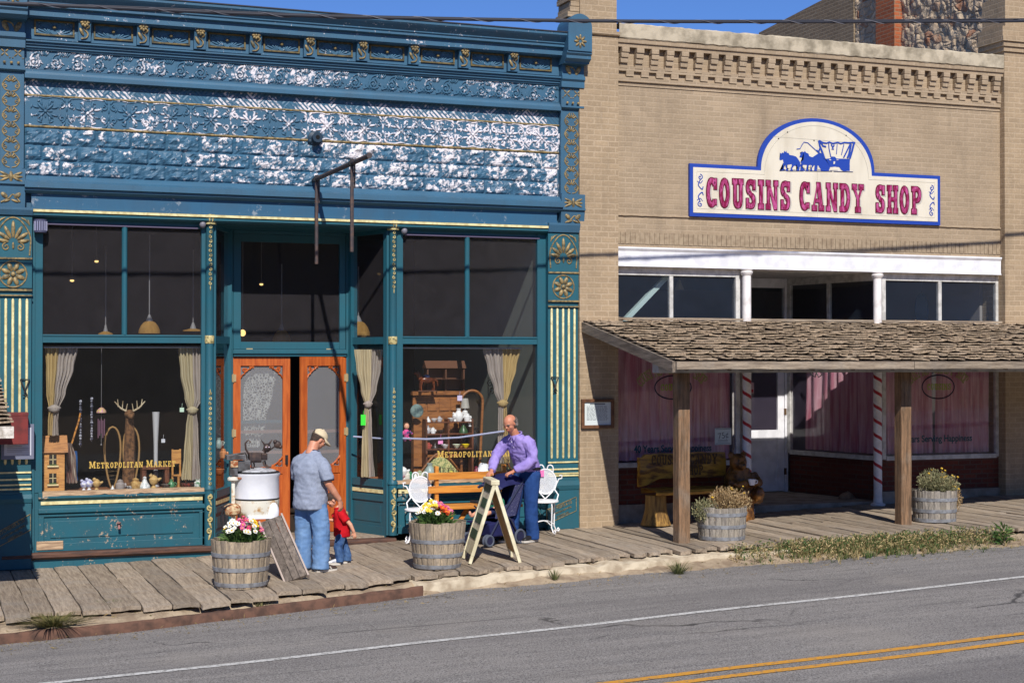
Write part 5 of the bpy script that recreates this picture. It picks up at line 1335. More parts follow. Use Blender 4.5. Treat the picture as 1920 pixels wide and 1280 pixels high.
FT = thing('wall_flange', (X(592, -.1), -.03, at(592, 259, -.1).z), 'dark round iron flange bolted on the floral band above the pipe bracket', 'fitting')
tp(FT, 'flange', M('dark_blue_iron', sr(30, 52, 70), .5), lambda b: (b.lathe([(.10, 0), (.10, .03), (.06, .05), (.055, .14), (.07, .15), (.07, .17)], (0, 0, 0), 14, True, Matrix.Rotation(R(90), 3, 'X')), b.ball((-.07, -.02, -.04), .035), b.ball((.075, -.02, -.03), .03)))
tp(FT, 'bore', M('bore_black', (.004, .004, .005), .9), lambda b: b.lathe([(.03, .171), (.028, .175)], (0, 0, 0), 12, True, Matrix.Rotation(R(90), 3, 'X')))
# ---- lamps under the lintel
LN = thing('lantern', (X(75, -.06), -.06, at(75, 424, -.06).z), 'small ribbed cylinder lantern at the top left corner of the market window', 'lamp')
tp(LN, 'body', M('lantern_grey', sr(70, 72, 96), .5), lambda b: (b.lathe([(.075, -.085), (.08, -.08), (.08, .08), (.075, .085)], (0, 0, 0), 18)))
tp(LN, 'ribs', M('lantern_pale', sr(150, 152, 180), .5), lambda b: [b.bar((.082 * math.sin(a), -.082 * math.cos(a), -.06), (.082 * math.sin(a), -.082 * math.cos(a), .06), .008, .008) for a in [R(-70 + 20 * k) for k in range(8)]], None, False)
for u, v, lab in ((379, 421, 'small round sensor lamp beside the left column capital'), (757, 433, 'small round sensor lamp beside the right column capital')):
    S_ = thing('sensor_lamp', (X(u, -.02), -.02, at(u, v, -.02).z), lab, 'lamp', group='sensor lamps under the lintel')
    tp(S_, 'head', M('grey_plastic', sr(120, 118, 128), .5), lambda b: b.ball((0, -.02, 0), (.045, .05, .05)))
    tp(S_, 'stem', M('grey_plastic', (0, 0, 0)), lambda b: b.tube([(0, .02, .0), (0, .03, .11)], .012, 6))
for u, v, lab in ((47, 726, 'bent black iron hook on the left fluted pilaster'), (1040, 720, 'crossed black iron hook on the right fluted pilaster')):
    H_ = tag(MB(org=(X(u, -.09), -.095, at(u, v, -.09).z)).T and None or (lambda b: (b.tube([b.org + Vector(p) for p in ((-.055, 0, .10), (.055, 0, .10), (-.01, -.02, -.07), (.03, -.02, -.10))], .009, 6), b.tube([b.org + Vector(p) for p in ((-.055, 0, .10), (.02, -.02, -.09), (-.03, -.02, -.10))], .009, 6), b.build('iron_hook', IRON, None, True))[2])(MB(org=(X(u, -.09), -.095, at(u, v, -.09).z))), lab, 'hook')
# ---- overhead cables
CAB = M('cable_sheath', sr(44, 46, 56), .6)
def cable(name, pts, Y, r, label, wrap=False):
    P = [at(u, v, Y - .22 * max(0, min(1, u / 1900))) for u, v in pts]; out = []
    n = 16; P = [P[0] * 2 - P[1]] + P + [P[-1] * 2 - P[-2]]
    for i in range(1, len(P) - 2):
        for k in range(n):
            t = k / n; a, c, d, e = P[i - 1:i + 3]
            out.append(.5 * ((2 * c) + (d - a) * t + (2 * a - 5 * c + 4 * d - e) * t * t + (3 * c - a - 3 * d + e) * t ** 3))
    mid = out[len(out) // 2]
    T_ = thing(name, mid, label, 'cable')
    tp(T_, 'strand', CAB, lambda b: b.tube([p - mid for p in out], r, 8))
    if wrap:
        h = []
        L = 0
        for p, q in zip(out, out[1:]):
            m_ = 12
            for k in range(m_):
                L += (q - p).length / m_; a = L / .62 * 2 * PI; c = p.lerp(q, k / m_) - mid
                h.append(c + Vector((0, math.cos(a), math.sin(a))) * (r + .004))
        tp(T_, 'lashing_wire', M('bright_wire', sr(104, 104, 112), .6), lambda b: b.tube(h, .005, 4))
    return T_
cable('utility_cable', [(-700, -14), (-200, -2), (200, 15), (600, 31), (1100, 40), (1500, 41.5), (1920, 40), (2600, 34)], -3.04, .019, 'thick dark lashed cable crossing the whole picture above the shop fronts', True)
cable('utility_cable', [(-700, -20), (-200, -4), (0, 5), (260, 14), (600, 28), (1100, 37.5), (1500, 38.5), (1920, 36), (2600, 30)], -3.04, .009, 'thin wire running along the thick overhead cable')

# ---- half barrels
STAVE = m_plank('barrel_staves', sr(180, 162, 136), sr(134, 122, 108), sr(164, 150, 132), st=(9, 9, 1.6))
STAVEG = m_plank('grey_staves', sr(162, 154, 142), sr(120, 114, 108), sr(172, 160, 140), st=(9, 9, 1.6))
HOOP = M('galvanised_hoop', sr(146, 149, 154), .5, metal=.2, col2=sr(118, 118, 120), scale=14)
SOIL = M('potting_soil', (.05, .038, .028), .95, bump=.8, bscale=30, bdist=.03)
def barrel(u, v, r1, r0, h, hoops, label, mat, tilt=0.0):
    g = gnd(u, v)
    T_ = thing('half_barrel', (g.x, g.y, G(g.x)), label, 'barrel', random.uniform(0, 1), 'half barrels used as planters')
    T_.rotation_euler.x = tilt
    rr = lambda z: r0 + (r1 - r0) * (z / h) ** .8
    def stv(b):
        n = 22
        for i in range(n):
            b.rnd = random.random(); a0, a1 = 2 * PI * i / n + .006, 2 * PI * (i + 1) / n - .006; hh = h + random.uniform(-.012, .006)
            rows = []
            for k in range(8):
                z = hh * k / 7; row = []
                for q in range(5):
                    a = a0 + (a1 - a0) * q / 4; r = rr(z) - (.006 if q in (0, 4) else 0); row.append(b.v((r * math.cos(a), r * math.sin(a), z)))
                rows.append(row)
            for A, D in zip(rows, rows[1:]):
                for q in range(4): b.face([A[q], A[q + 1], D[q + 1], D[q]])
            inn = [b.v(((r1 - .035) * math.cos(a0 + (a1 - a0) * q / 4), (r1 - .035) * math.sin(a0 + (a1 - a0) * q / 4), hh)) for q in range(5)]
            low = [b.v(((r1 - .045) * math.cos(a0 + (a1 - a0) * q / 4), (r1 - .045) * math.sin(a0 + (a1 - a0) * q / 4), h - .12)) for q in range(5)]
            for q in range(4): b.face([rows[-1][q], rows[-1][q + 1], inn[q + 1], inn[q]]); b.face([inn[q], inn[q + 1], low[q + 1], low[q]])
    tp(T_, 'staves', mat, stv, None, False)
    for f in hoops:
        z = h * f; tp(T_, 'hoop', HOOP, lambda b: b.lathe([(rr(z - .022) - .002, z - .024), (rr(z - .022) + .006, z - .022), (rr(z + .022) + .006, z + .022), (rr(z + .022) - .002, z + .024)], (random.uniform(-.003, .003), 0, 0), 44, False))
    tp(T_, 'soil', SOIL, lambda b: b.grid(lambda i, j: ((r1 - .046) * j * math.cos(2 * PI * i), (r1 - .046) * j * math.sin(2 * PI * i), h - .07 + .03 * noise.noise((j * 5 * math.cos(2 * PI * i), j * 5 * math.sin(2 * PI * i), u))), 24, 5))
    return T_
B1 = barrel(452, 1098, .345, .29, .54, (.08, .40, .70), 'half barrel of bright mixed flowers next to the leaning grey board', STAVE)
B2 = barrel(820, 1063, .35, .275, .56, (.06, .30, .60), 'half barrel of mixed flowers left of the sandwich board', STAVE)
B3 = barrel(1353, 1010, .335, .30, .44, (.07, .42, .78), 'half barrel of dry brown plants beside the near porch post', STAVEG)
B4 = barrel(1752, 976, .315, .29, .44, (.06, .36, .72), 'half barrel of grey-green plants behind the far porch post', STAVEG)

# ---- plants
def m_leaf(name, a, b2, tr=.25):
    t = NT(name); r = t.attr()
    c = t.mix(r, (*a, 1), (*b2, 1)); p = t.princ(c, .6, 0, None, .25)
    tl = t.n('ShaderNodeBsdfTranslucent', {'Color': c}); m_ = t.n('ShaderNodeMixShader', {0: tr, 1: p.outputs[0], 2: tl.outputs[0]})
    t.t.links.new(m_.outputs[0], t.out.inputs[0]); return t.m
LEAF = m_leaf('green_leaf', (.05, .12, .03), (.14, .22, .06)); DRY = m_leaf('dry_leaf', sr(150, 120, 84), sr(196, 172, 130)); SAGE = m_leaf('sage_leaf', sr(108, 112, 80), sr(176, 168, 128)); GRASS = m_leaf('grass_blade', (.09, .13, .04), (.30, .26, .12))
def leafq(b, p, d, L, w, up=None):
    p, d = Vector(p), Vector(d).normalized(); s = d.cross(up or Vector((random.uniform(-1, 1), random.uniform(-1, 1), random.uniform(-.3, 1)))); 
    if s.length < 1e-3: s = d.orthogonal()
    s.normalize(); m = p + d * L * .5 + Vector((0, 0, L * .06))
    b.face([b.v(p), b.v(m + s * w / 2), b.v(p + d * L), b.v(m - s * w / 2)])
def stalk(b, p, q, r): b.tube([p, Vector(p).lerp(Vector(q), .5) + Vector((random.uniform(-.01, .01), random.uniform(-.01, .01), .005)), q], [r, r * .8, r * .5], 4, False)
_bl = {}
def blossom_mesh(col, kind):
    k = (col, kind)
    if k in _bl: return _bl[k]
    b = MB(); n = 7 if kind == 'daisy' else 5; r = .034 if kind == 'daisy' else .030
    for ring in range(1 if kind == 'daisy' else 2):
        for i in range(n):
            a = 2 * PI * (i + ring * .5) / n; d = Vector((math.cos(a), math.sin(a), .25 + .6 * ring)).normalized(); s = Vector((-math.sin(a), math.cos(a), 0)); w = .011 if kind == 'daisy' else .017; q = r * (1 - .25 * ring)
            b.rnd = random.random()
            b.face([b.v(d * .004 - s * .003), b.v(d * q * .6 - s * w), b.v(d * q + Vector((0, 0, .002))), b.v(d * q * .6 + s * w), b.v(d * .004 + s * .003)])
    mt = M('petal_%d' % len(_bl), col, .55, col2=tuple(x * .7 for x in col), scale=30)
    o = b.build('blossom', mt, None); me = o.data; me.materials.append(M('flower_centre', sr(226, 180, 40), .7))
    bm = bmesh.new(); bm.from_mesh(me)
    r_ = bmesh.ops.create_icosphere(bm, subdivisions=1, radius=.009, matrix=Matrix.Translation((0, 0, .006)))
    for v_ in r_['verts']:
        for f in v_.link_faces: f.material_index = 1
    bm.to_mesh(me); bm.free(); bpy.data.objects.remove(o)
    _bl[k] = me; return me
def blossoms(P, spots):
    for p, d, me, s in spots:
        o = bpy.data.objects.new('blossom', me); C.objects.link(o); o.parent = P; o.location = p; o.rotation_euler = Vector(d).to_track_quat('Z', 'Y').to_euler(); o.scale = (s, s, s)
PINK, WHT, YELW, ORNG, MAGN = sr(226, 110, 166), sr(238, 236, 226), sr(240, 206, 60), sr(228, 92, 48), sr(206, 50, 120)
def flower_bunch(B, h, r, label, mix, seed, lean=(0, 0)):
    rnd_ = random.Random(seed); random.seed(seed)
    T_ = thing('flowers', (B.location.x, B.location.y, B.location.z + h - .08), label, 'flowers')
    def fol(b):
        for _ in range(430):
            a, q = rnd_.uniform(0, 2 * PI), r * math.sqrt(rnd_.random()); b.rnd = rnd_.random()
            p = Vector((q * math.cos(a) + lean[0] * .5, q * math.sin(a), rnd_.uniform(.01, .16))); leafq(b, p, (math.cos(a) * .7 + rnd_.uniform(-.5, .5), math.sin(a) * .7 + rnd_.uniform(-.5, .5), rnd_.uniform(.1, 1)), rnd_.uniform(.05, .11), rnd_.uniform(.014, .034))
    tp(T_, 'foliage', LEAF, fol, None, False)
    sp = []
    st = MB()
    for _ in range(84):
        a, q = rnd_.uniform(0, 2 * PI), r * math.sqrt(rnd_.random()) * 1.12; x, y = q * math.cos(a) + lean[0], q * math.sin(a)
        z = .13 + .19 * (1 - (q / r) ** 2 * .6) * rnd_.uniform(.6, 1.05) + lean[1] * x
        best = min(mix, key=lambda m_: (x - m_[0]) ** 2 * 6 + rnd_.random() * .06 + (z - m_[1]) ** 2 * 3)
        sp.append(((x, y, z), (x * 2, y * 2 - .5, .55), blossom_mesh(best[2], best[3]), rnd_.uniform(.7, 1.15)))
        stalk(st, (x * .5, y * .5, 0), (x, y, z), .004)
    st.build('stems', LEAF, T_)
    blossoms(T_, sp)
    return T_
flower_bunch(B1, .54, .21, 'bunch of pink, white and yellow flowers in the left flower barrel', [(-.15, .2, WHT, 'daisy'), (-.18, .15, YELW, 'rose'), (.0, .34, PINK, 'rose'), (.06, .3, MAGN, 'rose'), (.15, .22, YELW, 'rose'), (.1, .2, WHT, 'rose'), (.22, .1, PINK, 'rose')], 5, (.02, 0))
flower_bunch(B2, .56, .20, 'bunch of white daisies, orange and pink flowers in the barrel by the sandwich board', [(-.18, .1, WHT, 'daisy'), (-.12, .22, WHT, 'daisy'), (-.1, .2, YELW, 'daisy'), (.0, .12, ORNG, 'rose'), (.06, .14, ORNG, 'rose'), (.06, .34, PINK, 'rose'), (.16, .2, PINK, 'rose'), (.12, .3, MAGN, 'rose'), (-.1, .12, PINK, 'daisy')], 9, (-.03, 0))
def dry_bush(B, h, label, mat1, mat2, blobs, seed, nb):
    rnd_ = random.Random(seed); random.seed(seed)
    T_ = thing('dry_plant', (B.location.x, B.location.y, B.location.z + h - .07), label, 'plant')
    for mt, nm, part in ((mat1, 'foliage', 0), (mat2, 'dry_foliage', 1)):
        def fol(b):
            for cx, cz, rx, rz, n, which in blobs:
                if which != part: continue
                for _ in range(n):
                    a, t_ = rnd_.uniform(0, 2 * PI), rnd_.uniform(-1, 1); q = rnd_.random() ** .5; e = math.sqrt(1 - t_ * t_)
                    p = Vector((cx + rx * q * e * math.cos(a), -.05 + rx * .8 * q * e * math.sin(a), cz + rz * q * t_)); b.rnd = rnd_.random()
                    leafq(b, p, (p.x - cx + rnd_.uniform(-.2, .2), p.y + rnd_.uniform(-.2, .2), rnd_.uniform(-.2, .8)), rnd_.uniform(.02, .05), rnd_.uniform(.008, .018))
                    if rnd_.random() < .12: stalk(b, (cx * .4, 0, 0), p, .003)
        tp(T_, nm, mt, fol, None, False)
    sp = []; st = MB()
    for _ in range(nb):
        cx, cz, rx, rz, n, which = rnd_.choice(blobs); x = cx + rnd_.uniform(-rx, rx) * .8; z = cz + rz * rnd_.uniform(.7, 1.25); y = rnd_.uniform(-.2, .1)
        sp.append(((x, y, z), (0, -.6, .6), blossom_mesh(sr(214, 178, 64), 'rose'), rnd_.uniform(.35, .7))); stalk(st, (x * .8, y, z - .12), (x, y, z), .003)
    st.build('stems', DRY, T_); blossoms(T_, sp)
    return T_
dry_bush(B3, .44, 'straggling plant with brown seed heads and few yellow flowers in the near grey barrel', SAGE, DRY, [(-.28, .02, .18, .16, 900, 0), (.02, .16, .22, .17, 1100, 1), (.26, .10, .16, .18, 600, 1), (-.26, -.06, .14, .10, 300, 0), (.12, -.02, .1, .12, 260, 1)], 3, 9)
dry_bush(B4, .44, 'bushy grey-green plant with yellow button flowers in the barrel behind the far porch post', SAGE, DRY, [(-.06, .18, .24, .18, 1500, 0), (.16, .12, .2, .16, 900, 0), (.30, -.08, .12, .18, 600, 1)], 4, 20)

# ---- weeds along the edge of the walk
def tuft(b, c, n, h, spread, w=.006):
    base = random.choice((.0, .1, .25, .8, .95))
    for _ in range(n):
        a = random.uniform(0, 2 * PI); d = Vector((math.cos(a), math.sin(a), 0)) * random.uniform(0, spread); p = Vector(c) + d * .3; b.rnd = min(1, max(0, base + random.uniform(-.2, .25))); hh = h * random.uniform(.5, 1.1)
        q = p + d * .5 + Vector((0, 0, hh * .6)); e = p + d * 1.1 + Vector((0, 0, hh)); s = Vector((-math.sin(a), math.cos(a), 0)) * w / 2
        b.face([b.v(p - s), b.v(p + s), b.v(q + s * .8), b.v(q - s * .8)]); b.face([b.v(q - s * .8), b.v(q + s * .8), b.v(e)])
def vz(x, y): return max(verge(x, y), G(x) - .20)
random.seed(21)
WCL = [(1370, 22), (1400, 30), (1455, 26), (1470, 40), (1530, 34), (1560, 40), (1600, 30), (1640, 26), (1680, 28), (1590, 90), (1480, 80), (1720, 26), (1780, 36), (1850, 40), (1270, 30)]
def weedstrip(b):
    for _ in range(1300):
        cu, cs = random.choice(WCL); u = random.gauss(cu, cs)
        if not 1225 < u < 1930: continue
        g = gnd(u, 1010, -.12); g.y = front(g.x) - .04 - abs(random.gauss(0, .22)); big = .6 + .4 * math.exp(-((u - 1560) / 120) ** 2)
        tuft(b, (g.x, g.y, vz(g.x, g.y)), random.randint(4, 9), random.uniform(.04, .17) * big, .09, .008)
    for _ in range(5200):
        cu, cs = random.choice(WCL); u = random.gauss(cu, cs)
        if not 1225 < u < 1930: continue
        g = gnd(u, 1010, -.12); g.y = front(g.x) - .02 - abs(random.gauss(0, .2)); b.rnd = random.choice((.02, .15, .3, .85, .95, 1.0))
        leafq(b, (g.x, g.y, vz(g.x, g.y) + random.uniform(.01, .13)), (random.uniform(-1, 1), random.uniform(-1, .4), random.uniform(0, 1)), random.uniform(.025, .06), random.uniform(.012, .022))
WD = MB(); weedstrip(WD); tag(WD.build('weeds', m_leaf('weed_leaf', (.05, .12, .03), sr(190, 168, 122)), None, False), kind='stuff')
STRAW = m_leaf('straw_litter', sr(176, 150, 104), sr(120, 112, 66))
LT = MB()
for _ in range(900):
    u = random.uniform(-30, 1920); e = 1215 - u * .115 if u < 1100 else 1090 - (u - 1100) * .078
    g = gnd(u, e + random.uniform(-26, 4), -.15); LT.rnd = random.random(); leafq(LT, (g.x, g.y, vz(g.x, g.y) + .004), (random.uniform(-1, 1), random.uniform(-1, 1), random.uniform(0, .5)), random.uniform(.02, .07), random.uniform(.004, .012))
tag(LT.build('straw_litter', STRAW, None, False), kind='stuff')
def tuft_thing(name, u, v, n, h, sp, label, mat=None, w=.007):
    g = gnd(u, v, -.14); z = vz(g.x, g.y); b = MB(org=(g.x, g.y, z)); tuft(b, (g.x, g.y, z), n, h, sp, w)
    return tag(b.build(name, mat or GRASS, None, False), label, 'grass', 'grass tufts by the kerb')
for a in ((490, 1140, 90, .13, .14, 'spiky green grass tuft at the rusty kerb below the left flower barrel'), (215, 1152, 110, .10, .2, 'low grass clump behind the rusty kerb at the left'), (1040, 1082, 60, .13, .12, 'dry spiky grass tuft before the pale kerb under the sandwich board'), (1272, 1066, 140, .16, .2, 'green grass tuft in the gutter left of the near porch post'), (1055, 1046, 30, .05, .1, 'tiny grass tuft growing through the planks'), (1650, 1022, 120, .13, .3, 'pale grass clump at the right end of the weeds'), (1800, 1010, 120, .14, .3, 'straw coloured grass clump beside the thistle')): tuft_thing('grass_tuft', *a)
tuft_thing('dry_weed', 100, 1180, 420, .10, .42, 'wide flat patch of dry weeds at the far left kerb', m_leaf('dry_weed_leaf', (.14, .14, .05), sr(176, 148, 100)), .012)
def thistle():
    g = gnd(1882, 1012, -.12); z = vz(g.x, g.y); b = MB(org=(g.x, g.y, z))
    for k in range(70):
        a = random.uniform(0, 2 * PI); b.rnd = random.random(); leafq(b, (g.x + .03 * math.cos(a), g.y + .03 * math.sin(a), z + random.uniform(0, .2)), (math.cos(a), math.sin(a), random.uniform(-.1, .9)), random.uniform(.10, .2), random.uniform(.02, .035))
    tag(b.build('thistle', LEAF, None, False), 'dark green thistle at the road edge on the far right', 'plant')
thistle()

# ---- white wire chairs
WMET = M('white_enamelled_wire', sr(236, 236, 238), .4)
def m_mesh_white():
    t = NT('white_perforated'); c = t.coord()
    sx = t.n('ShaderNodeSeparateXYZ', {0: c})
    a = t.math('ABSOLUTE', t.math('SINE', t.math('MULTIPLY', t.math('ADD', sx.outputs[0], sx.outputs[2]), 190))); d = t.math('ABSOLUTE', t.math('SINE', t.math('MULTIPLY', t.math('SUBTRACT', sx.outputs[0], sx.outputs[2]), 190)))
    h = t.math('MULTIPLY', t.math('GREATER_THAN', a, .62), t.math('GREATER_THAN', d, .62))
    p = t.princ((*sr(228, 230, 234), 1), .4); m_ = t.n('ShaderNodeMixShader', {0: h, 1: p.outputs[0], 2: t.n('ShaderNodeBsdfTransparent').outputs[0]}); t.t.links.new(m_.outputs[0], t.out.inputs[0]); return t.m
WPERF = m_mesh_white()
def wire_chair(u, v, rz, label):
    gx = X(u, -.42); T_ = thing('wire_chair', (gx, -.42, G(gx)), label, 'chair', rz, 'white wire chairs before the market')
    r = .205; hs = .45
    tp(T_, 'seat', WMET, lambda b: b.lathe([(.02, hs - .012), (r - .01, hs - .012), (r + .008, hs - .004), (r + .008, hs + .012), (r - .01, hs + .02), (.02, hs + .016)], (0, 0, 0), 28))
    for a in (45, 135, 225, 315):
        ca, sa = math.cos(R(a)), math.sin(R(a)); f = lambda q, z: (q * ca, q * sa, z)
        tp(T_, 'leg', WMET, lambda b: b.tube([f(r - .02, hs - .012), f(r - .01, hs - .06), f(r - .015, .25), f(r - .02, .10), f(r + .02, .03), f(r + .06, .02), f(r + .075, .045), f(r + .055, .065), f(r + .04, .045)], .010, 6))
    tp(T_, 'brace_ring', WMET, lambda b: [b.tube([((r - .02) * math.cos(R(a)), (r - .02) * math.sin(R(a)), .12), (.5 * (r - .02) * math.cos(R(a)), .5 * (r - .02) * math.sin(R(a)), .17), (0, 0, .18)], .007, 6) for a in (45, 135, 225, 315)])
    yb = .19
    bk = tp(T_, 'back_frame', WMET, lambda b: (b.tube([(.15 * math.cos(2 * PI * i / 30), yb + .03, .71 + .175 * math.sin(2 * PI * i / 30)) for i in range(30)], .010, 6, closed=True),
        [b.tube([(s * .17, yb - .06, hs), (s * .185, yb, .53), (s * .13, yb + .02, .60), (s * .155, yb + .03, .68), (s * .19, yb + .03, .75), (s * .23, yb + .03, .76), (s * .235, yb + .03, .80), (s * .20, yb + .03, .80)], .010, 6) for s in (-1, 1)],
        [b.tube([(s * .105, yb + .03, .845)] + [(s * (.066 + .042 * math.cos(R(a))), yb + .03, .895 + .050 * math.sin(R(a))) for a in range(-10, 200, 15)] + [(s * .012, yb + .03, .875)], .009, 6) for s in (-1, 1)],
        [b.tube([(s * .10, yb + .02, .57), (0, yb - .02, hs + .02)], .008, 6) for s in (-1, 1)]))
    tp(T_, 'back_mesh', WPERF, lambda b: b.lathe([(.001, -.0015), (.145, -.0015), (.145, .0015), (.001, .0015)], (0, yb + .03, .71), 28, True, Matrix(((1, 0, 0), (0, 0, 1), (0, 1.17, 0)))), bk)
    return T_
CH1 = wire_chair(788, 1002, R(-18), 'white wire chair standing behind the right flower barrel')
CH2 = wire_chair(1019, 990, R(-30), 'white wire chair with a pink tag behind the purple shirted man')
o = tp(CH2, 'pink_tag', M('pink_card', sr(244, 120, 180), .6), lambda b: b.box(-.12, -.02, .195, .205, .78, .87), None, False)
# ---- orange slat bench
BW = M('honey_wood', sr(210, 142, 60), .5, col2=sr(184, 114, 44), scale=4, st=(.8, 8, 8), bump=.15, bscale=40)
gb = at(880, 0, -.42); bxc, bhl = (X(806, -.4) + X(966, -.4)) / 2, (X(966, -.4) - X(806, -.4)) / 2
BN = thing('bench', (bxc, -.55, G(bxc)), 'orange wooden slat bench against the right market window', 'bench')
hz_ = lambda v: at(880, v, -.4).z - G(bxc)
for a, c in ((hz_(898), hz_(885)), (hz_(923), hz_(910))): tp(BN, 'back_rail', BW, lambda b: b.box(-bhl, bhl, .20, .235, a, c), None, False, .004)
for s in (-1, 1): tp(BN, 'back_post', BW, lambda b: b.bar((s * (bhl - .13), .26, .08), (s * (bhl - .13), .26, hz_(873)), .05, .07), None, False, .004)
for k in range(3): tp(BN, 'seat_slat', BW, lambda b: b.box(-bhl + .03, bhl - .03, -.22 + k * .145, -.085 + k * .145, hz_(943) - .04, hz_(943)), None, False, .004)
for s in (-1, 1):
    tp(BN, 'leg', BW, lambda b: (b.bar((s * (bhl - .2), -.15, 0), (s * (bhl - .2), -.12, hz_(943) - .041), .06, .09), b.bar((s * (bhl - .2), .18, 0), (s * (bhl - .2), .15, hz_(943) - .041), .06, .09)), None, False, .004)
    tp(BN, 'diagonal_bar', BW, lambda b: b.bar((s * (bhl - .17), -.06, .02), (s * (bhl - .48), -.06, hz_(943) - .045), .05, .06, (0, 1, 0)), None, False, .003)
# ---- sandwich board
gA = gnd(921, 1050)
SBD = thing('sandwich_board', (gA.x, gA.y, G(gA.x)), 'cream and green folding sandwich board seen from its edge', 'sign', R(-11))
CRM = M('cream_plastic', sr(226, 218, 186), .5, col2=sr(198, 188, 156), scale=6); GRN = M('dark_green_paint', sr(36, 78, 54), .6)
hA, sA, wA = .98, .31, .30
for s in (-1, 1):
    M4 = Matrix.Translation((0, 0, hA)) @ Matrix.Rotation(math.atan2(sA, hA) * -s, 4, 'Y')
    L = math.hypot(sA, hA)
    pn = tp(SBD, 'panel', CRM, lambda b: (b.box(-.012, .012, -wA, wA, -L + .10, -.02, M4), b.box(-.02, .02, -wA, -wA + .045, -L, -L + .0995, M4), b.box(-.02, .02, wA - .045, wA, -L, -L + .0995, M4), b.box(-.022, .022, -wA - .002, -wA + .04, -L + .1, 0, M4), b.box(-.022, .022, wA - .04, wA + .002, -L + .1, 0, M4)), None, False, .004)
    if s < 0: tp(SBD, 'green_lettering', GRN, lambda b: [b.box(-.0175, -.0125, -wA + .06 + .03 * (k % 2), wA - .06 - .05 * ((k * 5) % 3), -.14 - k * .20, -.02 - k * .20, M4) for k in range(4)], pn, False, .01)
    else: tp(SBD, 'tan_inside', M('tan_board', sr(172, 140, 96), .7), lambda b: b.box(-.0165, -.0125, -wA + .042, wA - .042, -L + .13, -.05, M4), pn, False)
tp(SBD, 'ridge_hinge', CRM, lambda b: b.box(-.055, .055, -wA - .01, wA + .01, hA - .03, hA + .035), None, False, .012)
# ---- leaning weathered panel
pb0, pt0 = gnd(557, 1088), at(508, 974, -2.1)
LB = thing('leaning_board', (pb0.x, pb0.y, pb0.z), 'weathered grey wooden panel leaning between the left flower barrel and the man in the cap', 'board')
vec = Vector(pt0) - Vector(pb0); ex = vec.normalized(); ey = Vector((.86, -.42, .0)); ey = (ey - ex * ey.dot(ex)).normalized(); en = ex.cross(ey)
M4 = Matrix(((ex.x, ey.x, en.x, 0), (ex.y, ey.y, en.y, 0), (ex.z, ey.z, en.z, 0), (0, 0, 0, 1)))
GB = m_plank('grey_panel', sr(132, 120, 110), sr(88, 80, 74), sr(116, 106, 98), st=(9, 2.5, 9))
tp(LB, 'panel', GB, lambda b: [b.jit().box(.02, vec.length, -.125 + .085 * k, -.045 + .085 * k, -.02, .02, M4) for k in range(3)], None, False, .003)
tp(LB, 'edge_rail', M('pale_edge', sr(176, 160, 150), .8), lambda b: [b.box(.0, vec.length + .02, y, y + .022, -.03, .035, M4) for y in (-.15, .132)], None, False, .003)
tp(LB, 'end_batten', GB, lambda b: b.box(vec.length - .01, vec.length + .05, -.155, .15, .036, .075, M4), None, False, .003)
tp(LB, 'latch', M('tarnished_brass', (0, 0, 0)), lambda b: b.box(vec.length * .42, vec.length * .42 + .06, .05, .11, .0205, .03, M4), None, False)
# ---- old wringer washing machine
gW = at(481, 1000, -.45); wx = gW.x; WS = 1.0
WM_ = thing('washing_machine', (wx, -.45, G(wx)), 'old white enamel wringer washing machine with rust, outside the shop door', 'washer')
wz = lambda v: at(481, v, -.75).z - G(wx)
ENAM = M('white_enamel', sr(232, 234, 240), .25, col2=sr(216, 218, 226), scale=3)
def m_rustwhite():
    t = NT('rust_stained_enamel'); c = t.coord(); n = t.noise(c, 7, 6, .65)
    col = t.mix(t.ramp(n, .50, .60), (*sr(226, 222, 208), 1), (*sr(196, 164, 120), 1)); col = t.mix(t.ramp(n, .62, .70), col, (*sr(150, 84, 44), 1)); col = t.mix(t.ramp(t.noise(c, 40, 2), .70, .74), col, (*sr(120, 80, 60), 1))
    t.princ(col, .45); return t.m
RW = m_rustwhite()
def m_rusty():
    t = NT('rusty_cream'); c = t.coord(); n = t.noise(c, 16, 6, .65)
    t.princ(t.mix(t.ramp(n, .42, .56), (*sr(212, 190, 150), 1), (*sr(146, 78, 40), 1)), .6); return t.m
RC = m_rusty()
rT = .295
tp(WM_, 'tub', ENAM, lambda b: b.lathe([(.02, wz(938)), (rT - .015, wz(938)), (rT, wz(936)), (rT, wz(896)), (rT + .012, wz(893)), (rT + .012, wz(889)), (rT - .02, wz(887))], (0, 0, 0), 40))
tp(WM_, 'skirt', RW, lambda b: b.lathe([(.02, wz(974)), (rT - .07, wz(974)), (rT - .02, wz(966)), (rT, wz(958)), (rT + .002, wz(939.5)), (.02, wz(939))], (0, 0, 0), 40))
tp(WM_, 'rim_line', IRON, lambda b: (b.lathe([(rT + .003, wz(938.6)), (rT + .004, wz(937)), (rT + .003, wz(936.4))], (0, 0, 0), 40, False), b.lathe([(rT + .010, wz(888.9)), (rT - .01, wz(886)), (rT - .05, wz(885.5))], (0, 0, 0), 40, False)))
tp(WM_, 'lid', M('lid_enamel', sr(196, 198, 202), .3, col2=sr(150, 150, 154), scale=20), lambda b: b.lathe([(rT - .03, wz(887)), (rT - .05, wz(884)), (rT - .12, wz(881)), (.02, wz(878))], (0, 0, 0), 36))
tp(WM_, 'nameplate', ENAM, lambda b: (b.box(-.17, .17, -rT - .012, -rT + .12, wz(973), wz(967))), None, False, .004)
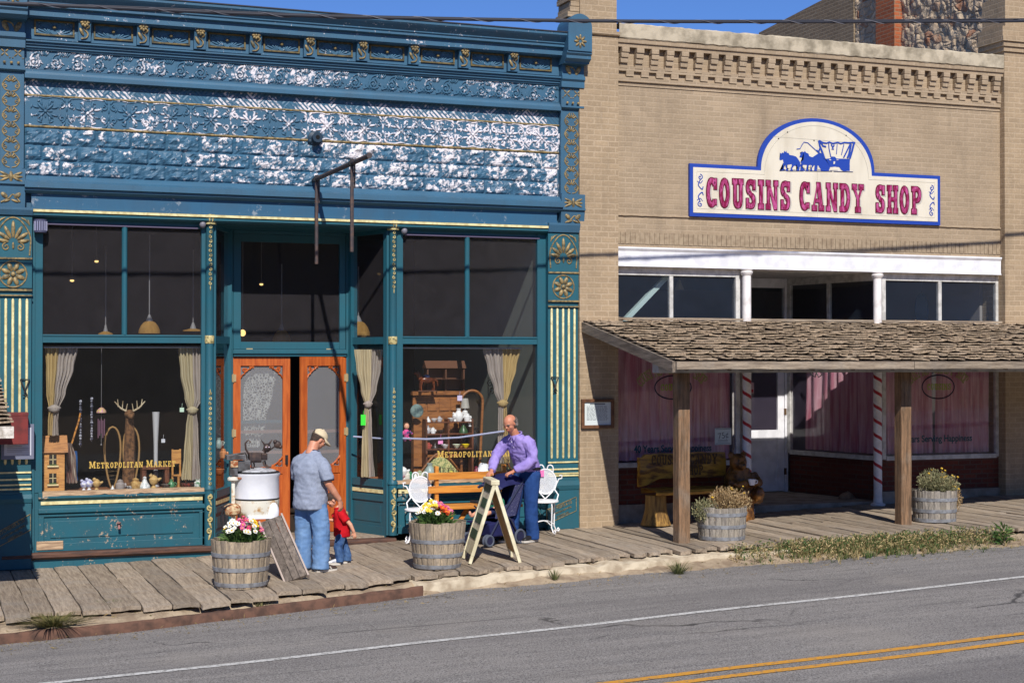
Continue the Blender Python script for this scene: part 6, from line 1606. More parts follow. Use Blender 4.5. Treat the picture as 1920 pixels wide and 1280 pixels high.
for a in (-50, -118, 52, 128):
    x, y = .23 * math.sin(R(a)) * 1.0, -.23 * math.cos(R(a))
    tp(WM_, 'leg', RW if a in (-50, 52) else RC, lambda b: (b.bar((x * 1.18, y * 1.18, .0), (x * .98, y * .98, wz(955)), .075, .03, (x, y, 0)), b.ball((x * 1.18, y * 1.18, .03), (.03, .03, .03))), None, False, .006)
tp(WM_, 'leg_housing', ENAM, lambda b: b.ball((.17, -.25, wz(962)), (.075, .06, .13), 12, 9))
px_, py_ = -.33, -.12
tp(WM_, 'wringer_post', RW, lambda b: (b.tube([(px_, py_, .30), (px_, py_, wz(902))], .026, 12), b.lathe([(.06, wz(902)), (.075, wz(900)), (.075, wz(896)), (.05, wz(894))], (px_, py_, 0), 14)))
tp(WM_, 'wringer_head', M('worn_steel', sr(120, 120, 122), .4, metal=.5, col2=sr(84, 80, 78), scale=10), lambda b: (b.box(px_ - .09, px_ + .14, py_ - .05, py_ + .12, wz(862), wz(853)), b.box(px_ - .05, px_ + .05, py_ - .05, py_ + .05, wz(892), wz(864)), b.box(px_ + .06, px_ + .22, py_ - .02, py_ + .10, wz(884), wz(864)), b.tube([(px_ - .10, py_, wz(854)), (px_ + .16, py_, wz(850)), (px_ + .20, py_, wz(868))], .014, 6)), None, False, .006)
tp(WM_, 'wringer_plate', RC, lambda b: b.box(px_ - .045, px_ + .05, py_ - .065, py_ - .0505, wz(876), wz(864)), None, False, .004)
tp(WM_, 'wringer_bracket', RC, lambda b: b.box(px_ + .01, px_ + .14, py_ - .06, py_ + .05, wz(899), wz(895)), None, False, .004)
tp(WM_, 'gear_box', RC, lambda b: (b.lathe([(.03, wz(968)), (.10, wz(963)), (.115, wz(955)), (.105, wz(949)), (.05, wz(944))], (px_ - .02, py_ - .04, 0), 16),))
tp(WM_, 'power_cord', IRON, lambda b: b.tube([(px_ - .06 + .115 * math.cos(R(a)), py_ - .10, wz(970) + .16 * math.sin(R(a))) for a in range(-60, 250, 14)] + [(px_ - .14, py_ - .1, wz(952)), (px_ - .17, py_ - .1, wz(948))], .012, 6))
# little welded animal on the lid
zt = G(wx) + wz(879)
CT = thing('metal_sculpture', (wx, -.52, zt), 'dark welded scrap metal cat with big ears and curled tail on the washing machine lid', 'sculpture')
SCR = M('scrap_metal', sr(58, 50, 50), .55, metal=.4, col2=sr(92, 74, 66), scale=12)
tp(CT, 'body', SCR, lambda b: b.prof_x([(-.06, .10), (-.05, .20), (.05, .20), (.06, .10), (.05, .07), (-.05, .07)], -.12, .04), None, False, .006)
tp(CT, 'chest', SCR, lambda b: b.box(.045, .12, -.045, .045, .10, .19), None, False, .01)
for x_, y_ in ((-.10, -.04), (-.05, .04), (.06, -.04), (.10, .04)): tp(CT, 'leg', SCR, lambda b: b.tube([(x_, y_, .09), (x_ + .01, y_ - .005, .04), (x_ + (.05 if x_ > 0 else .01), y_ - .01, .004), (x_ + (.08 if x_ > 0 else .04), y_ - .01, .004)], .010, 6))
hd = tp(CT, 'head', SCR, lambda b: (b.ball((.11, -.05, .26), (.05, .045, .06)), b.tube([(.07, -.03, .21), (.10, -.04, .24)], .03, 8)))
for s in (-1, 1): tp(CT, 'ear', SCR, lambda b: b.prism([(.085 + s * .015, .29), (.125 + s * .025, .30), (.105 + s * .08, .375)], -.055, -.04), hd, False)
tp(CT, 'bone_bar', SCR, lambda b: (b.tube([(.13, -.05, .22), (.22, -.05, .28)], .010, 6), b.ball((.25, -.05, .30), (.05, .03, .05)), b.ball((.22, -.05, .335), .03), b.ball((.285, -.05, .27), .028)), hd)
for s in (-1, 1): tp(CT, 'eye', M('pale_glass_bead', sr(210, 190, 200), .2), lambda b: b.ball((.108 + s * .02, -.094, .27), .010, 8, 6), hd)
tp(CT, 'tail', SCR, lambda b: b.tube([(-.12, 0, .18), (-.16, -.01, .25), (-.17, -.02, .32), (-.13, -.02, .365), (-.10, -.02, .34), (-.115, -.02, .32)], [.014, .013, .012, .011, .010, .008], 6))
# cast iron grate wheel
gI = gnd(417, 1011)
IW = thing('iron_grate', (gI.x + .02, gI.y + .16, G(gI.x)), 'round pierced cast iron grate leaning beside the washing machine', 'grate', R(-42))
IW.rotation_euler.x = R(-12)
GIR = M('grey_cast_iron', sr(84, 78, 76), .6, metal=.2, col2=sr(60, 56, 56), scale=10, bump=.3)
def grate(b):
    Mx = Matrix.Rotation(R(90), 3, 'X'); c = (0, 0, .225)
    for r in (.215, .15, .075): b.tube([(r * math.cos(2 * PI * i / 32), 0, .225 + r * math.sin(2 * PI * i / 32)) for i in range(32)], .014 if r < .2 else .020, 6, closed=True)
    for k in range(12):
        a = 2 * PI * k / 12; b.tube([(.05 * math.cos(a), 0, .225 + .05 * math.sin(a)), (.13 * math.cos(a + .25), 0, .225 + .13 * math.sin(a + .25)), (.21 * math.cos(a), 0, .225 + .21 * math.sin(a))], .010, 5)
        spiral(b, .183 * math.cos(a + .26), .225 + .183 * math.sin(a + .26), .026, 1.0, a, 1, 0, .008, 10, .3)
    b.ball((0, 0, .225), (.05, .03, .05))
tp(IW, 'rings', GIR, grate)
tp(IW, 'gap_shade', M('grate_shadow', (.03, .028, .027), .8), lambda b: b.lathe([(.002, .012), (.20, .012), (.20, .02), (.002, .02)], (0, 0, .225), 28, True, Matrix(((1, 0, 0), (0, 0, 1), (0, 1, 0)))))  # dark disc painted as the shade seen through the piercings
# ================================================================ WHAT STANDS BEHIND THE GLASS
Q = lambda u, v, Y: at(u, v, Y)
# ---- lettering on the glass
for side, u0, u1, v0, v1, par in ((0, 168, 328, 863, 876, WL_), (1, 820, 983, 843, 856, WR_)):
    Yg = YW + .010; x0, x1 = X(u0, Yg), X(u1, Yg); z0, z1 = Q((u0 + u1) / 2, v1, Yg).z, Q((u0 + u1) / 2, v0, Yg).z; h = (z1 - z0) / 1.22
    sx = (x1 - x0) / (slabw('METROPOLITAN MARKET', h, 1.0, .16) + .1 * h)
    for word, xo in (('METROPOLITAN', 0), ('MARKET', slabw('METROPOLITAN ', h, sx, .16) + .22 * h * sx * glyph('M')[1])): bld('gilt_lettering', GILT, lambda b: slabtext(b, word, x0 + xo, z0, h, Yg, sx, .16, first=1.22), par)
# ---- tied curtains
def m_cloth(name, a, b2=None, tr=.35, stripe=0):
    t = NT(name); c = t.coord(); n = t.noise(t.mapv(c, (9, 9, 1.2)), 3, 4)
    col = t.mix(t.ramp(n, .35, .65), (*a, 1), (*(b2 or [x * .8 for x in a]), 1))
    p = t.princ(col, .9, 0, None, .05); tl = t.n('ShaderNodeBsdfTranslucent', {'Color': col}); m_ = t.n('ShaderNodeMixShader', {0: tr, 1: p.outputs[0], 2: tl.outputs[0]}); t.t.links.new(m_.outputs[0], t.out.inputs[0]); return t.m
CUR_A = m_cloth('tan_cloth', sr(206, 178, 124)); CUR_B = m_cloth('grey_lilac_cloth', sr(190, 178, 168), sr(164, 152, 146)); CUR_C = m_cloth('cream_cloth', sr(204, 190, 156))
def curtain(name, label, cat, rows, Y, mats, split=1.0, folds=9, amp=.022, tie=None, tieM=None, group=None, n=44, top=None):
    """rows: (v, u_left, u_right) down the cloth; split: where the lining turns to the second colour"""
    T0 = Q((rows[0][1] + rows[0][2]) / 2, rows[0][0], Y); T_ = thing(name, T0, label, cat, 0, group)
    R_ = [(Q(500, v, Y).z - T0.z if False else Q((a + c) / 2, v, Y).z - T0.z, X(a, Y) - T0.x, X(c, Y) - T0.x) for v, a, c in rows]
    m = 46
    def edge(z):
        for (za_, a, c), (zb2, d, e) in zip(R_, R_[1:]):
            if zb2 <= z <= za_ + 1e-6:
                k = (za_ - z) / (za_ - zb2); k = k * k * (3 - 2 * k); return a + (d - a) * k, c + (e - c) * k
        return R_[-1][1], R_[-1][2]
    w0 = R_[0][2] - R_[0][1]
    for part, lo, hi, mt in (('cloth', 0, split, mats[0]), ('lining', split, 1, mats[-1])):
        if hi - lo < .01: continue
        def f(i, j):
            q = lo + (hi - lo) * i; z = R_[0][0] + (R_[-1][0] - R_[0][0]) * j; a, c = edge(z); tight = min(1, (c - a) / w0)
            ph = q * folds * 2 * PI + .6 * math.sin(j * 5)
            return (a + (c - a) * q + .006 * math.sin(ph + j * 7), amp * (.5 + .5 * tight) * math.sin(ph) + .010 * math.sin(q * 31 + j * 3), z + (.008 * math.sin(q * 60) if j > .99 else 0))
        tp(T_, part, mt, lambda b: b.grid(f, int(n * (hi - lo)) + 2, m), None, 'all')
    if tie:
        v, a, c = tie; z = Q((a + c) / 2, v, Y).z - T0.z; xa, xb = X(a, Y) - T0.x, X(c, Y) - T0.x
        tp(T_, 'tie', tieM or mats[0], lambda b: (b.ball(((xa + xb) / 2, -.01, z), ((xb - xa) * .62, .05, .055)), b.tube([((xa + xb) / 2 + (xb - xa) * .6 * math.cos(2 * PI * i / 14), .045 * math.sin(2 * PI * i / 14), z + .01) for i in range(14)], .016, 6, closed=True)))
    return T_
YK = .20
curtain('curtain', 'tan and lilac tied curtain at the left end of the left market window', 'curtain', [(650, 84, 146), (690, 86, 138), (735, 88, 124), (768, 93, 111), (790, 91, 110), (816, 90, 110)], YK, [CUR_A, CUR_B], .42, 8, .022, (766, 93, 111), CUR_B)
curtain('curtain', 'cream tied curtain beside the left column hanging down to the display shelf', 'curtain', [(650, 334, 382), (700, 338, 382), (745, 347, 380), (770, 354, 368), (800, 350, 372), (850, 346, 374), (899, 340, 377)], YK, [CUR_C, CUR_B], .55, 8, .022, (769, 353, 369), CUR_C)
curtain('curtain', 'grey-cream tied curtain in the slanting side light right of the orange doors', 'curtain', [(655, 664, 718), (690, 668, 714), (730, 677, 706), (760, 685, 695), (800, 681, 697), (850, 679, 700), (894, 677, 703)], .42, [CUR_C, CUR_B], .6, 8, .02, (758, 684, 696), CUR_B)
curtain('curtain', 'lilac and gold tied curtain behind the purple shirted man', 'curtain', [(652, 905, 976), (690, 914, 968), (730, 927, 957), (757, 936, 949), (790, 935, 951), (830, 934, 954), (868, 934, 956)], YK, [CUR_B, CUR_A], .52, 9, .022, (756, 935, 950), CUR_A)
ROD = M('silver_rod', sr(170, 176, 196), .35, metal=.5)
def rod(label, pts, Y, r=.010, mat=None, name='curtain_rod'):
    P = [Q(u, v, Y) for u, v in pts]; b = MB(org=P[0]); b.tube(P, r, 8); return tag(b.build(name, mat or ROD, None, True), label, 'rod')
rod('thin silver curtain rod across the left market window', [(82, 651), (382, 651)], .175)
rod('thin silver curtain rod across the right market window', [(745, 652), (978, 653)], .175)
rod('pale lilac sash rail stretched low across the right market window', [(745, 821), (800, 823), (860, 820), (945, 808)], .16, .014, M('lilac_ribbon', sr(160, 164, 192), .6), 'sash_rail')
rod('lilac rail across the side light right of the orange doors', [(662, 818), (718, 822)], .5, .012, M('lilac_ribbon', (0, 0, 0)), 'sash_rail')
# lace in the left door
LACE = NT('lace'); _c = LACE.coord(); _v = LACE.n('ShaderNodeTexVoronoi', {'Vector': LACE.mapv(_c, (1, .01, 1)), 'Scale': 26.0}, feature='DISTANCE_TO_EDGE')
_h = LACE.ramp(LACE.math('ADD', _v.outputs['Distance'], LACE.math('MULTIPLY', LACE.noise(_c, 30, 3), .12)), .08, .26); _p = LACE.princ((*sr(220, 226, 220), 1), .9)
LACE.t.links.new(LACE.n('ShaderNodeMixShader', {0: _h, 1: _p.outputs[0], 2: LACE.n('ShaderNodeBsdfTransparent').outputs[0]}).outputs[0], LACE.out.inputs[0])
curtain('lace_curtain', 'white lace curtain gathered to one side behind the left orange screen door', 'curtain', [(690, 458, 520), (740, 457, 512), (790, 457, 500), (838, 464, 487)], YD + .14, [LACE.m], 1.0, 4, .012)
# ---- pendant lamps
AMB = m_cloth('amber_shade', sr(196, 152, 84), tr=.5)
LIT = NT('lit_bulb'); LIT.t.links.new(LIT.n('ShaderNodeEmission', {'Color': (1, .62, .22, 1), 'Strength': 1.6}).outputs[0], LIT.out.inputs[0]); LIT = LIT.m
CORD = M('grey_cord', sr(120, 118, 120), .6)
def pendant(u, vt, vb, w, vtop, Y, label, mat=None, flat_=False, lit=False, cone=False):
    c = Q(u, vb, Y); h = Q(u, vt, Y).z - c.z; r = (X(u + w / 2, Y) - X(u - w / 2, Y)) / 2; zt = min(Q(u, vtop, Y).z, zlin + .28) - c.z
    T_ = thing('pendant_lamp', c, label, 'lamp', 0, 'pendant lamps inside the shops')
    prof = [(r, 0), (r * .98, h * .25), (r * .8, h * .62), (r * .55, h * .9), (r * .35, h)] if not cone else [(r, 0), (r * .12, h)]
    if flat_: prof = [(r, 0), (r, h * .4), (r * .3, h)]
    tp(T_, 'lamp_shade', mat or AMB, lambda b: b.lathe(prof, (0, 0, 0), 20, False))
    tp(T_, 'stem', CORD, lambda b: (b.tube([(0, 0, h), (0, 0, zt)], .008, 6), b.lathe([(r * .34, h - .004), (r * .2, h + .05), (.012, h + .09)], (0, 0, 0), 10)))
    if lit: tp(T_, 'bulb', LIT, lambda b: b.ball((0, 0, .02), .022, 8, 6))
pendant(280, 602, 625, 41, 440, .75, 'amber bowl pendant lamp hanging in the left market window')
pendant(528, 619, 640, 33, 495, 1.9, 'amber bowl pendant lamp seen over the shop doors')
pendant(672, 603, 629, 42, 500, 1.2, 'cream pendant lamp hidden partly by the right door jamb')
pendant(198, 621, 628, 28, 460, 1.3, 'flat amber lamp on a long brass stem at the left of the left window', flat_=True)
pendant(362, 616, 621, 38, 468, 1.3, 'flat amber lamp on a long stem near the left column', flat_=True)
WHS = m_cloth('white_shade', sr(210, 206, 196), tr=.4)
pendant(1274, 524, 543, 16, 512, 1.0, 'pale cone lamp behind the upper left candy shop glass', WHS, cone=True)
for u, v, Y, lab in ((135, 526, 2.2, 'tiny lit bulb far left behind the left market window'), (181, 490, 2.6, 'tiny lit bulb high in the left market window'), (455, 624, 1.6, 'glowing amber bulb at the left edge over the shop doors'), (490, 533, 2.8, 'tiny lit bulb in the dark above the doors')):
    c = Q(u, v, Y); T_ = thing('light_bulb', c, lab, 'bulb', 0, 'small lit bulbs in the market'); tp(T_, 'glass', LIT, lambda b: b.ball((0, 0, 0), (.03, .03, .018) if u != 455 else (.045, .045, .05), 8, 6)); tp(T_, 'fitting', CORD, lambda b: (b.lathe([(.035, .012), (.02, .04)], (0, 0, 0), 8), b.tube([(0, 0, .04), (0, 0, max(.06, zlin + .28 - c.z))], .005, 5)))
# ---- left window display
HW = M('doll_house_wood', sr(206, 150, 84), .6, col2=sr(176, 120, 64), scale=6, st=(1, 1, 6))
hx0, hx1, Yh = X(82, .24), X(122, .24), .24; hz0 = ZP
DH = thing('doll_house', ((hx0 + hx1) / 2, Yh + .13, hz0), 'tall wooden doll house with two small shuttered windows at the left of the window', 'doll house')
hw = (hx1 - hx0) / 2; dz_ = lambda v: Q(100, v, Yh).z - hz0
tp(DH, 'walls', HW, lambda b: b.box(-hw, hw, -.13, .14, 0, dz_(847)), None, False, .003)
tp(DH, 'roof', M('doll_house_roof', sr(178, 122, 70), .6, col2=sr(150, 100, 58), scale=9, st=(1, 1, 5)), lambda b: b.prof_x([(-.165, dz_(848)), (-.16, dz_(846)), (.0, dz_(817)), (.165, dz_(848))], -hw - .03, hw + .04), None, False)
for va, vb2 in ((852, 870), (887, 905)):
    wn_ = tp(DH, 'window', M('doll_dark', (.02, .015, .01), .5), lambda b: b.box(-.06, .03, -.137, -.129, dz_(vb2), dz_(va)), None, False)
    tp(DH, 'frame', M('doll_white', sr(220, 200, 150), .6), lambda b: (b.box(-.018, -.010, -.141, -.1375, dz_(vb2), dz_(va)), b.box(-.06, .03, -.141, -.1375, (dz_(va) + dz_(vb2)) / 2 - .004, (dz_(va) + dz_(vb2)) / 2 + .004), b.box(-.085, .055, -.16, -.1375, dz_(vb2) - .035, dz_(vb2) - .015)), wn_, False)
    tp(DH, 'shutter', HW, lambda b: b.box(-.085, -.062, -.142, -.130, dz_(vb2), dz_(va)), wn_, False); tp(DH, 'shutter', HW, lambda b: b.box(.032, .055, -.142, -.130, dz_(vb2), dz_(va)), wn_, False)
    tp(DH, 'window_box', LEAF, lambda b: [b.ball((-.05 + .018 * k, -.152, dz_(vb2) - .008), .011, 5, 4) for k in range(5)], wn_, False)
BONE = M('antler_bone', sr(196, 180, 150), .6, col2=sr(150, 130, 100), scale=8)
FUR = M('brown_fur', sr(120, 84, 54), .95, col2=sr(70, 48, 32), scale=20, bump=.5)
c = Q(243, 776, .55)
AN = thing('antler_mount', c, 'small antlered head on a stand in the middle of the left window', 'antlers')
tp(AN, 'head', FUR, lambda b: (b.ball((0, 0, 0), (.07, .10, .06)), b.ball((0, -.1, -.03), (.04, .06, .04)), b.tube([(0, 0, -.02), (.01, .05, -.3), (0, .08, ZP - c.z)], [.05, .07, .09], 8)))
for s in (-1, 1): tp(AN, 'antler', BONE, lambda b: (b.tube([(s * .03, 0, .03), (s * .12, -.02, .08), (s * .2, -.02, .17)], [.014, .012, .006], 6), b.tube([(s * .10, -.02, .065), (s * .09, -.03, .18)], [.010, .004], 6), b.tube([(s * .15, -.02, .10), (s * .16, -.03, .2)], [.010, .004], 6), b.tube([(s * .05, 0, .04), (s * .03, -.02, .14)], [.010, .004], 6)))
c = Q(190, 772, .35)
CHM = thing('wind_chime', c, 'wind chime with a flowered cap and purple tubes hanging in the left window', 'wind chime')
tp(CHM, 'cap', M('flowered_cap', sr(190, 170, 90), .5, col2=sr(180, 110, 150), scale=60), lambda b: b.lathe([(.065, -.01), (.06, .02), (.03, .05), (.008, .06)], (0, 0, 0), 14))
for k in range(5): tp(CHM, 'tube', M('purple_tube', sr(128, 92, 112), .35, metal=.3), lambda b: b.tube([(-.04 + .02 * k, 0, -.09 - .02 * (k % 2)), (-.04 + .02 * k, 0, -.34 + .03 * (k % 3))], .007, 6))
tp(CHM, 'line', CORD, lambda b: (b.tube([(0, 0, .06), (0, 0, Q(190, 652, .35).z - c.z)], .003, 4), b.tube([(0, 0, -.01), (0, 0, -.42)], .003, 4), b.ball((0, 0, -.43), .012)))
SNW = M('snowshoe_wood', sr(150, 116, 70), .6)
for u, lab, s in ((211, 'left upright snowshoe of the pair behind the window lettering', -1), (246, 'right upright wooden snowshoe of the pair behind the window lettering', 1)):
    c = Q(u, 908, .62); T_ = thing('snowshoe', (c.x, .62, ZP), lab, 'snowshoe')
    hs_ = Q(u, 800, .62).z - ZP
    tp(T_, 'frame', SNW, lambda b: b.tube([(.10 * math.sin(t * 2 * PI) * (1 - .35 * math.cos(t * 2 * PI)), .0, hs_ * (.5 - .5 * math.cos(t * 2 * PI))) for t in [k / 24 for k in range(24)]], .013, 6, closed=True))
    tp(T_, 'lacing', M('rawhide', sr(96, 78, 54), .8), lambda b: [b.bar((-.08, 0, hs_ * .16 + .028 * k), (.08, 0, hs_ * .16 + .028 * k + (.02 if k % 2 else -.02)), .004, .004) for k in range(9)], None, False)
DW = M('dark_cherry_wood', sr(110, 64, 40), .5, col2=sr(80, 46, 30), scale=6, st=(4, 4, 1))
def simple(name, label, cat, c, fn, mat, group=None, smooth=True, rz=0):
    b = MB(org=c); b.T = Matrix.Translation(c) @ Matrix.Rotation(rz, 4, 'Z'); fn(b); return tag(b.build(name, mat, None, smooth), label, cat, group)
c = Q(148, 828, .42); simple('walking_cane', 'orange striped cane leaning beside the doll house', 'cane', c, lambda b: b.tube([(-.09, 0, -.02), (.0, .02, .28), (.02, .02, .38)], .012, 8), M('cane_orange', sr(206, 138, 60), .5, col2=sr(90, 56, 30), scale=22))
for u, v0, v1, lab in ((151, 752, 838, 'dark bead string hanging left of the wind chime'), (172, 747, 828, 'dark bead string hanging just left of the wind chime line')):
    c = Q(u, v0, .5); n_ = 16; L_ = c.z - Q(u, v1, .5).z
    simple('bead_string', lab, 'beads', c, lambda b: ([b.ball((0, 0, -L_ * k / n_), .016 if k % 3 else .022, 7, 5) for k in range(n_)], b.tube([(0, 0, .02), (0, 0, -L_)], .004, 4)), M('dark_beads', sr(60, 60, 76), .25, col2=sr(170, 170, 180), scale=18))
c = Q(136, 905, .5); curtain('scarf', 'patterned white and red cloth hanging right of the doll house', 'cloth', [(830, 127, 136), (860, 125, 143), (905, 126, 146)], .5, [m_cloth('patterned_cloth', sr(210, 196, 180), sr(120, 60, 60))], 1.0, 3, .03)
curtain('scarf', 'blue cloth hanging just right of the patterned cloth', 'cloth', [(845, 138, 145), (900, 139, 147)], .56, [m_cloth('blue_cloth', sr(60, 120, 190))], 1.0, 2, .02)
c = Q(290, 905, .5); zq = lambda u, v, Y: Q(u, v, Y).z - ZP
TB = thing('toy_table', (c.x, .5, ZP), 'little brown table in front of the curtain in the left window', 'table')
tp(TB, 'tabletop', DW, lambda b: b.box(-.18, .18, -.1, .1, zq(290, 879, .5), zq(290, 873, .5)), None, False, .003)
for s in (-1, 1): tp(TB, 'leg', DW, lambda b: b.box(s * .15 - .03, s * .15 + .03, -.09, .09, 0, zq(290, 879, .5) - .001), None, False, .003)
c = Q(336, 905, .42)
TC = thing('small_chair', (c.x, .42, ZP), 'small honey coloured wooden chair beside the cream curtain in the left window', 'chair', R(25))
hh_ = zq(336, 842, .42)
tp(TC, 'seat', HW, lambda b: b.box(-.07, .07, -.08, .08, hh_ * .30, hh_ * .34), None, False, .003)
tp(TC, 'backrest', HW, lambda b: (b.box(-.07, -.05, .06, .08, hh_ * .341, hh_), b.box(.05, .07, .06, .08, hh_ * .341, hh_), b.box(-.0495, .0495, .06, .08, hh_ * .62, hh_ * .98)), None, False, .002)
for x_, y_ in ((-.06, -.07), (.06, -.07), (-.06, .07), (.06, .07)): tp(TC, 'leg', HW, lambda b: b.box(x_ - .01, x_ + .01, y_ - .01, y_ + .01, 0, hh_ * .2995), None, False)
c = Q(292, 870, .7); simple('white_post', 'slim white turned post standing right of the antlers', 'post', Vector((c.x, .7, ZP)), lambda b: b.lathe([(.05, 0), (.05, .03), (.03, .06), (.026, .3), (.03, .6), (.05, zq(292, 772, .7))], (0, 0, 0), 12), M('grey_white_post', sr(170, 170, 172), .6))
# figurines along the front of the shelf
FIGP = {'bird': [(.02, 0), (.024, .01), (.01, .03), (.03, .05), (.035, .075), (.02, .10), (.004, .11)], 'vase': [(.025, 0), (.04, .03), (.038, .06), (.016, .09), (.022, .11)], 'bowl': [(.02, 0), (.045, .03), (.055, .05), (.05, .052), (.015, .02)], 'jar': [(.035, 0), (.04, .02), (.04, .06), (.025, .075), (.028, .085), (.006, .10)], 'bell': [(.045, 0), (.04, .03), (.02, .06), (.012, .08), (.016, .09), (.002, .10)]}
def fig(kind, u, v, Y, col, label, s=1.0, col2=None, z=None, cat='figurine', name=None, group='figurines in the market windows', rough=.35):
    x = X(u, Y); z = (ZP if z is None else z)
    b = MB(org=(x, Y, z)); b.lathe([(r * s, q * s) for r, q in FIGP[kind]], (x, Y, z), 12)
    if kind == 'bird': b.ball((x - .02 * s, Y - .01, z + .105 * s), .016 * s, 8, 6); b.ball((x + .03 * s, Y, z + .07 * s), (.03 * s, .012 * s, .012 * s), 8, 6, Matrix.Rotation(R(-30), 3, 'Y'))
    if kind == 'jar': b.ball((x + .045 * s, Y, z + .045 * s), (.012 * s, .008 * s, .022 * s), 6, 5)
    if kind == 'vase': b.tube([(x + .03 * s, Y, z + .075 * s), (x + .06 * s, Y, z + .06 * s), (x + .04 * s, Y, z + .03 * s)], .006 * s, 5)
    return tag(b.build(name or {'bird': 'bird_figurine', 'vase': 'vase', 'bowl': 'bowl', 'jar': 'lidded_jar', 'bell': 'bell_figurine'}[kind], M('glaze_%02x%02x%02x' % tuple(int(255 * min(1, k)) for k in col) + ('' if col2 is None else '_%d' % int(999 * sum(col2))), col, rough, col2=col2, scale=26), None, True), label, cat, group)
WCH, BLW, TANF, DKF, GRNF, REDF = sr(226, 224, 222), sr(130, 130, 190), sr(190, 156, 100), sr(60, 50, 46), sr(80, 130, 90), sr(160, 70, 60)
for i, (k, u, col, s, lab, c2) in enumerate((('bird', 158, WCH, .9, 'blue and white china bird nearest the doll house', BLW), ('bird', 168, WCH, 1.0, 'blue and white china bird below the first letters on the left window', BLW), ('bird', 182, TANF, 1.0, 'tan pottery bird right of the blue and white birds', None), ('bell', 212, WCH, .5, 'small white bell figurine right of the tan pottery bird', DKF), ('jar', 226, sr(150, 140, 136), 1.0, 'grey stoneware jar under the middle of the left lettering', None), ('bowl', 243, DKF, .7, 'small dark bowl right of the grey stoneware jar', WCH), ('jar', 255, TANF, 1.1, 'tan lidded jar left of the white cloth in the left window', sr(150, 110, 60)), ('bell', 272, WCH, 1.2, 'white bell shaped ornament before the little brown table', sr(170, 180, 180)), ('bird', 289, TANF, 1.2, 'upright tan bird figurine under the little brown table', None), ('bowl', 312, DKF, .9, 'dark bowl right of the little brown table', sr(110, 100, 96)), ('vase', 322, GRNF, .8, 'green glazed jug beside the small honey chair', None), ('bowl', 352, DKF, 1.0, 'wide dark bowl at the foot of the cream curtain', REDF), ('jar', 372, WCH, .9, 'white lidded jar at the right end of the left shelf', GRNF))): fig(k, u, 0, .22, col, lab, s * 1.5, c2)
# ---- behind the left side light: figurines on a stand
for k, u, v, col, lab in (('vase', 411, 832, sr(150, 172, 164), 'pale green vase in the left side light'), ('jar', 419, 850, sr(176, 120, 80), 'brown jar in the left side light'), ('bowl', 412, 880, sr(170, 110, 70), 'terracotta bowl low in the left side light')): fig(k, u, v, .62, col, lab, 1.3, None, Q(u, v + 8, .62).z, group=None)
# ---- right window display
CW = M('hutch_wood', sr(150, 96, 50), .5, col2=sr(118, 72, 38), scale=5, st=(1.5, 1.5, 6))
YH = .75
hx = lambda u: X(u, YH); hzz = lambda v: Q(822, v, YH).z
HU = thing('hutch', ((hx(773) + hx(872)) / 2, YH + .12, ZPR), 'tall brown panelled wooden hutch behind the china shelves', 'cupboard')
HB = lambda name, mat, fn, par=None: (lambda b: (fn(b), b.build(name, mat, par or HU, False))[1])(MB(org=HU.location))
HB('back_panel', CW, lambda b: (b.box(hx(775), hx(872), YH + .02, YH + .06, hzz(905), hzz(738)), b.box(hx(773), hx(874), YH - .02, YH + .08, hzz(740), hzz(733)), [b.box(hx(780 + 22 * k), hx(798 + 22 * k), YH + .005, YH + .0195, hzz(770), hzz(747)) for k in range(4)]))
HB('side_post', CW, lambda b: b.box(hx(772), hx(788), YH - .10, YH + .019, ZPR, hzz(790)))
HB('side_post', CW, lambda b: b.box(hx(868), hx(874), YH - .10, YH + .019, ZPR, hzz(741)))
YS = .52; sx_ = lambda u: X(u, YS); szz = lambda v: Q(840, v, YS).z
ET = thing('china_shelf', ((sx_(796) + sx_(884)) / 2, YS, ZPR), 'dark open shelf stand loaded with white china in the right window', 'shelf')
EB = lambda name, mat, fn: (lambda b: (fn(b), b.build(name, mat, ET, False))[1])(MB(org=ET.location))
for v in (790, 812, 840): EB('shelf_board', DW, lambda b: b.box(sx_(796), sx_(884), YS - .09, YS + .09, szz(v + 2), szz(v)))
for u in (797, 838, 883): EB('upright', DW, lambda b: b.box(sx_(u) - .012, sx_(u) + .012, YS - .08, YS + .092, ZPR, szz(785)))
Wc2 = sr(180, 176, 178)
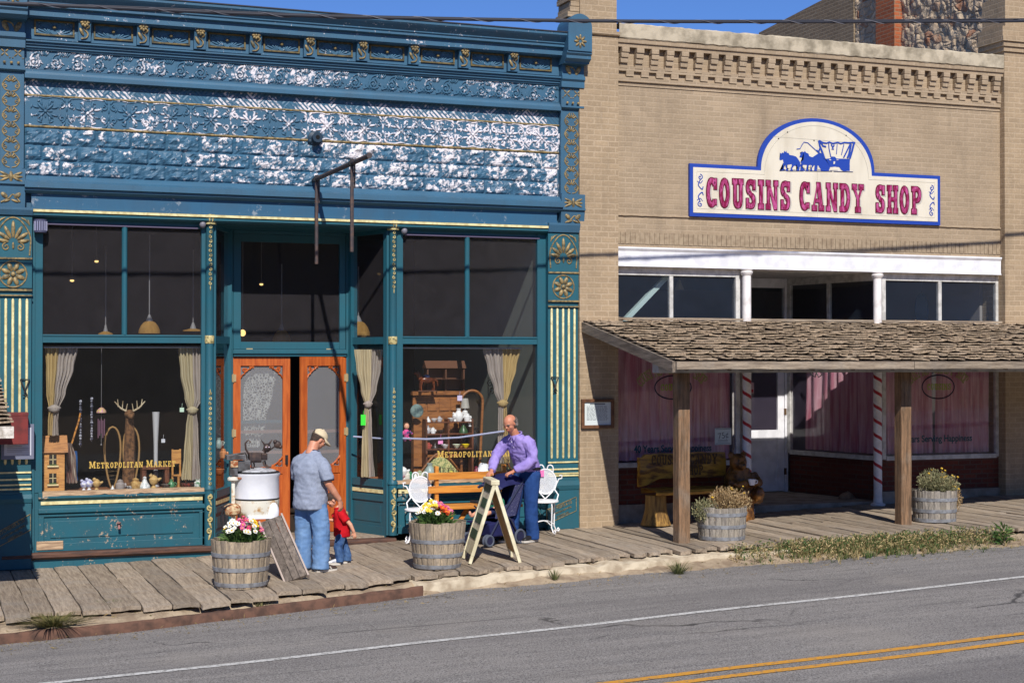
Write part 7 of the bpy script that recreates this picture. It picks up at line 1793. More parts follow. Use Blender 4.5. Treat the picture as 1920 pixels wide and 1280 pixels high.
for k, u, v, col, s, lab in (('bell', 803, 790, WCH, .8, 'white china bell at the left end of the top shelf'), ('bowl', 814, 790, WCH, .9, 'white china bowl on the top shelf near its left end'), ('jar', 824, 790, Wc2, .8, 'grey-white jar on the top shelf left of the gap'), ('bowl', 846, 790, WCH, 1.0, 'white china bowl in the middle of the top shelf'), ('bird', 853, 790, WCH, 1.1, 'white china bird beside the tall white vase'), ('vase', 860, 790, WCH, 1.7, 'tall white vase on the right of the top shelf'), ('jar', 876, 790, WCH, 1.2, 'white china lamp base at the right end of the top shelf'),
    ('vase', 802, 812, Wc2, 1.1, 'grey-white jug at the left of the middle shelf'), ('jar', 812, 812, WCH, .9, 'white jar on the middle shelf by the jug'), ('bell', 869, 812, sr(54, 84, 50), 1.5, 'dark green glass bell on the middle shelf'), ('bowl', 826, 812, DKF, 1.0, 'dark bowl in the middle of the middle shelf'), ('bird', 881, 800, WCH, 1.0, 'white china bird at the right upright of the shelf stand'),
    ('jar', 804, 840, REDF, .9, 'reddish jar at the left of the bottom shelf'), ('bell', 816, 840, DKF, .9, 'dark bell on the bottom shelf left of the pink tag'), ('bowl', 835, 840, WCH, 1.1, 'white bowl on the bottom shelf right of the pink tag'), ('bowl', 856, 840, sr(210, 216, 190), 1.1, 'pale green bowl on the bottom shelf'), ('bowl', 873, 840, sr(236, 208, 40), 1.1, 'bright yellow bowl on the bottom shelf')):
    fig(k, u, v, YS - .03, col, lab, s, None, szz(v) + .001)
c = Q(866, 806, YS); 
c = Q(872, 768, .6); LPW = thing('table_lamp', (c.x, .6, szz(785)), 'white table lamp with a pale shade above the china shelf', 'lamp')
tp(LPW, 'base', M('white_glaze', WCH, .3), lambda b: b.lathe([(.05, 0), (.05, .015), (.035, .03), (.04, .10), (.012, .13), (.01, .16)], (0, 0, 0), 12)); tp(LPW, 'lamp_shade', WHS, lambda b: b.lathe([(.065, .15), (.045, .29)], (0, 0, 0), 16, False))
c = Q(781, 770, .55); simple('round_plate', 'round glass plate in a ring hung on the hutch post', 'plate', c, lambda b: (b.lathe([(.002, 0), (.07, .0), (.085, .03), (.08, .035)], (0, 0, 0), 20, True, Matrix.Rotation(R(90), 3, 'X')), b.tube([(.088 * math.cos(2 * PI * i / 24), -.02, .088 * math.sin(2 * PI * i / 24)) for i in range(24)], .010, 6, closed=True)), M('sea_glass', sr(120, 140, 136), .25, col2=sr(60, 80, 84), scale=12))
MR = thing('standing_mirror', (X(890, .62), .64, ZPR), 'arched wooden mirror frame leaning right of the hutch', 'mirror')
mz = lambda v: Q(890, v, .62).z - ZPR
mx0, mx1 = X(866, .62) - MR.location.x, X(906, .62) - MR.location.x
arch_ = [(mx0, 0, .02), (mx0, 0, mz(752))] + [(mx0 + (mx1 - mx0) * (.5 - .5 * math.cos(PI * k / 12)), 0, mz(752) + (mz(732) - mz(752)) * math.sin(PI * k / 12)) for k in range(1, 12)] + [(mx1, 0, mz(752)), (mx1 - .05, 0, .02)]
tp(MR, 'frame', CW, lambda b: b.tube(arch_, .020, 8)); tp(MR, 'glass', M('dark_mirror', (.12, .13, .14), .05, metal=1.0), lambda b: b.prism([(p[0], p[2]) for p in arch_], .004, .012), None, False)
# two carved headboards
for u0, u1, v0, lab in ((782, 868, 850, 'arched carved headboard with yellow flowers left of the white hat'), (905, 962, 846, 'rising carved headboard end behind the man pushing the stroller')):
    Yb = .34; x0, x1 = X(u0, Yb), X(u1, Yb); T_ = thing('headboard', ((x0 + x1) / 2, Yb, ZPR), lab, 'headboard'); hw_ = (x1 - x0) / 2; h1 = Q(u0, v0, Yb).z - ZPR
    arc = [(-hw_ + 2 * hw_ * k / 20, .06 + (h1 - .06) * math.sin(PI * k / 20) ** 1.4) for k in range(21)]
    tp(T_, 'top_rail', CW, lambda b: b.tube([(p[0], 0, p[1]) for p in arc], .026, 8, ry=.6, side=(0, 1, 0)))
    tp(T_, 'panel', M('floral_panel', sr(200, 190, 130), .7, col2=sr(110, 130, 80), scale=34), lambda b: b.prism([(p[0] * .93, p[1] * .86) for p in arc] + [(hw_ * .9, .0), (-hw_ * .9, .0)], -.005, .006), None, False)
for k, u, col, s, lab, c2 in [(a + (None,))[:6] for a in (('vase', 746, WCH, 1.4, 'tall white jug beside the right column'), ('bowl', 752, sr(214, 170, 186), 1.0, 'pink bowl near the right column'), ('bird', 757, WCH, 1.3, 'large white bird ornament left of the orange bench'), ('jar', 763, sr(220, 214, 200), 1.0, 'cream jar left of the orange bench'), ('jar', 770, sr(60, 130, 90), .9, 'green glass jar left of the orange bench'), ('bell', 779, WCH, .8, 'white china bell above the left end of the bench'), ('jar', 787, sr(176, 180, 150), 1.0, 'pale jar above the bench back at the left'), ('vase', 806, sr(150, 166, 160), 1.6, 'clear glass cruet before the headboard arch'), ('bowl', 822, sr(150, 84, 60), 1.2, 'brown bowl before the middle of the headboard arch'), ('bowl', 834, sr(60, 70, 140), .9, 'small blue bowl before the headboard arch'), ('jar', 846, sr(200, 190, 90), .9, 'yellow-green jar before the headboard arch'), ('bell', 893, sr(120, 40, 60), 1.3, 'dark red bell left of the white hat'), ('bowl', 917, sr(240, 210, 40), 1.5, 'bright yellow bowl right of the white hat'), ('bowl', 955, sr(40, 40, 44), 1.6, 'black bowl right of the stroller handle'))]: fig(k, u, 0, .22, col, lab, s * 1.3, c2, ZPR)
c = Q(905, 880, .24); simple('sun_hat', 'white cloth sun hat in the right market window behind the stroller', 'hat', Vector((c.x, .24, ZPR + .06)), lambda b: b.lathe([(.12, 0), (.115, .01), (.085, .06), (.07, .13), (.05, .145), (.005, .15)], (0, 0, 0), 18, True, Matrix.Rotation(R(12), 3, 'Y')), M('white_cotton', sr(228, 228, 232), .8))
c = Q(762, 812, .45); DL = thing('doll', c, 'small doll in a pink top hanging beside the hutch', 'doll')
tp(DL, 'body', M('doll_pink', sr(232, 80, 150), .7, col2=sr(50, 60, 110), scale=22), lambda b: (b.ball((0, 0, 0), (.045, .03, .07)), b.tube([(-.04, -.01, .03), (-.08, -.03, -.03)], .014, 6), b.tube([(.04, -.01, .03), (.08, -.03, -.01)], .014, 6), b.tube([(-.02, -.02, -.06), (-.04, -.06, -.10)], .018, 6), b.tube([(.02, -.02, -.06), (.05, -.06, -.09)], .018, 6)))
tp(DL, 'head', M('doll_skin', sr(220, 160, 130), .6), lambda b: b.ball((0, -.01, .10), (.04, .04, .045))); tp(DL, 'hair', M('doll_hair', sr(80, 46, 30), .8), lambda b: b.ball((0, .008, .115), (.044, .04, .042)))
# darker doll's house, saddle horse on top of the hutch
c = Q(833, 733, .85); D2 = thing('doll_house', (c.x, .85, hzz(733) + .002), 'dim open-fronted doll house on top of the hutch', 'doll house')
dd = lambda v: Q(833, v, .85).z - D2.location.z; ww = (X(868, .85) - X(798, .85)) / 2
DKW = M('dim_wood', sr(96, 60, 40), .7)
tp(D2, 'walls', DKW, lambda b: (b.box(-ww, ww, .06, .08, 0, dd(690)), b.box(-ww, -ww + .02, -.08, .0595, 0, dd(690)), b.box(ww - .02, ww, -.08, .0595, 0, dd(690)), b.box(-.01, .01, -.08, .0595, 0, dd(690)), b.box(-ww + .021, -.0105, -.08, .0595, dd(712), dd(710)), b.box(.0105, ww - .021, -.08, .0595, dd(712), dd(710))), None, False)
tp(D2, 'roof', DKW, lambda b: (b.prof_x([(-.1, dd(690)), (.0, dd(676)), (.1, dd(690))], -ww - .02, ww + .02),), None, False)
c = Q(800, 712, .6); RH = thing('rocking_horse', c, 'shiny brown toy horse with a saddle before the dim doll house', 'toy horse')
RHM = M('shiny_brown', sr(120, 60, 30), .25, col2=sr(80, 40, 24), scale=8)
tp(RH, 'body', RHM, lambda b: (b.ball((0, 0, 0), (.12, .05, .055)), b.tube([(-.09, 0, .02), (-.14, 0, .10), (-.19, 0, .09)], [.045, .035, .02], 8), [b.tube([(x_, y_, -.02), (x_ * 1.15, y_, -.09), (x_ * 1.1, y_, -.15)], [.025, .014, .012], 6) for x_ in (-.08, .09) for y_ in (-.03, .03)], b.tube([(.11, 0, .01), (.16, 0, -.02), (.17, 0, -.09)], [.02, .016, .004], 6)))
tp(RH, 'saddle', M('saddle_blue', sr(80, 90, 130), .4), lambda b: b.ball((0, 0, .05), (.05, .055, .03)))
tp(RH, 'stand', DKW, lambda b: (b.box(-.14, .14, -.05, .05, -.165, -.15), b.box(-.02, .02, -.02, .02, hzz(733) - c.z, -.1655)), None, False)
# sale tags
for u, v, w_, h_, Y, col, lab in ((681, 787, 9, 20, .36, sr(60, 220, 60), 'bright green price tag hanging in the right side light'), (826, 827, 9, 10, .18, sr(240, 150, 200), 'pink price tag hanging from the sash rail'), (862, 746, 9, 10, .6, sr(200, 190, 220), 'lilac price tag on the hutch front'), (341, 768, 8, 8, .17, sr(190, 214, 190), 'small pale green price tag on the cream curtain'), (306, 826, 7, 7, .25, sr(190, 190, 196), 'small white price tag hanging above the little brown table')):
    a, d = Q(u - w_ / 2, v + h_ / 2, Y), Q(u + w_ / 2, v - h_ / 2, Y); m_ = (a + d) / 2
    simple('price_tag', lab, 'tag', m_, lambda b: (b.box(-(d.x - a.x) / 2, (d.x - a.x) / 2, -.002, .002, -(d.z - a.z) / 2, (d.z - a.z) / 2), b.tube([(0, 0, (d.z - a.z) / 2), (.005, 0, (d.z - a.z) / 2 + .06)], .002, 4)), M('tag_%d' % u, col, .6), 'price tags in the market windows', False)
c = Q(925, 700, .3); simple('wrought_ornament', 'dark scrolled wire ornament beside the lilac and gold curtain', 'ornament', Q(919, 725, .5), lambda b: (spiral(b, 0, .05, .05, 1.2, R(90), 1, 0, .006, 18), spiral(b, .02, -.05, .05, 1.2, R(-90), 1, 0, .006, 18), b.tube([(-.03, 0, -.12), (-.03, 0, .14)], .006, 5)), IRON)

# ---------------------------------------------------------------- candy shop glass: curtains, lettering, signs
PINKC = NT('pink_sheer'); _c = PINKC.coord(); _n = PINKC.noise(PINKC.mapv(_c, (7, 7, .5)), 2.4, 4)
_col = PINKC.mix(PINKC.ramp(_n, .34, .66), (*sr(244, 200, 212), 1), (*sr(206, 126, 148), 1)); _p = PINKC.princ(_col, .9, 0, None, .05)
PINKC.t.links.new(PINKC.n('ShaderNodeMixShader', {0: .30, 1: _p.outputs[0], 2: PINKC.n('ShaderNodeBsdfTranslucent', {'Color': _col}).outputs[0]}).outputs[0], PINKC.out.inputs[0]); PINKC = PINKC.m
def pinkcurtain(label, p0, p1, seed, top=None, gather=0.0, folds=13):
    p0, p1 = Vector((*p0, 0)), Vector((*p1, 0)); d = p1 - p0; L = d.length; d.normalize(); nn = Vector((-d.y, d.x, 0)); zt = ZMID - .02; h = zt - ZSC - .02
    T_ = thing('pink_curtain', (p0.x, p0.y, zt), label, 'curtain'); rn = random.Random(seed); ph0 = rn.uniform(0, 6)
    def f(i, j):
        q = i + .012 * math.sin(j * 4 + i * 17 + ph0); s = L * q
        if gather: s = L * (q - gather * j * q * (1 - q) * 0) 
        y = .030 * math.sin(q * folds * 2 * PI + 1.4 * math.sin(q * 9 + ph0) + .5 * math.sin(j * 3)) * (.55 + .6 * j) + .022 * math.sin(q * 23 + ph0 + j * 1.5)
        p = d * s + nn * y; return (p.x, p.y, -h * j)
    tp(T_, 'cloth', PINKC, lambda b: b.grid(f, 110, 26), None, 'all')
    tp(T_, 'curtain_rod', ROD, lambda b: b.tube([(0, 0, .012), tuple(d * L + Vector((0, 0, .012)))], .010, 6))
pinkcurtain('pink sheer curtain in the left candy shop window', (xL0 + .06, YC + .14), (xL1 - .10, YC + .14), 1)
pinkcurtain('pink sheer curtain left of the gap in the right candy shop window', (xR0 + .10, YC + .14), (X(1748, YC + .14), YC + .14), 2, folds=6)
pinkcurtain('pink sheer curtain right of the gap in the right candy shop window', (X(1757, YC + .14), YC + .14), (xR1 - .10, YC + .14), 3, folds=7)
_d3 = Vector((xR0 - .04 - (xD1 + .02), YC + .03 - YDc, 0)).normalized(); _n3 = Vector((-_d3.y, _d3.x, 0)); _n3 = _n3 if _n3.y > 0 else -_n3
_a3 = Vector((xD1 + .02, YDc, 0)) + _d3 * .24 + _n3 * .14; _b3 = Vector((xR0 - .04, YC + .03, 0)) - _d3 * .10 + _n3 * .14
pinkcurtain('pink sheer curtain catching the sun in the slanting window right of the candy shop door', (_a3.x, _a3.y), (_b3.x, _b3.y), 4, folds=10)
GREENT = M('dark_teal_letters', sr(24, 78, 88), .5); OLIVE = M('olive_letters', sr(150, 142, 96), .6); NAVYR = M('navy_ring', sr(26, 28, 60), .5); LIME = M('lime_letters', sr(150, 170, 60), .6)
for W_, u0, uc, vc, ru, rv, us, vs, lab in ((W1, 1196, 1262, 726, 34, 22, (1176, 1346), 841, 0), (W2, 1690, 1759, 725, 30, 22, (1664, 1834), 833, 1)):
    Yg = YC - .006; cx, cz = X(uc, Yg), Q(uc, vc, Yg).z; rx = X(uc + ru, Yg) - cx; rz = cz - Q(uc, vc + rv, Yg).z
    cb('oval_ring', NAVYR, lambda b: b.tube([(cx + rx * math.cos(2 * PI * i / 36), Yg, cz + rz * math.sin(2 * PI * i / 36)) for i in range(36)], .010, 4, closed=True), W_)
    def arc(b, ia, ib):
        s = 'COUSINS CANDY SHOP'; n = len(s); r = rx * 1.75
        for i, ch in list(enumerate(s))[ia:ib]:
            a = R(158 - 136 * i / (n - 1)); px2, pz2 = cx + r * math.cos(a) * 1.08, cz - .02 + rz * 1.62 * math.sin(a)
            M4 = Matrix.Translation((px2, 0, pz2)) @ Matrix.Rotation(-(a - PI / 2) * .55, 4, 'Y')
            slabtext(b, ch, -.05, -.07, .15, Yg, .75, .1, M4=M4)
    for ia, ib in ((0, 7), (8, 13), (14, 18)): cb('arched_lettering', OLIVE, lambda b: arc(b, ia, ib), W_)
    cb('script_lettering', LIME, lambda b: slabtext(b, 'COUSINS', cx - rx * .68, cz - .05, .10, Yg, 1.5 * rx / slabw('COUSINS', .10, 1.0), .1), W_)
    x0, x1 = X(us[0], Yg), X(us[1], Yg)
    text_ob('serving_lettering', '40 Years Serving Happiness', .148, GREENT, W_, ((x0 + x1) / 2, Yg, Q(1262, vs, Yg).z), (R(90), 0, 0), .001, sx=(x1 - x0) / 1.93, weight=.003)
c = Q(1358, 818, .03); PS = thing('paper_sign', (c.x, YC - .01, c.z), 'white handwritten paper sign taped in the lower corner of the left candy window', 'sign')
hw2 = .14; tp(PS, 'sheet', M('notice_paper', (0, 0, 0)), lambda b: b.box(-hw2, hw2, -.004, .0, -.125, .125), None, False); tp(PS, 'border', GREENT, lambda b: [b.box(-hw2 + .015, hw2 - .015, -.0055, -.0042, z, z + .006) for z in (-.11, .105)], None, False)
text_ob('figures', '75¢', .12, M('ink_grey', (0, 0, 0)), PS, (0, -.006, .0), (R(90), R(-6), 0), .0005) if False else None
def fig75(parent):
    cu = bpy.data.curves.new('f', 'FONT'); cu.body = '75¢'; cu.size = .13; cu.extrude = .0005; cu.align_x = 'CENTER'; cu.align_y = 'CENTER'; o = bpy.data.objects.new('f', cu); C.objects.link(o)
    me = bpy.data.meshes.new_from_object(o.evaluated_get(bpy.context.evaluated_depsgraph_get())); bpy.data.objects.remove(o)
    me.transform(Matrix.LocRotScale(Vector((0, -.006, .01)), Euler((R(90), R(-8), 0)), Vector((1, 1, 1)))); me.materials.clear(); me.materials.append(M('ink_grey', (0, 0, 0))); q = bpy.data.objects.new('handwriting', me); C.objects.link(q); q.parent = parent
fig75(PS); tp(PS, 'small_writing', M('ink_grey', (0, 0, 0)), lambda b: scribble(b, .09, -.03, 1, 3) or [b.box(-.09, .08, -.0055, -.0042, -.06 - .02 * k, -.054 - .02 * k) for k in range(2)], None, False)
c = Q(1400, 735, YDc - .02); OS = thing('door_sign', (c.x, YDc + .035, c.z), 'red and white notice stuck on the glass of the candy shop door', 'sign')
tp(OS, 'sheet', M('faded_pink_paper', sr(206, 170, 170), .7), lambda b: b.box(-.17, .17, -.004, 0, -.02, .16), None, False); tp(OS, 'red_print', M('red_print', sr(190, 40, 44), .6), lambda b: [b.box(-.16 + .055 * k, -.12 + .055 * k, -.0055, -.0042, -.005, .045) for k in range(6)], None, False)
# grape-like iron hanging in the sunlit window
_g = _a3.lerp(_b3, .28) - _n3 * .30; 
HG = thing('hanging_ornament', (_g.x, _g.y, ZMID - .10), 'green iron hanging with leaves and hooks in front of the sunlit pink curtain', 'ornament', math.atan2(_d3.y, _d3.x))
GI = M('green_iron', sr(60, 74, 66), .6)
tp(HG, 'frame', GI, lambda b: (b.tube([(-.25, 0, 0), (.25, 0, 0)], .012, 6), b.tube([(-.2, 0, -.12), (.25, 0, -.12)], .012, 6), [b.tube([(x_, 0, -.12), (x_ + .04, 0, 0)], .008, 5) for x_ in (-.1, 0, .1)]))
tp(HG, 'leaves', GI, lambda b: [b.ball((-.24 + .03 * (k % 2), -.01, .02 - .075 * k), (.045, .012, .05), 8, 6) for k in range(5)])
tp(HG, 'hook', IRON, lambda b: (b.tube([(.14, 0, -.12), (.13, 0, -.38), (.10, 0, -.46), (.02, 0, -.42), (-.02, 0, -.36)], .009, 6), b.tube([(.13, 0, -.38), (.18, 0, -.46), (.26, 0, -.42)], .009, 6)))
c = Q(1728, 580, .9); simple('oval_plaque', 'dark oval stained glass plaque behind the upper right candy shop glass', 'ornament', c, lambda b: (b.tube([(.12 * math.cos(2 * PI * i / 28), 0, .26 * math.sin(2 * PI * i / 28)) for i in range(28)], .016, 6, closed=True), b.lathe([(.001, -.003), (.11, -.003), (.11, .003), (.001, .003)], (0, 0, 0), 24, True, Matrix(((1, 0, 0), (0, 0, 1), (0, 2.2, 0)))), b.tube([(0, 0, .26), (0, 0, zbeam0 - c.z)], .004, 4)), M('dusky_teal_glass', sr(58, 70, 84), .4))
c = gnd(1588, 928, .1); simple('rock', 'brown rock lying on the candy shop step by the far striped column', 'rock', Vector((c.x, c.y, ZFc)), lambda b: b.grid(lambda i, j: (lambda a, t: (.15 * math.sin(t) * math.cos(a) * (1 + .25 * noise.noise((math.cos(a) * 1.6, math.sin(a) * 1.6, t))), .10 * math.sin(t) * math.sin(a), .105 * max(0, math.cos(t)) * (1 + .3 * noise.noise((math.cos(a) * 2, t, 4)))))(2 * PI * i, PI * .5 * j), 16, 7), M('brown_rock', sr(150, 120, 92), .9, col2=sr(110, 88, 70), scale=9, bump=.4), None, False)
# ================================================================ PEOPLE
def fuse(b, name, mat, parent, voxel=.010, smooth=4, wr=None, mats=None):
    """grow one continuous skin over the overlapping tapered limbs drawn in b"""
    bmesh.ops.recalc_face_normals(b.bm, faces=b.bm.faces)
    me = bpy.data.meshes.new('tmp'); b.bm.to_mesh(me); b.bm.free()
    o = bpy.data.objects.new('tmp', me); C.objects.link(o)
    r = o.modifiers.new('r', 'REMESH'); r.mode = 'VOXEL'; r.voxel_size = voxel; r.adaptivity = 0
    if smooth: s = o.modifiers.new('s', 'SMOOTH'); s.factor = .5; s.iterations = smooth
    dg = bpy.context.evaluated_depsgraph_get(); nm = bpy.data.meshes.new_from_object(o.evaluated_get(dg)); bpy.data.objects.remove(o)
    nm.name = name; nm.materials.clear(); nm.materials.append(mat)
    for p in nm.polygons: p.use_smooth = True
    if wr:
        for v in nm.vertices:
            d = 0
            for amp, sc, st in wr:
                p = Vector((v.co.x * sc * st[0], v.co.y * sc * st[1], v.co.z * sc * st[2])); d += amp * (1 - 2 * abs(noise.noise(p)) ** .8)
            v.co += v.normal * d
        nm.update()
    q = bpy.data.objects.new(name, nm); C.objects.link(q); q.parent = parent
    return q
def limb(b, secs, n=14, side=(0, 1, 0)):
    """secs: (x,y,z, r_across, r_along) rings"""
    pts = [Vector(s[:3]) for s in secs]; prev = None
    for i, s in enumerate(secs):
        d = (pts[min(i + 1, len(pts) - 1)] - pts[max(0, i - 1)]).normalized(); sd = Vector(side)
        rg = b.ring(pts[i], d, s[3], s[4] if len(s) > 4 else s[3], n, sd if abs(d.dot(sd)) < .95 else Vector((1, 0, 0)))
        if prev: b.bridge(prev, rg)
        else: b.face(list(reversed(rg)))
        prev = rg
    b.face(prev); return b
def torso(b, secs, n=22):
    """secs: (x, y, z, half_width, half_depth)"""
    prev = None
    for x, y, z, w, d in secs:
        rg = [b.v((x + w * abs(math.cos(a)) ** .8 * (1 if math.cos(a) >= 0 else -1), y + d * math.sin(a), z)) for a in [2 * PI * i / n for i in range(n)]]
        if prev: b.bridge(prev, rg)
        else: b.face(list(reversed(rg)))
        prev = rg
    b.face(prev); return b
def head(b, c, s, pitch=0.0, yaw=0.0, jaw=1.0):
    """head looking along +y, chin down; s = head height"""
    Mx = Matrix.Rotation(yaw, 3, 'Z') @ Matrix.Rotation(-pitch, 3, 'X'); c = Vector(c)
    P = lambda x, y, z: c + Mx @ Vector((x * s, y * s, z * s))
    b.ball(P(0, -.04, .10), (.33 * s, .42 * s, .37 * s), 18, 12, Mx)
    b.ball(P(0, .10, -.14), (.26 * s, .28 * s, .34 * s * jaw), 16, 10, Mx)
    b.ball(P(0, .20, -.36), (.14 * s, .13 * s, .11 * s), 10, 7, Mx)
    b.ball(P(0, .385, -.04), (.05 * s, .05 * s, .12 * s), 8, 6, Mx @ Matrix.Rotation(R(16), 3, 'X')); b.ball(P(0, .43, -.10), (.065 * s, .055 * s, .05 * s), 8, 6, Mx)
    b.ball(P(0, .34, .06), (.24 * s, .06 * s, .045 * s), 10, 6, Mx)
    b.ball(P(0, .34, -.235), (.11 * s, .05 * s, .035 * s), 8, 6, Mx); b.ball(P(0, .335, -.285), (.10 * s, .05 * s, .03 * s), 8, 6, Mx)
    for q in (-1, 1): b.ball(P(q * .33, -.03, -.05), (.035 * s, .09 * s, .14 * s), 8, 7, Mx @ Matrix.Rotation(R(-q * 14), 3, 'Z')); b.ball(P(q * .17, .24, -.12), (.10 * s, .10 * s, .09 * s), 8, 6, Mx)
    return P, Mx
def hand(b, w, d, up, s=1.0, curl=.5, right=1, spread=.0):
    """palm and five bent fingers from wrist w along d; up = back of the hand"""
    w = Vector(w); d = Vector(d).normalized(); up = Vector(up); up = (up - d * up.dot(d)).normalized(); sd = d.cross(up) * right
    limb(b, [(*(w - d * .02 * s), .026 * s, .020 * s), (*(w + d * .03 * s), .036 * s, .018 * s), (*(w + d * .085 * s), .042 * s, .016 * s), (*(w + d * .10 * s), .036 * s, .013 * s)], 10, sd)
    for k, (off, L) in enumerate(((.031, .070), (.011, .080), (-.010, .075), (-.030, .058))):
        p = w + d * .088 * s + sd * off * s; a = d; pts = [p]
        for j, f in enumerate((.42, .33, .25)):
            an = curl * (.55 + .45 * j) * (1 + .12 * k); a2 = (d * math.cos(an * (j + 1) * .8) - up * math.sin(an * (j + 1) * .8) + sd * spread * (1.5 - k) * .3).normalized(); pts.append(pts[-1] + a2 * L * f * s)
        b.tube(pts, [.0100 * s, .0098 * s, .009 * s, .0075 * s], 7)
    p = w + d * .03 * s + sd * .032 * s; t = (d * .75 + sd * .7 - up * .35 * (curl + .3)).normalized(); t2 = (d * .9 + sd * .15 - up * .5 * (curl + .3)).normalized()
    b.tube([p, p + t * .038 * s, p + t * .038 * s + t2 * .032 * s], [.0135 * s, .0115 * s, .009 * s], 7)
def m_skin(name, a):
    t = NT(name); c = t.coord(); n = t.noise(c, 14, 4)
    p = t.princ(t.mix(t.ramp(n, .35, .7), (*a, 1), (*(a[0] * .86, a[1] * .72, a[2] * .66), 1)), .5, 0, None, .35); return t.m
def m_cloth_p(name, a, b2, sc=(1, 1, 1), scale=8, fade=.5, weave=260):
    t = NT(name); c = t.coord(); n = t.noise(t.mapv(c, sc), scale, 5, .6)
    col = t.mix(t.math('MULTIPLY', t.ramp(n, .38, .68), fade), (*a, 1), (*b2, 1)); t.princ(col, .85, 0, t.bump(t.noise(c, weave, 2), .12, .004), .1); return t.m
SKIN1 = m_skin('skin_tanned', sr(206, 146, 118)); SKIN2 = m_skin('skin_ruddy', sr(204, 140, 112)); SKIN3 = m_skin('skin_child', sr(222, 166, 138))
DENIM = m_cloth_p('light_denim', sr(98, 132, 176), sr(146, 176, 210), (2, 2, .8), 5, .4); DENIMD = m_cloth_p('dark_denim', sr(36, 64, 116), sr(58, 92, 150), (2, 2, .8), 5, .4); DENIMC = m_cloth_p('child_denim', sr(50, 78, 124), sr(106, 138, 176), (3, 3, 1.2), 7, .5)
EYEW = M('eye_white', sr(232, 228, 222), .3); EYED = M('eye_dark', (.02, .015, .01), .2)
def eyes(P, T_, bd, s):
    for q in (-1, 1):
        e = MB(); e.ball(P(q * .155, .325, .0), .036 * s, 10, 8); eo = e.build('eye', EYEW, bd, True); i = MB(); i.ball(P(q * .155, .343, .0), .024 * s, 8, 6); i.build('iris', EYED, eo, True) if False else i.build('iris', EYED, bd, True)
WRK = lambda k: [(.0075 * k, 7, (1, 1, .55)), (.0035 * k, 17, (1, 1, .8))]

# ---------------- man in cap, grey tee and jeans, back to us
g = gnd(581, 1071)
P1 = thing('person', (g.x, g.y, G(g.x)), 'man in tan cap, grey t-shirt and jeans, seen from behind, looking down at a boy', 'person', R(-56))
b = MB()
limb(b, [(-.11, .02, .06, .045), (-.115, .015, .12, .042), (-.125, .03, .30, .06), (-.125, .04, .48, .062), (-.12, .02, .70, .085), (-.10, 0, .92, .10)])
limb(b, [(.13, .06, .06, .045), (.13, .05, .12, .042), (.13, .05, .30, .06), (.125, .06, .48, .062), (.115, .03, .70, .085), (.10, 0, .92, .10)])
torso(b, [(0, 0, .82, .15, .11), (0, 0, .92, .17, .13), (0, .0, 1.05, .17, .135), (0, .0, 1.20, .175, .12), (0, .0, 1.32, .155, .09), (0, .03, 1.41, .08, .07)])
limb(b, [(0, .01, 1.40, .075), (0, .045, 1.48, .066), (0, .085, 1.55, .066)])
limb(b, [(.14, 0, 1.33, .065), (.20, .0, 1.29, .06), (.25, .01, 1.18, .052), (.275, .02, 1.07, .047), (.30, .09, .97, .043), (.325, .17, .865, .031)])
limb(b, [(-.14, 0, 1.33, .065), (-.20, .01, 1.29, .06), (-.245, .04, 1.18, .052), (-.25, .08, 1.07, .047), (-.21, .20, 1.0, .043), (-.15, .28, .97, .031)])
hand(b, (.325, .17, .865), (.04, .20, -.97), (1, .1, 0), 1.05, .55, -1); hand(b, (-.15, .28, .97), (.8, .55, .0), (-.2, .2, 1), 1.05, .5, -1)
HP, HM = head(b, (.01, .145, 1.585), .235, R(34), R(-22))
BD = fuse(b, 'body', SKIN1, P1, .009, 2)
eyes(HP, P1, BD, .235)
def hairshell(P, Mx, s, mat, parent, cut=-.05, back=-.02, grow=1.03, front=.16):
    b = MB(); n, m = 26, 14; c = Vector(P(0, 0, 0)); rows = []
    for j in range(m + 1):
        row = []
        for i in range(n):
            a = 2 * PI * i / n; f = math.sin(a)                  # f=1 front
            low = cut + (front - cut) * max(0, min(1, (f + .15) / .75)) if f > -.15 else cut + (-.30 - cut) * min(1, (-f - .15) / .6) * 1.0
            t = j / m; z0, z1 = .49, low
            z = z1 + (z0 - z1) * (1 - t)
            q = max(0.0, 1 - ((z - .10) / .385) ** 2) ** .5 if z > -.05 else (1 - (.15 / .385) ** 2) ** .5 * (1 + .6 * (z + .05))
            x, y = .335 * q * math.cos(a) * grow, (-.04 + .425 * q * math.sin(a) * grow)
            row.append(b.v(P(x * (1 + .02 * noise.noise((a * 3, z * 9, 1))), y, z * grow if z > 0 else z)))
        rows.append(row)
    for A, D in zip(rows, rows[1:]): b.bridge(A, D)
    b.face(list(reversed(rows[0])))
    return b.build('hair', mat, parent, True, 0)
hairshell(HP, HM, .235, M('dark_brown_hair', sr(72, 54, 44), .8, col2=sr(48, 38, 32), scale=40), P1, -.08, front=.2)
b = MB(); Y_ = [(0, .0, .76, .205, .165), (0, .0, .82, .208, .172), (0, .01, .95, .204, .178), (0, .01, 1.08, .202, .170), (0, -.01, 1.20, .208, .158), (0, -.01, 1.30, .205, .135), (0, .01, 1.37, .165, .105), (0, .04, 1.43, .105, .082), (0, .06, 1.462, .078, .072)]
torso(b, Y_)
limb(b, [(.10, .0, 1.335, .085), (.185, .0, 1.305, .082), (.235, .0, 1.235, .076), (.268, .015, 1.11, .076)]); limb(b, [(-.10, .0, 1.335, .085), (-.185, .0, 1.305, .082), (-.235, .03, 1.235, .076), (-.252, .06, 1.11, .076)])
TEE = m_cloth_p('heather_grey_jersey', sr(150, 158, 176), sr(128, 136, 154), (1, 1, 1), 30, .7)
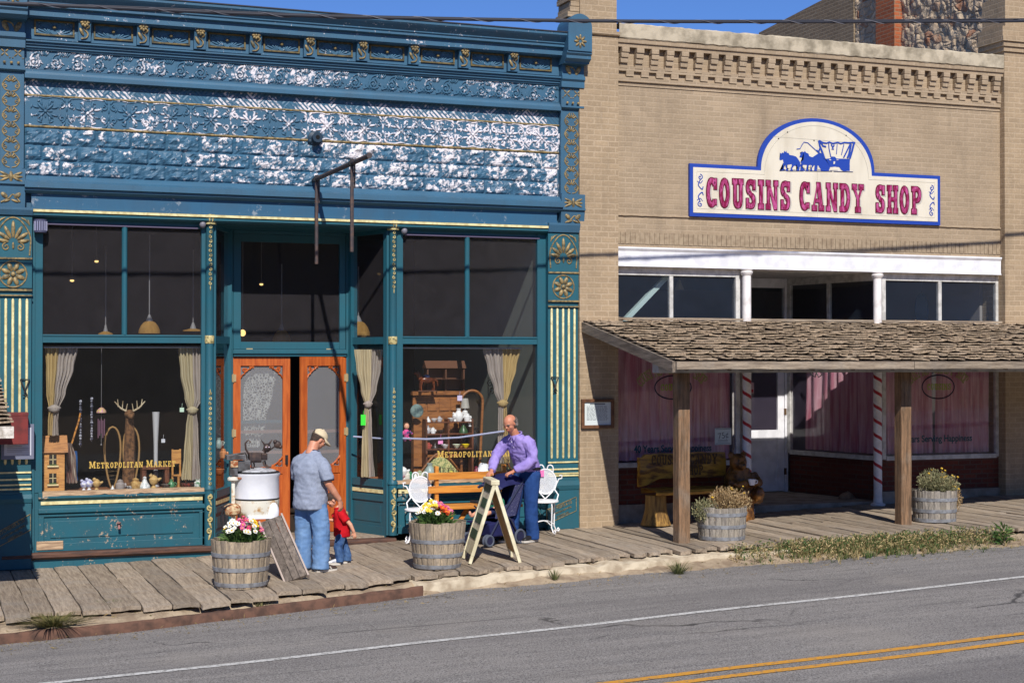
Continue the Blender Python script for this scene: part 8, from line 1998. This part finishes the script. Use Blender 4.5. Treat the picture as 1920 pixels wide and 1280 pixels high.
sh = fuse(b, 'tshirt', TEE, P1, .012, 1, [(.009, 6, (1, 1, .7)), (.007, 15, (.7, .7, 1.1))])
NAVYC = M('navy_trim', sr(40, 42, 62), .8)
tp(P1, 'neck_trim', NAVYC, lambda b: b.tube([(  .080 * math.cos(2 * PI * i / 24), .055 + .074 * math.sin(2 * PI * i / 24), 1.452 - .016 * math.sin(2 * PI * i / 24)) for i in range(24)], .010, 6, closed=True), sh)
tp(P1, 'cuff_trim', NAVYC, lambda b: b.tube([(.268 + .074 * math.cos(2 * PI * i / 20), .016 + .074 * math.sin(2 * PI * i / 20), 1.106 + .016 * math.cos(2 * PI * i / 20)) for i in range(20)], .009, 6, closed=True), sh)
b = MB()
for s, yo2 in ((-1, 0), (1, .04)): limb(b, [(s * .125, .01 + yo2, .035, .105, .095), (s * .125, .015 + yo2, .12, .100, .092), (s * .125, .02 + yo2, .32, .103, .098), (s * .125, .03 + yo2 * .8, .50, .104, .10), (s * .112, .02 + yo2 * .5, .68, .112, .118), (s * .085, 0, .84, .10, .12)])
torso(b, [(0, 0, .76, .165, .13), (0, -.01, .82, .185, .145), (0, 0, .90, .18, .145), (0, 0, .95, .17, .13)])
jn = fuse(b, 'jeans', DENIM, P1, .013, 2, [(.008, 8, (1, 1, .8)), (.005, 18, (.7, .7, 1.2))])
SHOE = M('brown_sneaker', sr(84, 66, 58), .6, col2=sr(60, 48, 44), scale=20); SOLE = M('pale_sole', sr(200, 194, 184), .7)
def shoe(T_, x, y, rz, mat, L=.29, W=.10, H=.095, stripe=None):
    Mx = Matrix.Translation((x, y, 0)) @ Matrix.Rotation(rz, 4, 'Z')
    b = MB(); b.T = Mx
    prof = [(-.5, .36, .80), (-.42, .44, .98), (-.2, .45, 1.0), (0, .45, .85), (.2, .50, .62), (.36, .46, .48), (.46, .34, .38), (.5, .16, .26)]; prev = None
    for t, w, h in prof:
        rg = [b.v((W * w * math.cos(a) * (1.0 if math.sin(a) < 0 else .92), t * L + .06, .018 + max(-.0, H * h * (.5 + .5 * math.sin(a)) ** .8))) for a in [2 * PI * i / 14 for i in range(14)]]
        if prev: b.bridge(prev, rg)
        else: b.face(list(reversed(rg)))
        prev = rg
    b.face(prev); o = b.build('shoe', mat, T_, True)
    b = MB(); b.T = Mx; out = [(W * .5 * w2 * 1.08, t * L + .06) for t, w2 in ((-.5, .5), (-.44, .85), (-.2, .9), (.1, .95), (.3, 1.04), (.42, .9), (.52, .4))]
    ol = out + [(-x2, y2) for x2, y2 in reversed(out)]; lo = [b.v((p[0], p[1], .0)) for p in ol]; hi = [b.v((p[0], p[1], .026)) for p in ol]; b.bridge(lo, hi); b.face(lo); b.face(hi); b.build('sole', SOLE, o, False)
    if stripe:
        b = MB(); b.T = Mx
        for k in range(3): b.tube([(W * .46, .02 + .045 * k, .03), (W * .40, .0 + .045 * k, H * .6), (W * .2, .0 + .045 * k, H * .82)], .008, 5); b.tube([(-W * .46, .02 + .045 * k, .03), (-W * .40, .0 + .045 * k, H * .6), (-W * .2, .0 + .045 * k, H * .82)], .008, 5)
        b.build('stripes', stripe, o, True)
shoe(P1, -.125, .02, R(12), SHOE, stripe=SOLE); shoe(P1, .13, .07, R(-16), SHOE, stripe=SOLE)
# cap
def cap(P, s, T_, mat):
    b = MB(); n, m = 24, 9; rows = []
    for j in range(m + 1):
        t = j / m * PI / 2; rows.append([b.v(P(.36 * math.sin(t) * math.cos(2 * PI * i / n), -.035 + .455 * math.sin(t) * math.sin(2 * PI * i / n), .155 + .40 * math.cos(t) - (.02 if j == m else 0))) for i in range(n)])
    for A, D in zip(rows[1:], rows[2:]): b.bridge(A, D)
    tpv = b.v(P(0, -.035, .555))
    for i in range(n): b.face([tpv, rows[1][i], rows[1][(i + 1) % n]])
    o = b.build('cap', mat, T_, True); o.modifiers.new('t', 'SOLIDIFY').thickness = .004
    b = MB(); g = []
    for i in range(13):
        a = R(15 + 150 * i / 12); r0 = (.365 * math.cos(a), -.035 + .45 * math.sin(a), .16); r1 = (.37 * math.cos(a) * .98, .08 + .70 * math.sin(a), .10 - .10 * abs(math.cos(a)))
        g.append((b.v(P(*r0)), b.v(P((r0[0] + r1[0]) / 2, (r0[1] + r1[1]) / 2, .155 - .06 * abs(math.cos(a)))), b.v(P(*r1))))
    for A, D in zip(g, g[1:]): b.face([A[0], A[1], D[1], D[0]]); b.face([A[1], A[2], D[2], D[1]])
    br = b.build('brim', mat, o, True); br.modifiers.new('t', 'SOLIDIFY').thickness = .006
    b = MB(); b.ball(P(0, -.035, .56), .010, 6, 5); b.build('button', mat, o, True)
    b = MB(); b.grid(lambda i, j: P((.15 - .30 * i), -.49 + .035 * (abs(i - .5) * 2) ** 2 + .025 * j * j, .15 + .17 * j * (1 - (abs(i - .5) * 2) ** 2)), 10, 4); b.build('vent_gap', M('dark_brown_hair', (0, 0, 0)), o, True)
cap(HP, .235, P1, m_cloth_p('tan_cotton', sr(214, 196, 164), sr(190, 170, 138), (1, 1, 1), 20, .5))

# ---------------- small boy in red
g = gnd(641, 1057)
P2 = thing('person', (g.x, g.y, G(g.x)), 'small boy in red polo shirt and jeans, head bent, beside the man in the cap', 'person', R(78))
b = MB()
limb(b, [(-.06, .03, .05, .026), (-.06, .03, .10, .026), (-.065, .05, .20, .036), (-.06, .03, .32, .045), (-.05, 0, .42, .05)]); limb(b, [(.06, -.06, .05, .026), (.06, -.07, .10, .026), (.06, -.03, .21, .036), (.06, .0, .32, .045), (.05, 0, .42, .05)])
torso(b, [(0, 0, .38, .085, .07), (0, 0, .48, .095, .08), (0, .01, .58, .10, .08), (0, .02, .655, .085, .06), (0, .035, .69, .045, .04)])
limb(b, [(0, .03, .68, .036), (0, .06, .725, .035)])
limb(b, [(-.09, .02, .64, .034), (-.125, -.02, .59, .03), (-.135, -.10, .50, .026), (-.125, -.14, .41, .020)]); limb(b, [(.09, .02, .64, .034), (.12, .06, .60, .03), (.13, .11, .53, .026), (.10, .19, .55, .020)])
hand(b, (-.125, -.14, .41), (.05, -.2, -.95), (-1, 0, 0), .62, .5, 1); hand(b, (.10, .19, .55), (-.1, .4, .9), (0, 1, 0), .62, .5, 1)
HP2, HM2 = head(b, (.0, .125, .80), .185, R(34), R(8), .85)
BD2 = fuse(b, 'body', SKIN3, P2, .006, 2); eyes(HP2, P2, BD2, .185)
hairshell(HP2, HM2, .185, M('dark_brown_hair', (0, 0, 0)), P2, -.06, front=.14, grow=1.06)
b = MB(); torso(b, [(0, 0, .345, .125, .10), (0, 0, .42, .122, .10), (0, .0, .52, .122, .10), (0, .015, .60, .118, .088), (0, .025, .66, .09, .068), (0, .035, .70, .055, .05)])
limb(b, [(-.07, .02, .645, .052), (-.118, -.005, .605, .05), (-.135, -.05, .545, .052)]); limb(b, [(.07, .02, .645, .052), (.112, .045, .61, .05), (.128, .085, .565, .052)])
fuse(b, 'polo_shirt', m_cloth_p('red_pique', sr(198, 28, 38), sr(150, 16, 28), (1, 1, 1), 9, .6), P2, .008, 3, [(.005, 12, (1, 1, .8)), (.002, 30, (1, 1, 1))])
tp(P2, 'collar', m_cloth_p('red_pique', sr(198, 28, 38), sr(150, 16, 28)), lambda b: b.tube([(.055 * math.cos(2 * PI * i / 18), .04 + .05 * math.sin(2 * PI * i / 18), .70 - .012 * math.sin(2 * PI * i / 18)) for i in range(18)], .013, 6, closed=True))
b = MB(); limb(b, [(-.06, .03, .035, .052), (-.06, .03, .10, .050), (-.065, .05, .20, .054), (-.06, .03, .31, .062), (-.05, 0, .41, .07)]); limb(b, [(.06, -.065, .035, .052), (.06, -.07, .10, .050), (.06, -.03, .21, .054), (.06, .0, .31, .062), (.05, 0, .41, .07)]); torso(b, [(0, 0, .34, .10, .082), (0, 0, .42, .11, .09), (0, 0, .46, .108, .088)])
fuse(b, 'jeans', DENIMC, P2, .008, 3, [(.005, 14, (1, 1, .8)), (.003, 30, (1, 1, 1))])
SNK = M('white_sneaker', sr(222, 222, 226), .5, col2=sr(160, 164, 176), scale=24)
shoe(P2, -.06, .045, R(6), SNK, .17, .068, .062); shoe(P2, .06, -.05, R(-8), SNK, .17, .068, .062)

# ---------------- older man in purple shirt pushing the stroller
g = gnd(984, 1014)
P3 = thing('person', (g.x, g.y, G(g.x)), 'balding older man in purple shirt and dark jeans leaning over the stroller handle', 'person', R(112))
b = MB()
limb(b, [(-.10, -.04, .06, .045), (-.10, -.05, .12, .042), (-.105, -.02, .30, .056), (-.11, -.01, .49, .058), (-.105, -.02, .70, .078), (-.09, -.05, .93, .095)]); limb(b, [(.10, .15, .06, .045), (.10, .14, .12, .042), (.105, .12, .30, .056), (.105, .10, .50, .058), (.10, .04, .70, .078), (.09, -.05, .93, .095)])
torso(b, [(0, -.05, .84, .14, .10), (0, -.05, .94, .165, .115), (0, -.02, 1.05, .165, .12), (0, .05, 1.22, .175, .115), (0, .11, 1.35, .17, .09), (0, .15, 1.43, .085, .07)])
limb(b, [(0, .14, 1.38, .068), (0, .19, 1.46, .060), (0, .235, 1.52, .060)])
EL, WL2 = (-.255, .10, 1.10), (-.13, .33, .965); ER, WR2 = (.25, .28, 1.17), (.12, .50, .965)
limb(b, [(-.15, .11, 1.35, .06), (-.21, .10, 1.30, .055), (-.24, .09, 1.20, .046), (*EL, .042), (-.20, .22, 1.03, .038), (*WL2, .028)]); limb(b, [(.15, .12, 1.35, .06), (.21, .16, 1.31, .055), (.24, .22, 1.24, .046), (*ER, .042), (.19, .40, 1.06, .038), (*WR2, .028)])
hand(b, WL2, (.45, .75, -.35), (0, .45, .9), 1.0, .85, 1); hand(b, WR2, (-.2, .8, -.45), (0, .5, .85), 1.0, .85, -1)
HP3, HM3 = head(b, (-.01, .285, 1.60), .24, R(26), R(10))
BD3 = fuse(b, 'body', SKIN2, P3, .009, 2); eyes(HP3, P3, BD3, .24)
b = MB()
for k in range(340):                                                       # thin grey fringe round the back and sides
    a = random.uniform(R(172), R(368)); z = random.uniform(-.14, .22 if abs(a - R(270)) > .9 else .28); q = max(0, 1 - ((z - .10) / .37) ** 2) ** .5 if z > -.05 else .93
    p = HP3(.337 * q * math.cos(a), -.04 + .43 * q * math.sin(a), z); d = HM3 @ Vector((math.cos(a) * .35, math.sin(a) * .35 - .3, -.8)); b.rnd = random.random(); leafq(b, p, d, .035, .014, HM3 @ Vector((math.cos(a), math.sin(a), 0)).cross(Vector((0, 0, 1))).cross(d) if False else None)
for q in (-1, 1): tp(P3, 'eyebrow', M('grey_brow', sr(120, 106, 98), .8), lambda b: b.tube([HP3(q * .07, .385, .085), HP3(q * .16, .375, .10), HP3(q * .24, .33, .075)], .006, 5), BD3)
tp(P3, 'lips', M('lip_skin', sr(168, 98, 88), .5), lambda b: b.tube([HP3(-.10, .36, -.265), HP3(0, .392, -.258), HP3(.10, .36, -.265)], .0055, 5), BD3)
b.build('hair', M('grey_hair', sr(150, 142, 136), .8, col2=sr(110, 102, 98), scale=40), P3)
PUR = m_cloth_p('purple_stripe_cotton', sr(160, 142, 206), sr(122, 104, 174), (1, 1, .6), 9, .7)
b = MB(); torso(b, [(0, -.05, .93, .175, .13), (0, -.045, .98, .19, .148), (0, -.01, 1.08, .188, .145), (0, .05, 1.20, .195, .138), (0, .10, 1.31, .195, .12), (0, .13, 1.385, .165, .095), (0, .155, 1.44, .085, .078)])
limb(b, [(-.12, .11, 1.36, .088), (-.195, .10, 1.32, .080), (-.235, .09, 1.22, .072), (-.258, .10, 1.11, .070), (-.215, .21, 1.035, .062), (-.155, .30, .985, .050), (-.143, .315, .977, .050)]); limb(b, [(.12, .12, 1.36, .088), (.195, .155, 1.325, .080), (.238, .215, 1.25, .072), (.252, .28, 1.17, .070), (.20, .385, 1.07, .060), (.14, .475, .985, .050), (.13, .49, .972, .050)])
s3 = fuse(b, 'shirt', PUR, P3, .011, 1, [(.009, 8, (1, 1, .7)), (.007, 19, (.8, .8, 1))])
tp(P3, 'collar', PUR, lambda b: (b.tube([(.082 * math.cos(a), .165 + .075 * math.sin(a), 1.452 - .03 * math.sin(a)) for a in [R(100 + 340 * i / 20) for i in range(21)]], .010, 6), b.poly([(.01, .245, 1.42), (.075, .225, 1.44), (.06, .255, 1.36)]), b.poly([(-.01, .245, 1.42), (-.075, .225, 1.44), (-.06, .255, 1.36)])), s3)
tp(P3, 'buttons', M('pale_button', sr(226, 220, 230), .4), lambda b: [b.ball((0, .245 - .03 * k - .006 * k * k, 1.35 - .075 * k), .008, 6, 4) for k in range(5)], s3)
b = MB(); limb(b, [(-.105, -.05, .03, .088), (-.105, -.05, .12, .084), (-.108, -.02, .30, .086), (-.11, -.01, .50, .090), (-.105, -.02, .70, .104), (-.09, -.05, .91, .12)]); limb(b, [(.105, .14, .03, .088), (.105, .135, .12, .084), (.106, .12, .30, .086), (.105, .10, .50, .090), (.10, .04, .70, .104), (.09, -.05, .91, .12)]); torso(b, [(0, -.05, .82, .165, .12), (0, -.055, .90, .185, .14), (0, -.05, .99, .185, .14)])
j3 = fuse(b, 'jeans', DENIMD, P3, .013, 2, [(.006, 9, (1, 1, .8)), (.004, 22, (1, 1, 1))])
tp(P3, 'belt', M('black_leather', (.015, .014, .014), .4), lambda b: b.tube([(.196 * math.cos(2 * PI * i / 30), -.05 + .150 * math.sin(2 * PI * i / 30), .985) for i in range(30)], .011, 6, ry=1.9, closed=True, side=(1, 0, 0)))
BLK = M('black_shoe', (.02, .018, .018), .35)
for x_, y_, rz in ((-.10, -.05, R(8)), (.10, .14, R(-6))): shoe(P3, x_, y_, rz, BLK, .30, .105, .10)

# ---------------- stroller with baby
g = gnd(928, 1020); gd = P3.location
ST = thing('stroller', (g.x, g.y + .05, G(g.x)), 'navy baby stroller with raised hood pushed by the purple shirted man', 'stroller', R(202))
NAVY = m_cloth_p('navy_canvas', sr(40, 42, 84), sr(26, 28, 60), (1, 1, 1), 8, .6); NAVP = M('navy_speckle', sr(54, 56, 92), .85, col2=sr(160, 160, 180), scale=70, lo=.6, hi=.68)
FRM = M('stroller_frame', sr(70, 74, 96), .35, metal=.5); RUB_ = M('grey_tyre', sr(80, 86, 100), .7)
# local: x forward
def wheel(T_, x, y, r):
    w = tp(T_, 'wheel', RUB_, lambda b: b.tube([(x + r * math.cos(2 * PI * i / 20), y, r + .018 + r * math.sin(2 * PI * i / 20)) for i in range(20)], .018, 7, closed=True))
    tp(T_, 'hub', M('navy_plastic', sr(36, 38, 66), .5), lambda b: (b.lathe([(r * .75, -.012), (r * .75, .012)], (x, y, r + .018), 16, True, Matrix.Rotation(R(90), 3, 'X'))), w)
for x_, y_ in ((.30, .20), (.30, .25), (.30, -.20), (.30, -.25), (-.26, .24), (-.26, -.24)): wheel(ST, x_, y_, .065 if x_ > 0 else .085)
HXs = -.46
for s in (-1, 1): tp(ST, 'side_tube', FRM, lambda b: (b.tube([(.30, s * .225, .09), (.12, s * .23, .34), (-.22, s * .23, .72), (HXs + .02, s * .20, .93)], .013, 8), b.tube([(-.26, s * .23, .10), (-.10, s * .23, .34), (.14, s * .23, .50)], .012, 8)))
tp(ST, 'handle', M('black_grip', (.02, .02, .024), .6), lambda b: b.tube([(HXs + .02, -.20, .93), (HXs - .02, -.15, .955), (HXs - .03, 0, .96), (HXs - .02, .15, .955), (HXs + .02, .20, .93)], .019, 10))
tp(ST, 'handle_console', M('red_black_plastic', sr(120, 26, 30), .4, col2=(.02, .02, .02), scale=14), lambda b: b.ball((HXs - .02, 0, .985), (.05, .10, .02), 12, 8))
tp(ST, 'seat', NAVY, lambda b: (b.grid(lambda i, j: (-.26 + .40 * max(0, min(1, (j - .45) / .4)) - .0 - .12 * (1 - min(1, j / .5)) * 1.0 + .02, (-.20 + .40 * i), (.78 - .42 * min(1, j / .5) if j < .5 else .36 + .05 * (j - .5)) - .02 * math.sin(PI * i)), 8, 14)), None, 'all')
tp(ST, 'side_panel', NAVP, lambda b: [b.prism([(-.36, .80), (-.20, .38), (.16, .36), (.14, .46), (-.10, .56), (-.24, .86)], s * .205 - .008, s * .205 + .008) for s in (-1, 1)], None, False, .004)
tp(ST, 'basket', NAVY, lambda b: (b.prism([(-.24, .12), (.22, .12), (.26, .30), (-.20, .34)], -.20, .20)), None, False, .02)
tp(ST, 'hood', NAVY, lambda b: b.grid(lambda i, j: (lambda a, t: (-.20 + .30 * math.cos(a) * .95, .22 * math.cos(t), .72 + .22 * math.sin(a) * (.35 + .65 * math.sin(t))))(R(168 - 150 * i), PI * j), 12, 12), None, 'all')
tp(ST, 'hood_edge', NAVP, lambda b: b.tube([(-.20 + .285 * math.cos(R(18)), .222 * math.cos(PI * k / 14), .72 + .22 * math.sin(R(18)) * (.35 + .65 * math.sin(PI * k / 14)) + .0) for k in range(15)], .020, 7))
tp(ST, 'tray', M('black_grip', (0, 0, 0)), lambda b: b.tube([(.06, -.22, .55), (.24, -.18, .57), (.28, 0, .575), (.24, .18, .57), (.06, .22, .55)], .020, 8))
tp(ST, 'footrest', NAVY, lambda b: b.box(.18, .34, -.16, .16, .30, .325), None, False, .006)
BB = thing('person', (g.x, g.y + .05, G(g.x)), 'baby in green and navy plaid sitting in the stroller with bare feet', 'person', R(202))
b = MB(); torso(b, [(-.04, 0, .40, .075, .085), (-.05, 0, .48, .08, .09), (-.07, 0, .56, .07, .085), (-.08, 0, .61, .04, .045)])
b2 = b
limb(b, [(-.08, 0, .60, .035), (-.08, 0, .64, .034)])
for s in (-1, 1):
    limb(b, [(-.02, s * .06, .42, .048), (.12, s * .075, .45, .044), (.22, s * .08, .42, .036), (.30, s * .08, .40, .026), (.33, s * .08, .39, .024)]); limb(b, [(.32, s * .08, .385, .022), (.35, s * .08, .42, .022), (.36, s * .08, .455, .014)])
    limb(b, [(-.07, s * .08, .575, .032), (-.02, s * .125, .52, .028), (.06, s * .11, .49, .024), (.09, s * .09, .49, .018)]); hand(b, (.09, s * .09, .49), (.9, -s * .2, -.1), (0, 0, 1), .5, .6, s)
_h = MB(); 
HPb, HMb = head(b, (-.06, -.02, .725), .165, R(4), R(-90 + 25), .8)
BDb = fuse(b, 'body', SKIN3, BB, .0065, 2); eyes(HPb, BB, BDb, .165)
hairshell(HPb, HMb, .165, M('light_brown_hair', sr(120, 90, 62), .8), BB, .0, front=.25, grow=1.04)
PLD = NT('green_plaid'); _c = PLD.coord(); _s = PLD.n('ShaderNodeSeparateXYZ', {0: _c}); _g = lambda ax, k: PLD.math('GREATER_THAN', PLD.math('SINE', PLD.math('MULTIPLY', _s.outputs[ax], k)), .1)
PLD.princ(PLD.mix(_g(1, 130), PLD.mix(_g(2, 130), (*sr(20, 120, 84), 1), (*sr(24, 40, 70), 1)), PLD.mix(_g(2, 130), (*sr(18, 70, 70), 1), (*sr(60, 150, 110), 1))), .85)
b = MB(); torso(b, [(-.04, 0, .385, .095, .105), (-.05, 0, .46, .10, .11), (-.07, 0, .555, .092, .10), (-.08, 0, .615, .055, .06)])
for s in (-1, 1): limb(b, [(-.07, s * .07, .575, .046), (-.025, s * .125, .525, .042), (.03, s * .118, .50, .040)])
fuse(b, 'plaid_shirt', PLD.m, BB, .008, 2, [(.003, 22, (1, 1, 1))])
b = MB(); torso(b, [(-.04, 0, .375, .09, .10), (-.04, 0, .42, .09, .10)])
for s in (-1, 1): limb(b, [(-.02, s * .06, .42, .062), (.10, s * .075, .45, .056), (.15, s * .078, .44, .054)])
fuse(b, 'shorts', m_cloth_p('navy_shorts', sr(44, 50, 84), sr(30, 34, 60)), BB, .008, 2)
# ================================================================ CARVED BEAR BENCH
YB_ = -.62
BW2 = M('varnished_carving', sr(178, 132, 48), .35, col2=sr(96, 62, 26), scale=5, st=(1, 3, 3), bump=.4, bscale=22, bdist=.02)
BWD = M('dark_carving', sr(138, 92, 42), .4, col2=sr(78, 48, 24), scale=9, bump=.6, bscale=30, bdist=.02)
bxl, bxr = X(1212, YB_), X(1420, YB_ - .1); bb = at(1290, 978, YB_)
GB_ = G((bxl + bxr) / 2)
BE = thing('bear_bench', ((bxl + bxr) / 2, YB_ + .05, GB_), 'carved varnished log bench with lettered back and a sitting bear holding a cup', 'bench')
L_ = bxr - bxl; bzz = lambda v: at(1300, v, YB_).z - GB_
x0 = -L_ / 2
for s_, xx in ((0, x0 + .17), (1, L_ * .20)):
    tp(BE, 'stump_leg', M('stump_bark', sr(170, 130, 66), .7, col2=sr(110, 80, 40), scale=3, st=(9, 9, .7), bump=.7, bscale=14, bdist=.03), lambda b: b.lathe([(.22, 0), (.19, .08), (.155, .22), (.15, bzz(922) - .03)], (xx, .0, 0), 26), None, True)
tp(BE, 'seat', BW2, lambda b: b.grid(lambda i, j: (x0 + .04 + (L_ * .80) * i, [-.26, -.28, -.26, .22, .22][int(round(j * 4))], [bzz(924), bzz(919), bzz(915), bzz(914), bzz(924)][int(round(j * 4))] + .012 * noise.noise((i * 6, j, 1))), 24, 4), None, False)
def backb(b):
    n = 26; zt, zb2 = bzz(851), bzz(897); pv = None
    for i in range(n + 1):
        t = i / n; x = x0 + .01 + L_ * .80 * t; top = zt + .03 * noise.noise((t * 5, 1, 1)) - (.05 if t < .04 else 0); bot = zb2 - (.12 * (1 - t / .28) if t < .28 else 0) + .02 * noise.noise((t * 7, 4, 1))
        r = [b.v((x, .20, bot)), b.v((x, .17, (top + bot) / 2)), b.v((x, .21, top)), b.v((x, .28, top)), b.v((x, .28, bot))]
        if pv: b.bridge(pv, r)
        else: b.face(r)
        pv = r
    b.face(list(reversed(pv)))
bk = tp(BE, 'backrest', BW2, backb, None, False)
def backlet(b):
    h = .15; w1 = L_ * .62
    slabtext(b, 'COUSINS CANDY', x0 + .18, bzz(872), h, .155, w1 / slabw('COUSINS CANDY', h, 1, .1), .1); slabtext(b, 'SHOP', x0 + L_ * .40, bzz(892), h * .95, .155, w1 / slabw('COUSINS CANDY', h, 1, .1), .1)
tp(BE, 'carved_lettering', M('carved_dark', sr(64, 40, 18), .6), backlet, bk, False)
bx_ = L_ / 2 - .20; kk = .92
b = MB()
Z_ = lambda v: at(1385, v, YB_ - .2).z - GB_
torso(b, [(bx_, .0, .30, .20, .20), (bx_, .0, Z_(945), .22, .21), (bx_, .01, Z_(910), .21, .20), (bx_, .02, Z_(892), .17, .16), (bx_, .0, Z_(880), .12, .12)])
torso(b, [(bx_ + .06, .16, .0, .24, .13), (bx_ + .06, .16, Z_(900), .23, .12), (bx_ + .05, .16, Z_(884), .16, .10), (bx_ + .02, .16, Z_(876), .08, .06)])
hcz = Z_(868); b.ball((bx_ - .06, -.04, hcz), (.125, .125, .125), 14, 10); b.ball((bx_ - .06, -.15, hcz - .045), (.065, .07, .055), 12, 8)
for s in (-1, 1): b.ball((bx_ - .06 + s * .105, -.01, hcz + .105), (.045, .03, .045), 10, 8)
limb(b, [(bx_ - .17, -.04, Z_(893), .075), (bx_ - .22, -.14, Z_(908), .068), (bx_ - .14, -.24, Z_(910), .055), (bx_ - .04, -.27, Z_(905), .05)]); limb(b, [(bx_ + .17, -.04, Z_(893), .075), (bx_ + .22, -.14, Z_(908), .068), (bx_ + .13, -.25, Z_(908), .055), (bx_ + .04, -.27, Z_(903), .05)])
for s in (-1, 1): limb(b, [(bx_ + s * .12, -.05, .36, .10), (bx_ + s * .14, -.24, .40, .085), (bx_ + s * .13, -.30, .30, .07)]); b.ball((bx_ + s * .13, -.33, .42), (.075, .05, .10), 10, 8)
limb(b, [(bx_, .0, .0, .20), (bx_, .0, .34, .19)])
be = fuse(b, 'bear', BWD, BE, .016, 2, [(.006, 22, (1, 1, .6)), (.004, 45, (1, 1, .5))])
tp(BE, 'nose', IRON, lambda b: b.ball((bx_ - .06, -.215, hcz - .03), (.025, .018, .018)), be)
for s in (-1, 1): tp(BE, 'eye', IRON, lambda b: b.ball((bx_ - .06 + s * .05, -.145, hcz + .03), .013, 8, 6), be)
CU = thing('cup', (BE.location.x + bx_, BE.location.y - .34, GB_ + Z_(905)), 'white and blue cup held by the carved bear', 'cup')
tp(CU, 'bowl', M('cup_white', sr(224, 226, 232), .35), lambda b: b.lathe([(.035, -.03), (.05, .02), (.06, .055), (.054, .056), (.03, -.02)], (0, 0, 0), 16))
tp(CU, 'inside', M('cup_blue', sr(120, 150, 200), .4), lambda b: b.lathe([(.05, .035), (.002, .036)], (0, 0, 0), 16, False)); tp(CU, 'handle', M('cup_white', (0, 0, 0)), lambda b: b.tube([(.05, 0, .04), (.09, 0, .035), (.085, 0, 0), (.045, 0, -.01)], .009, 6))
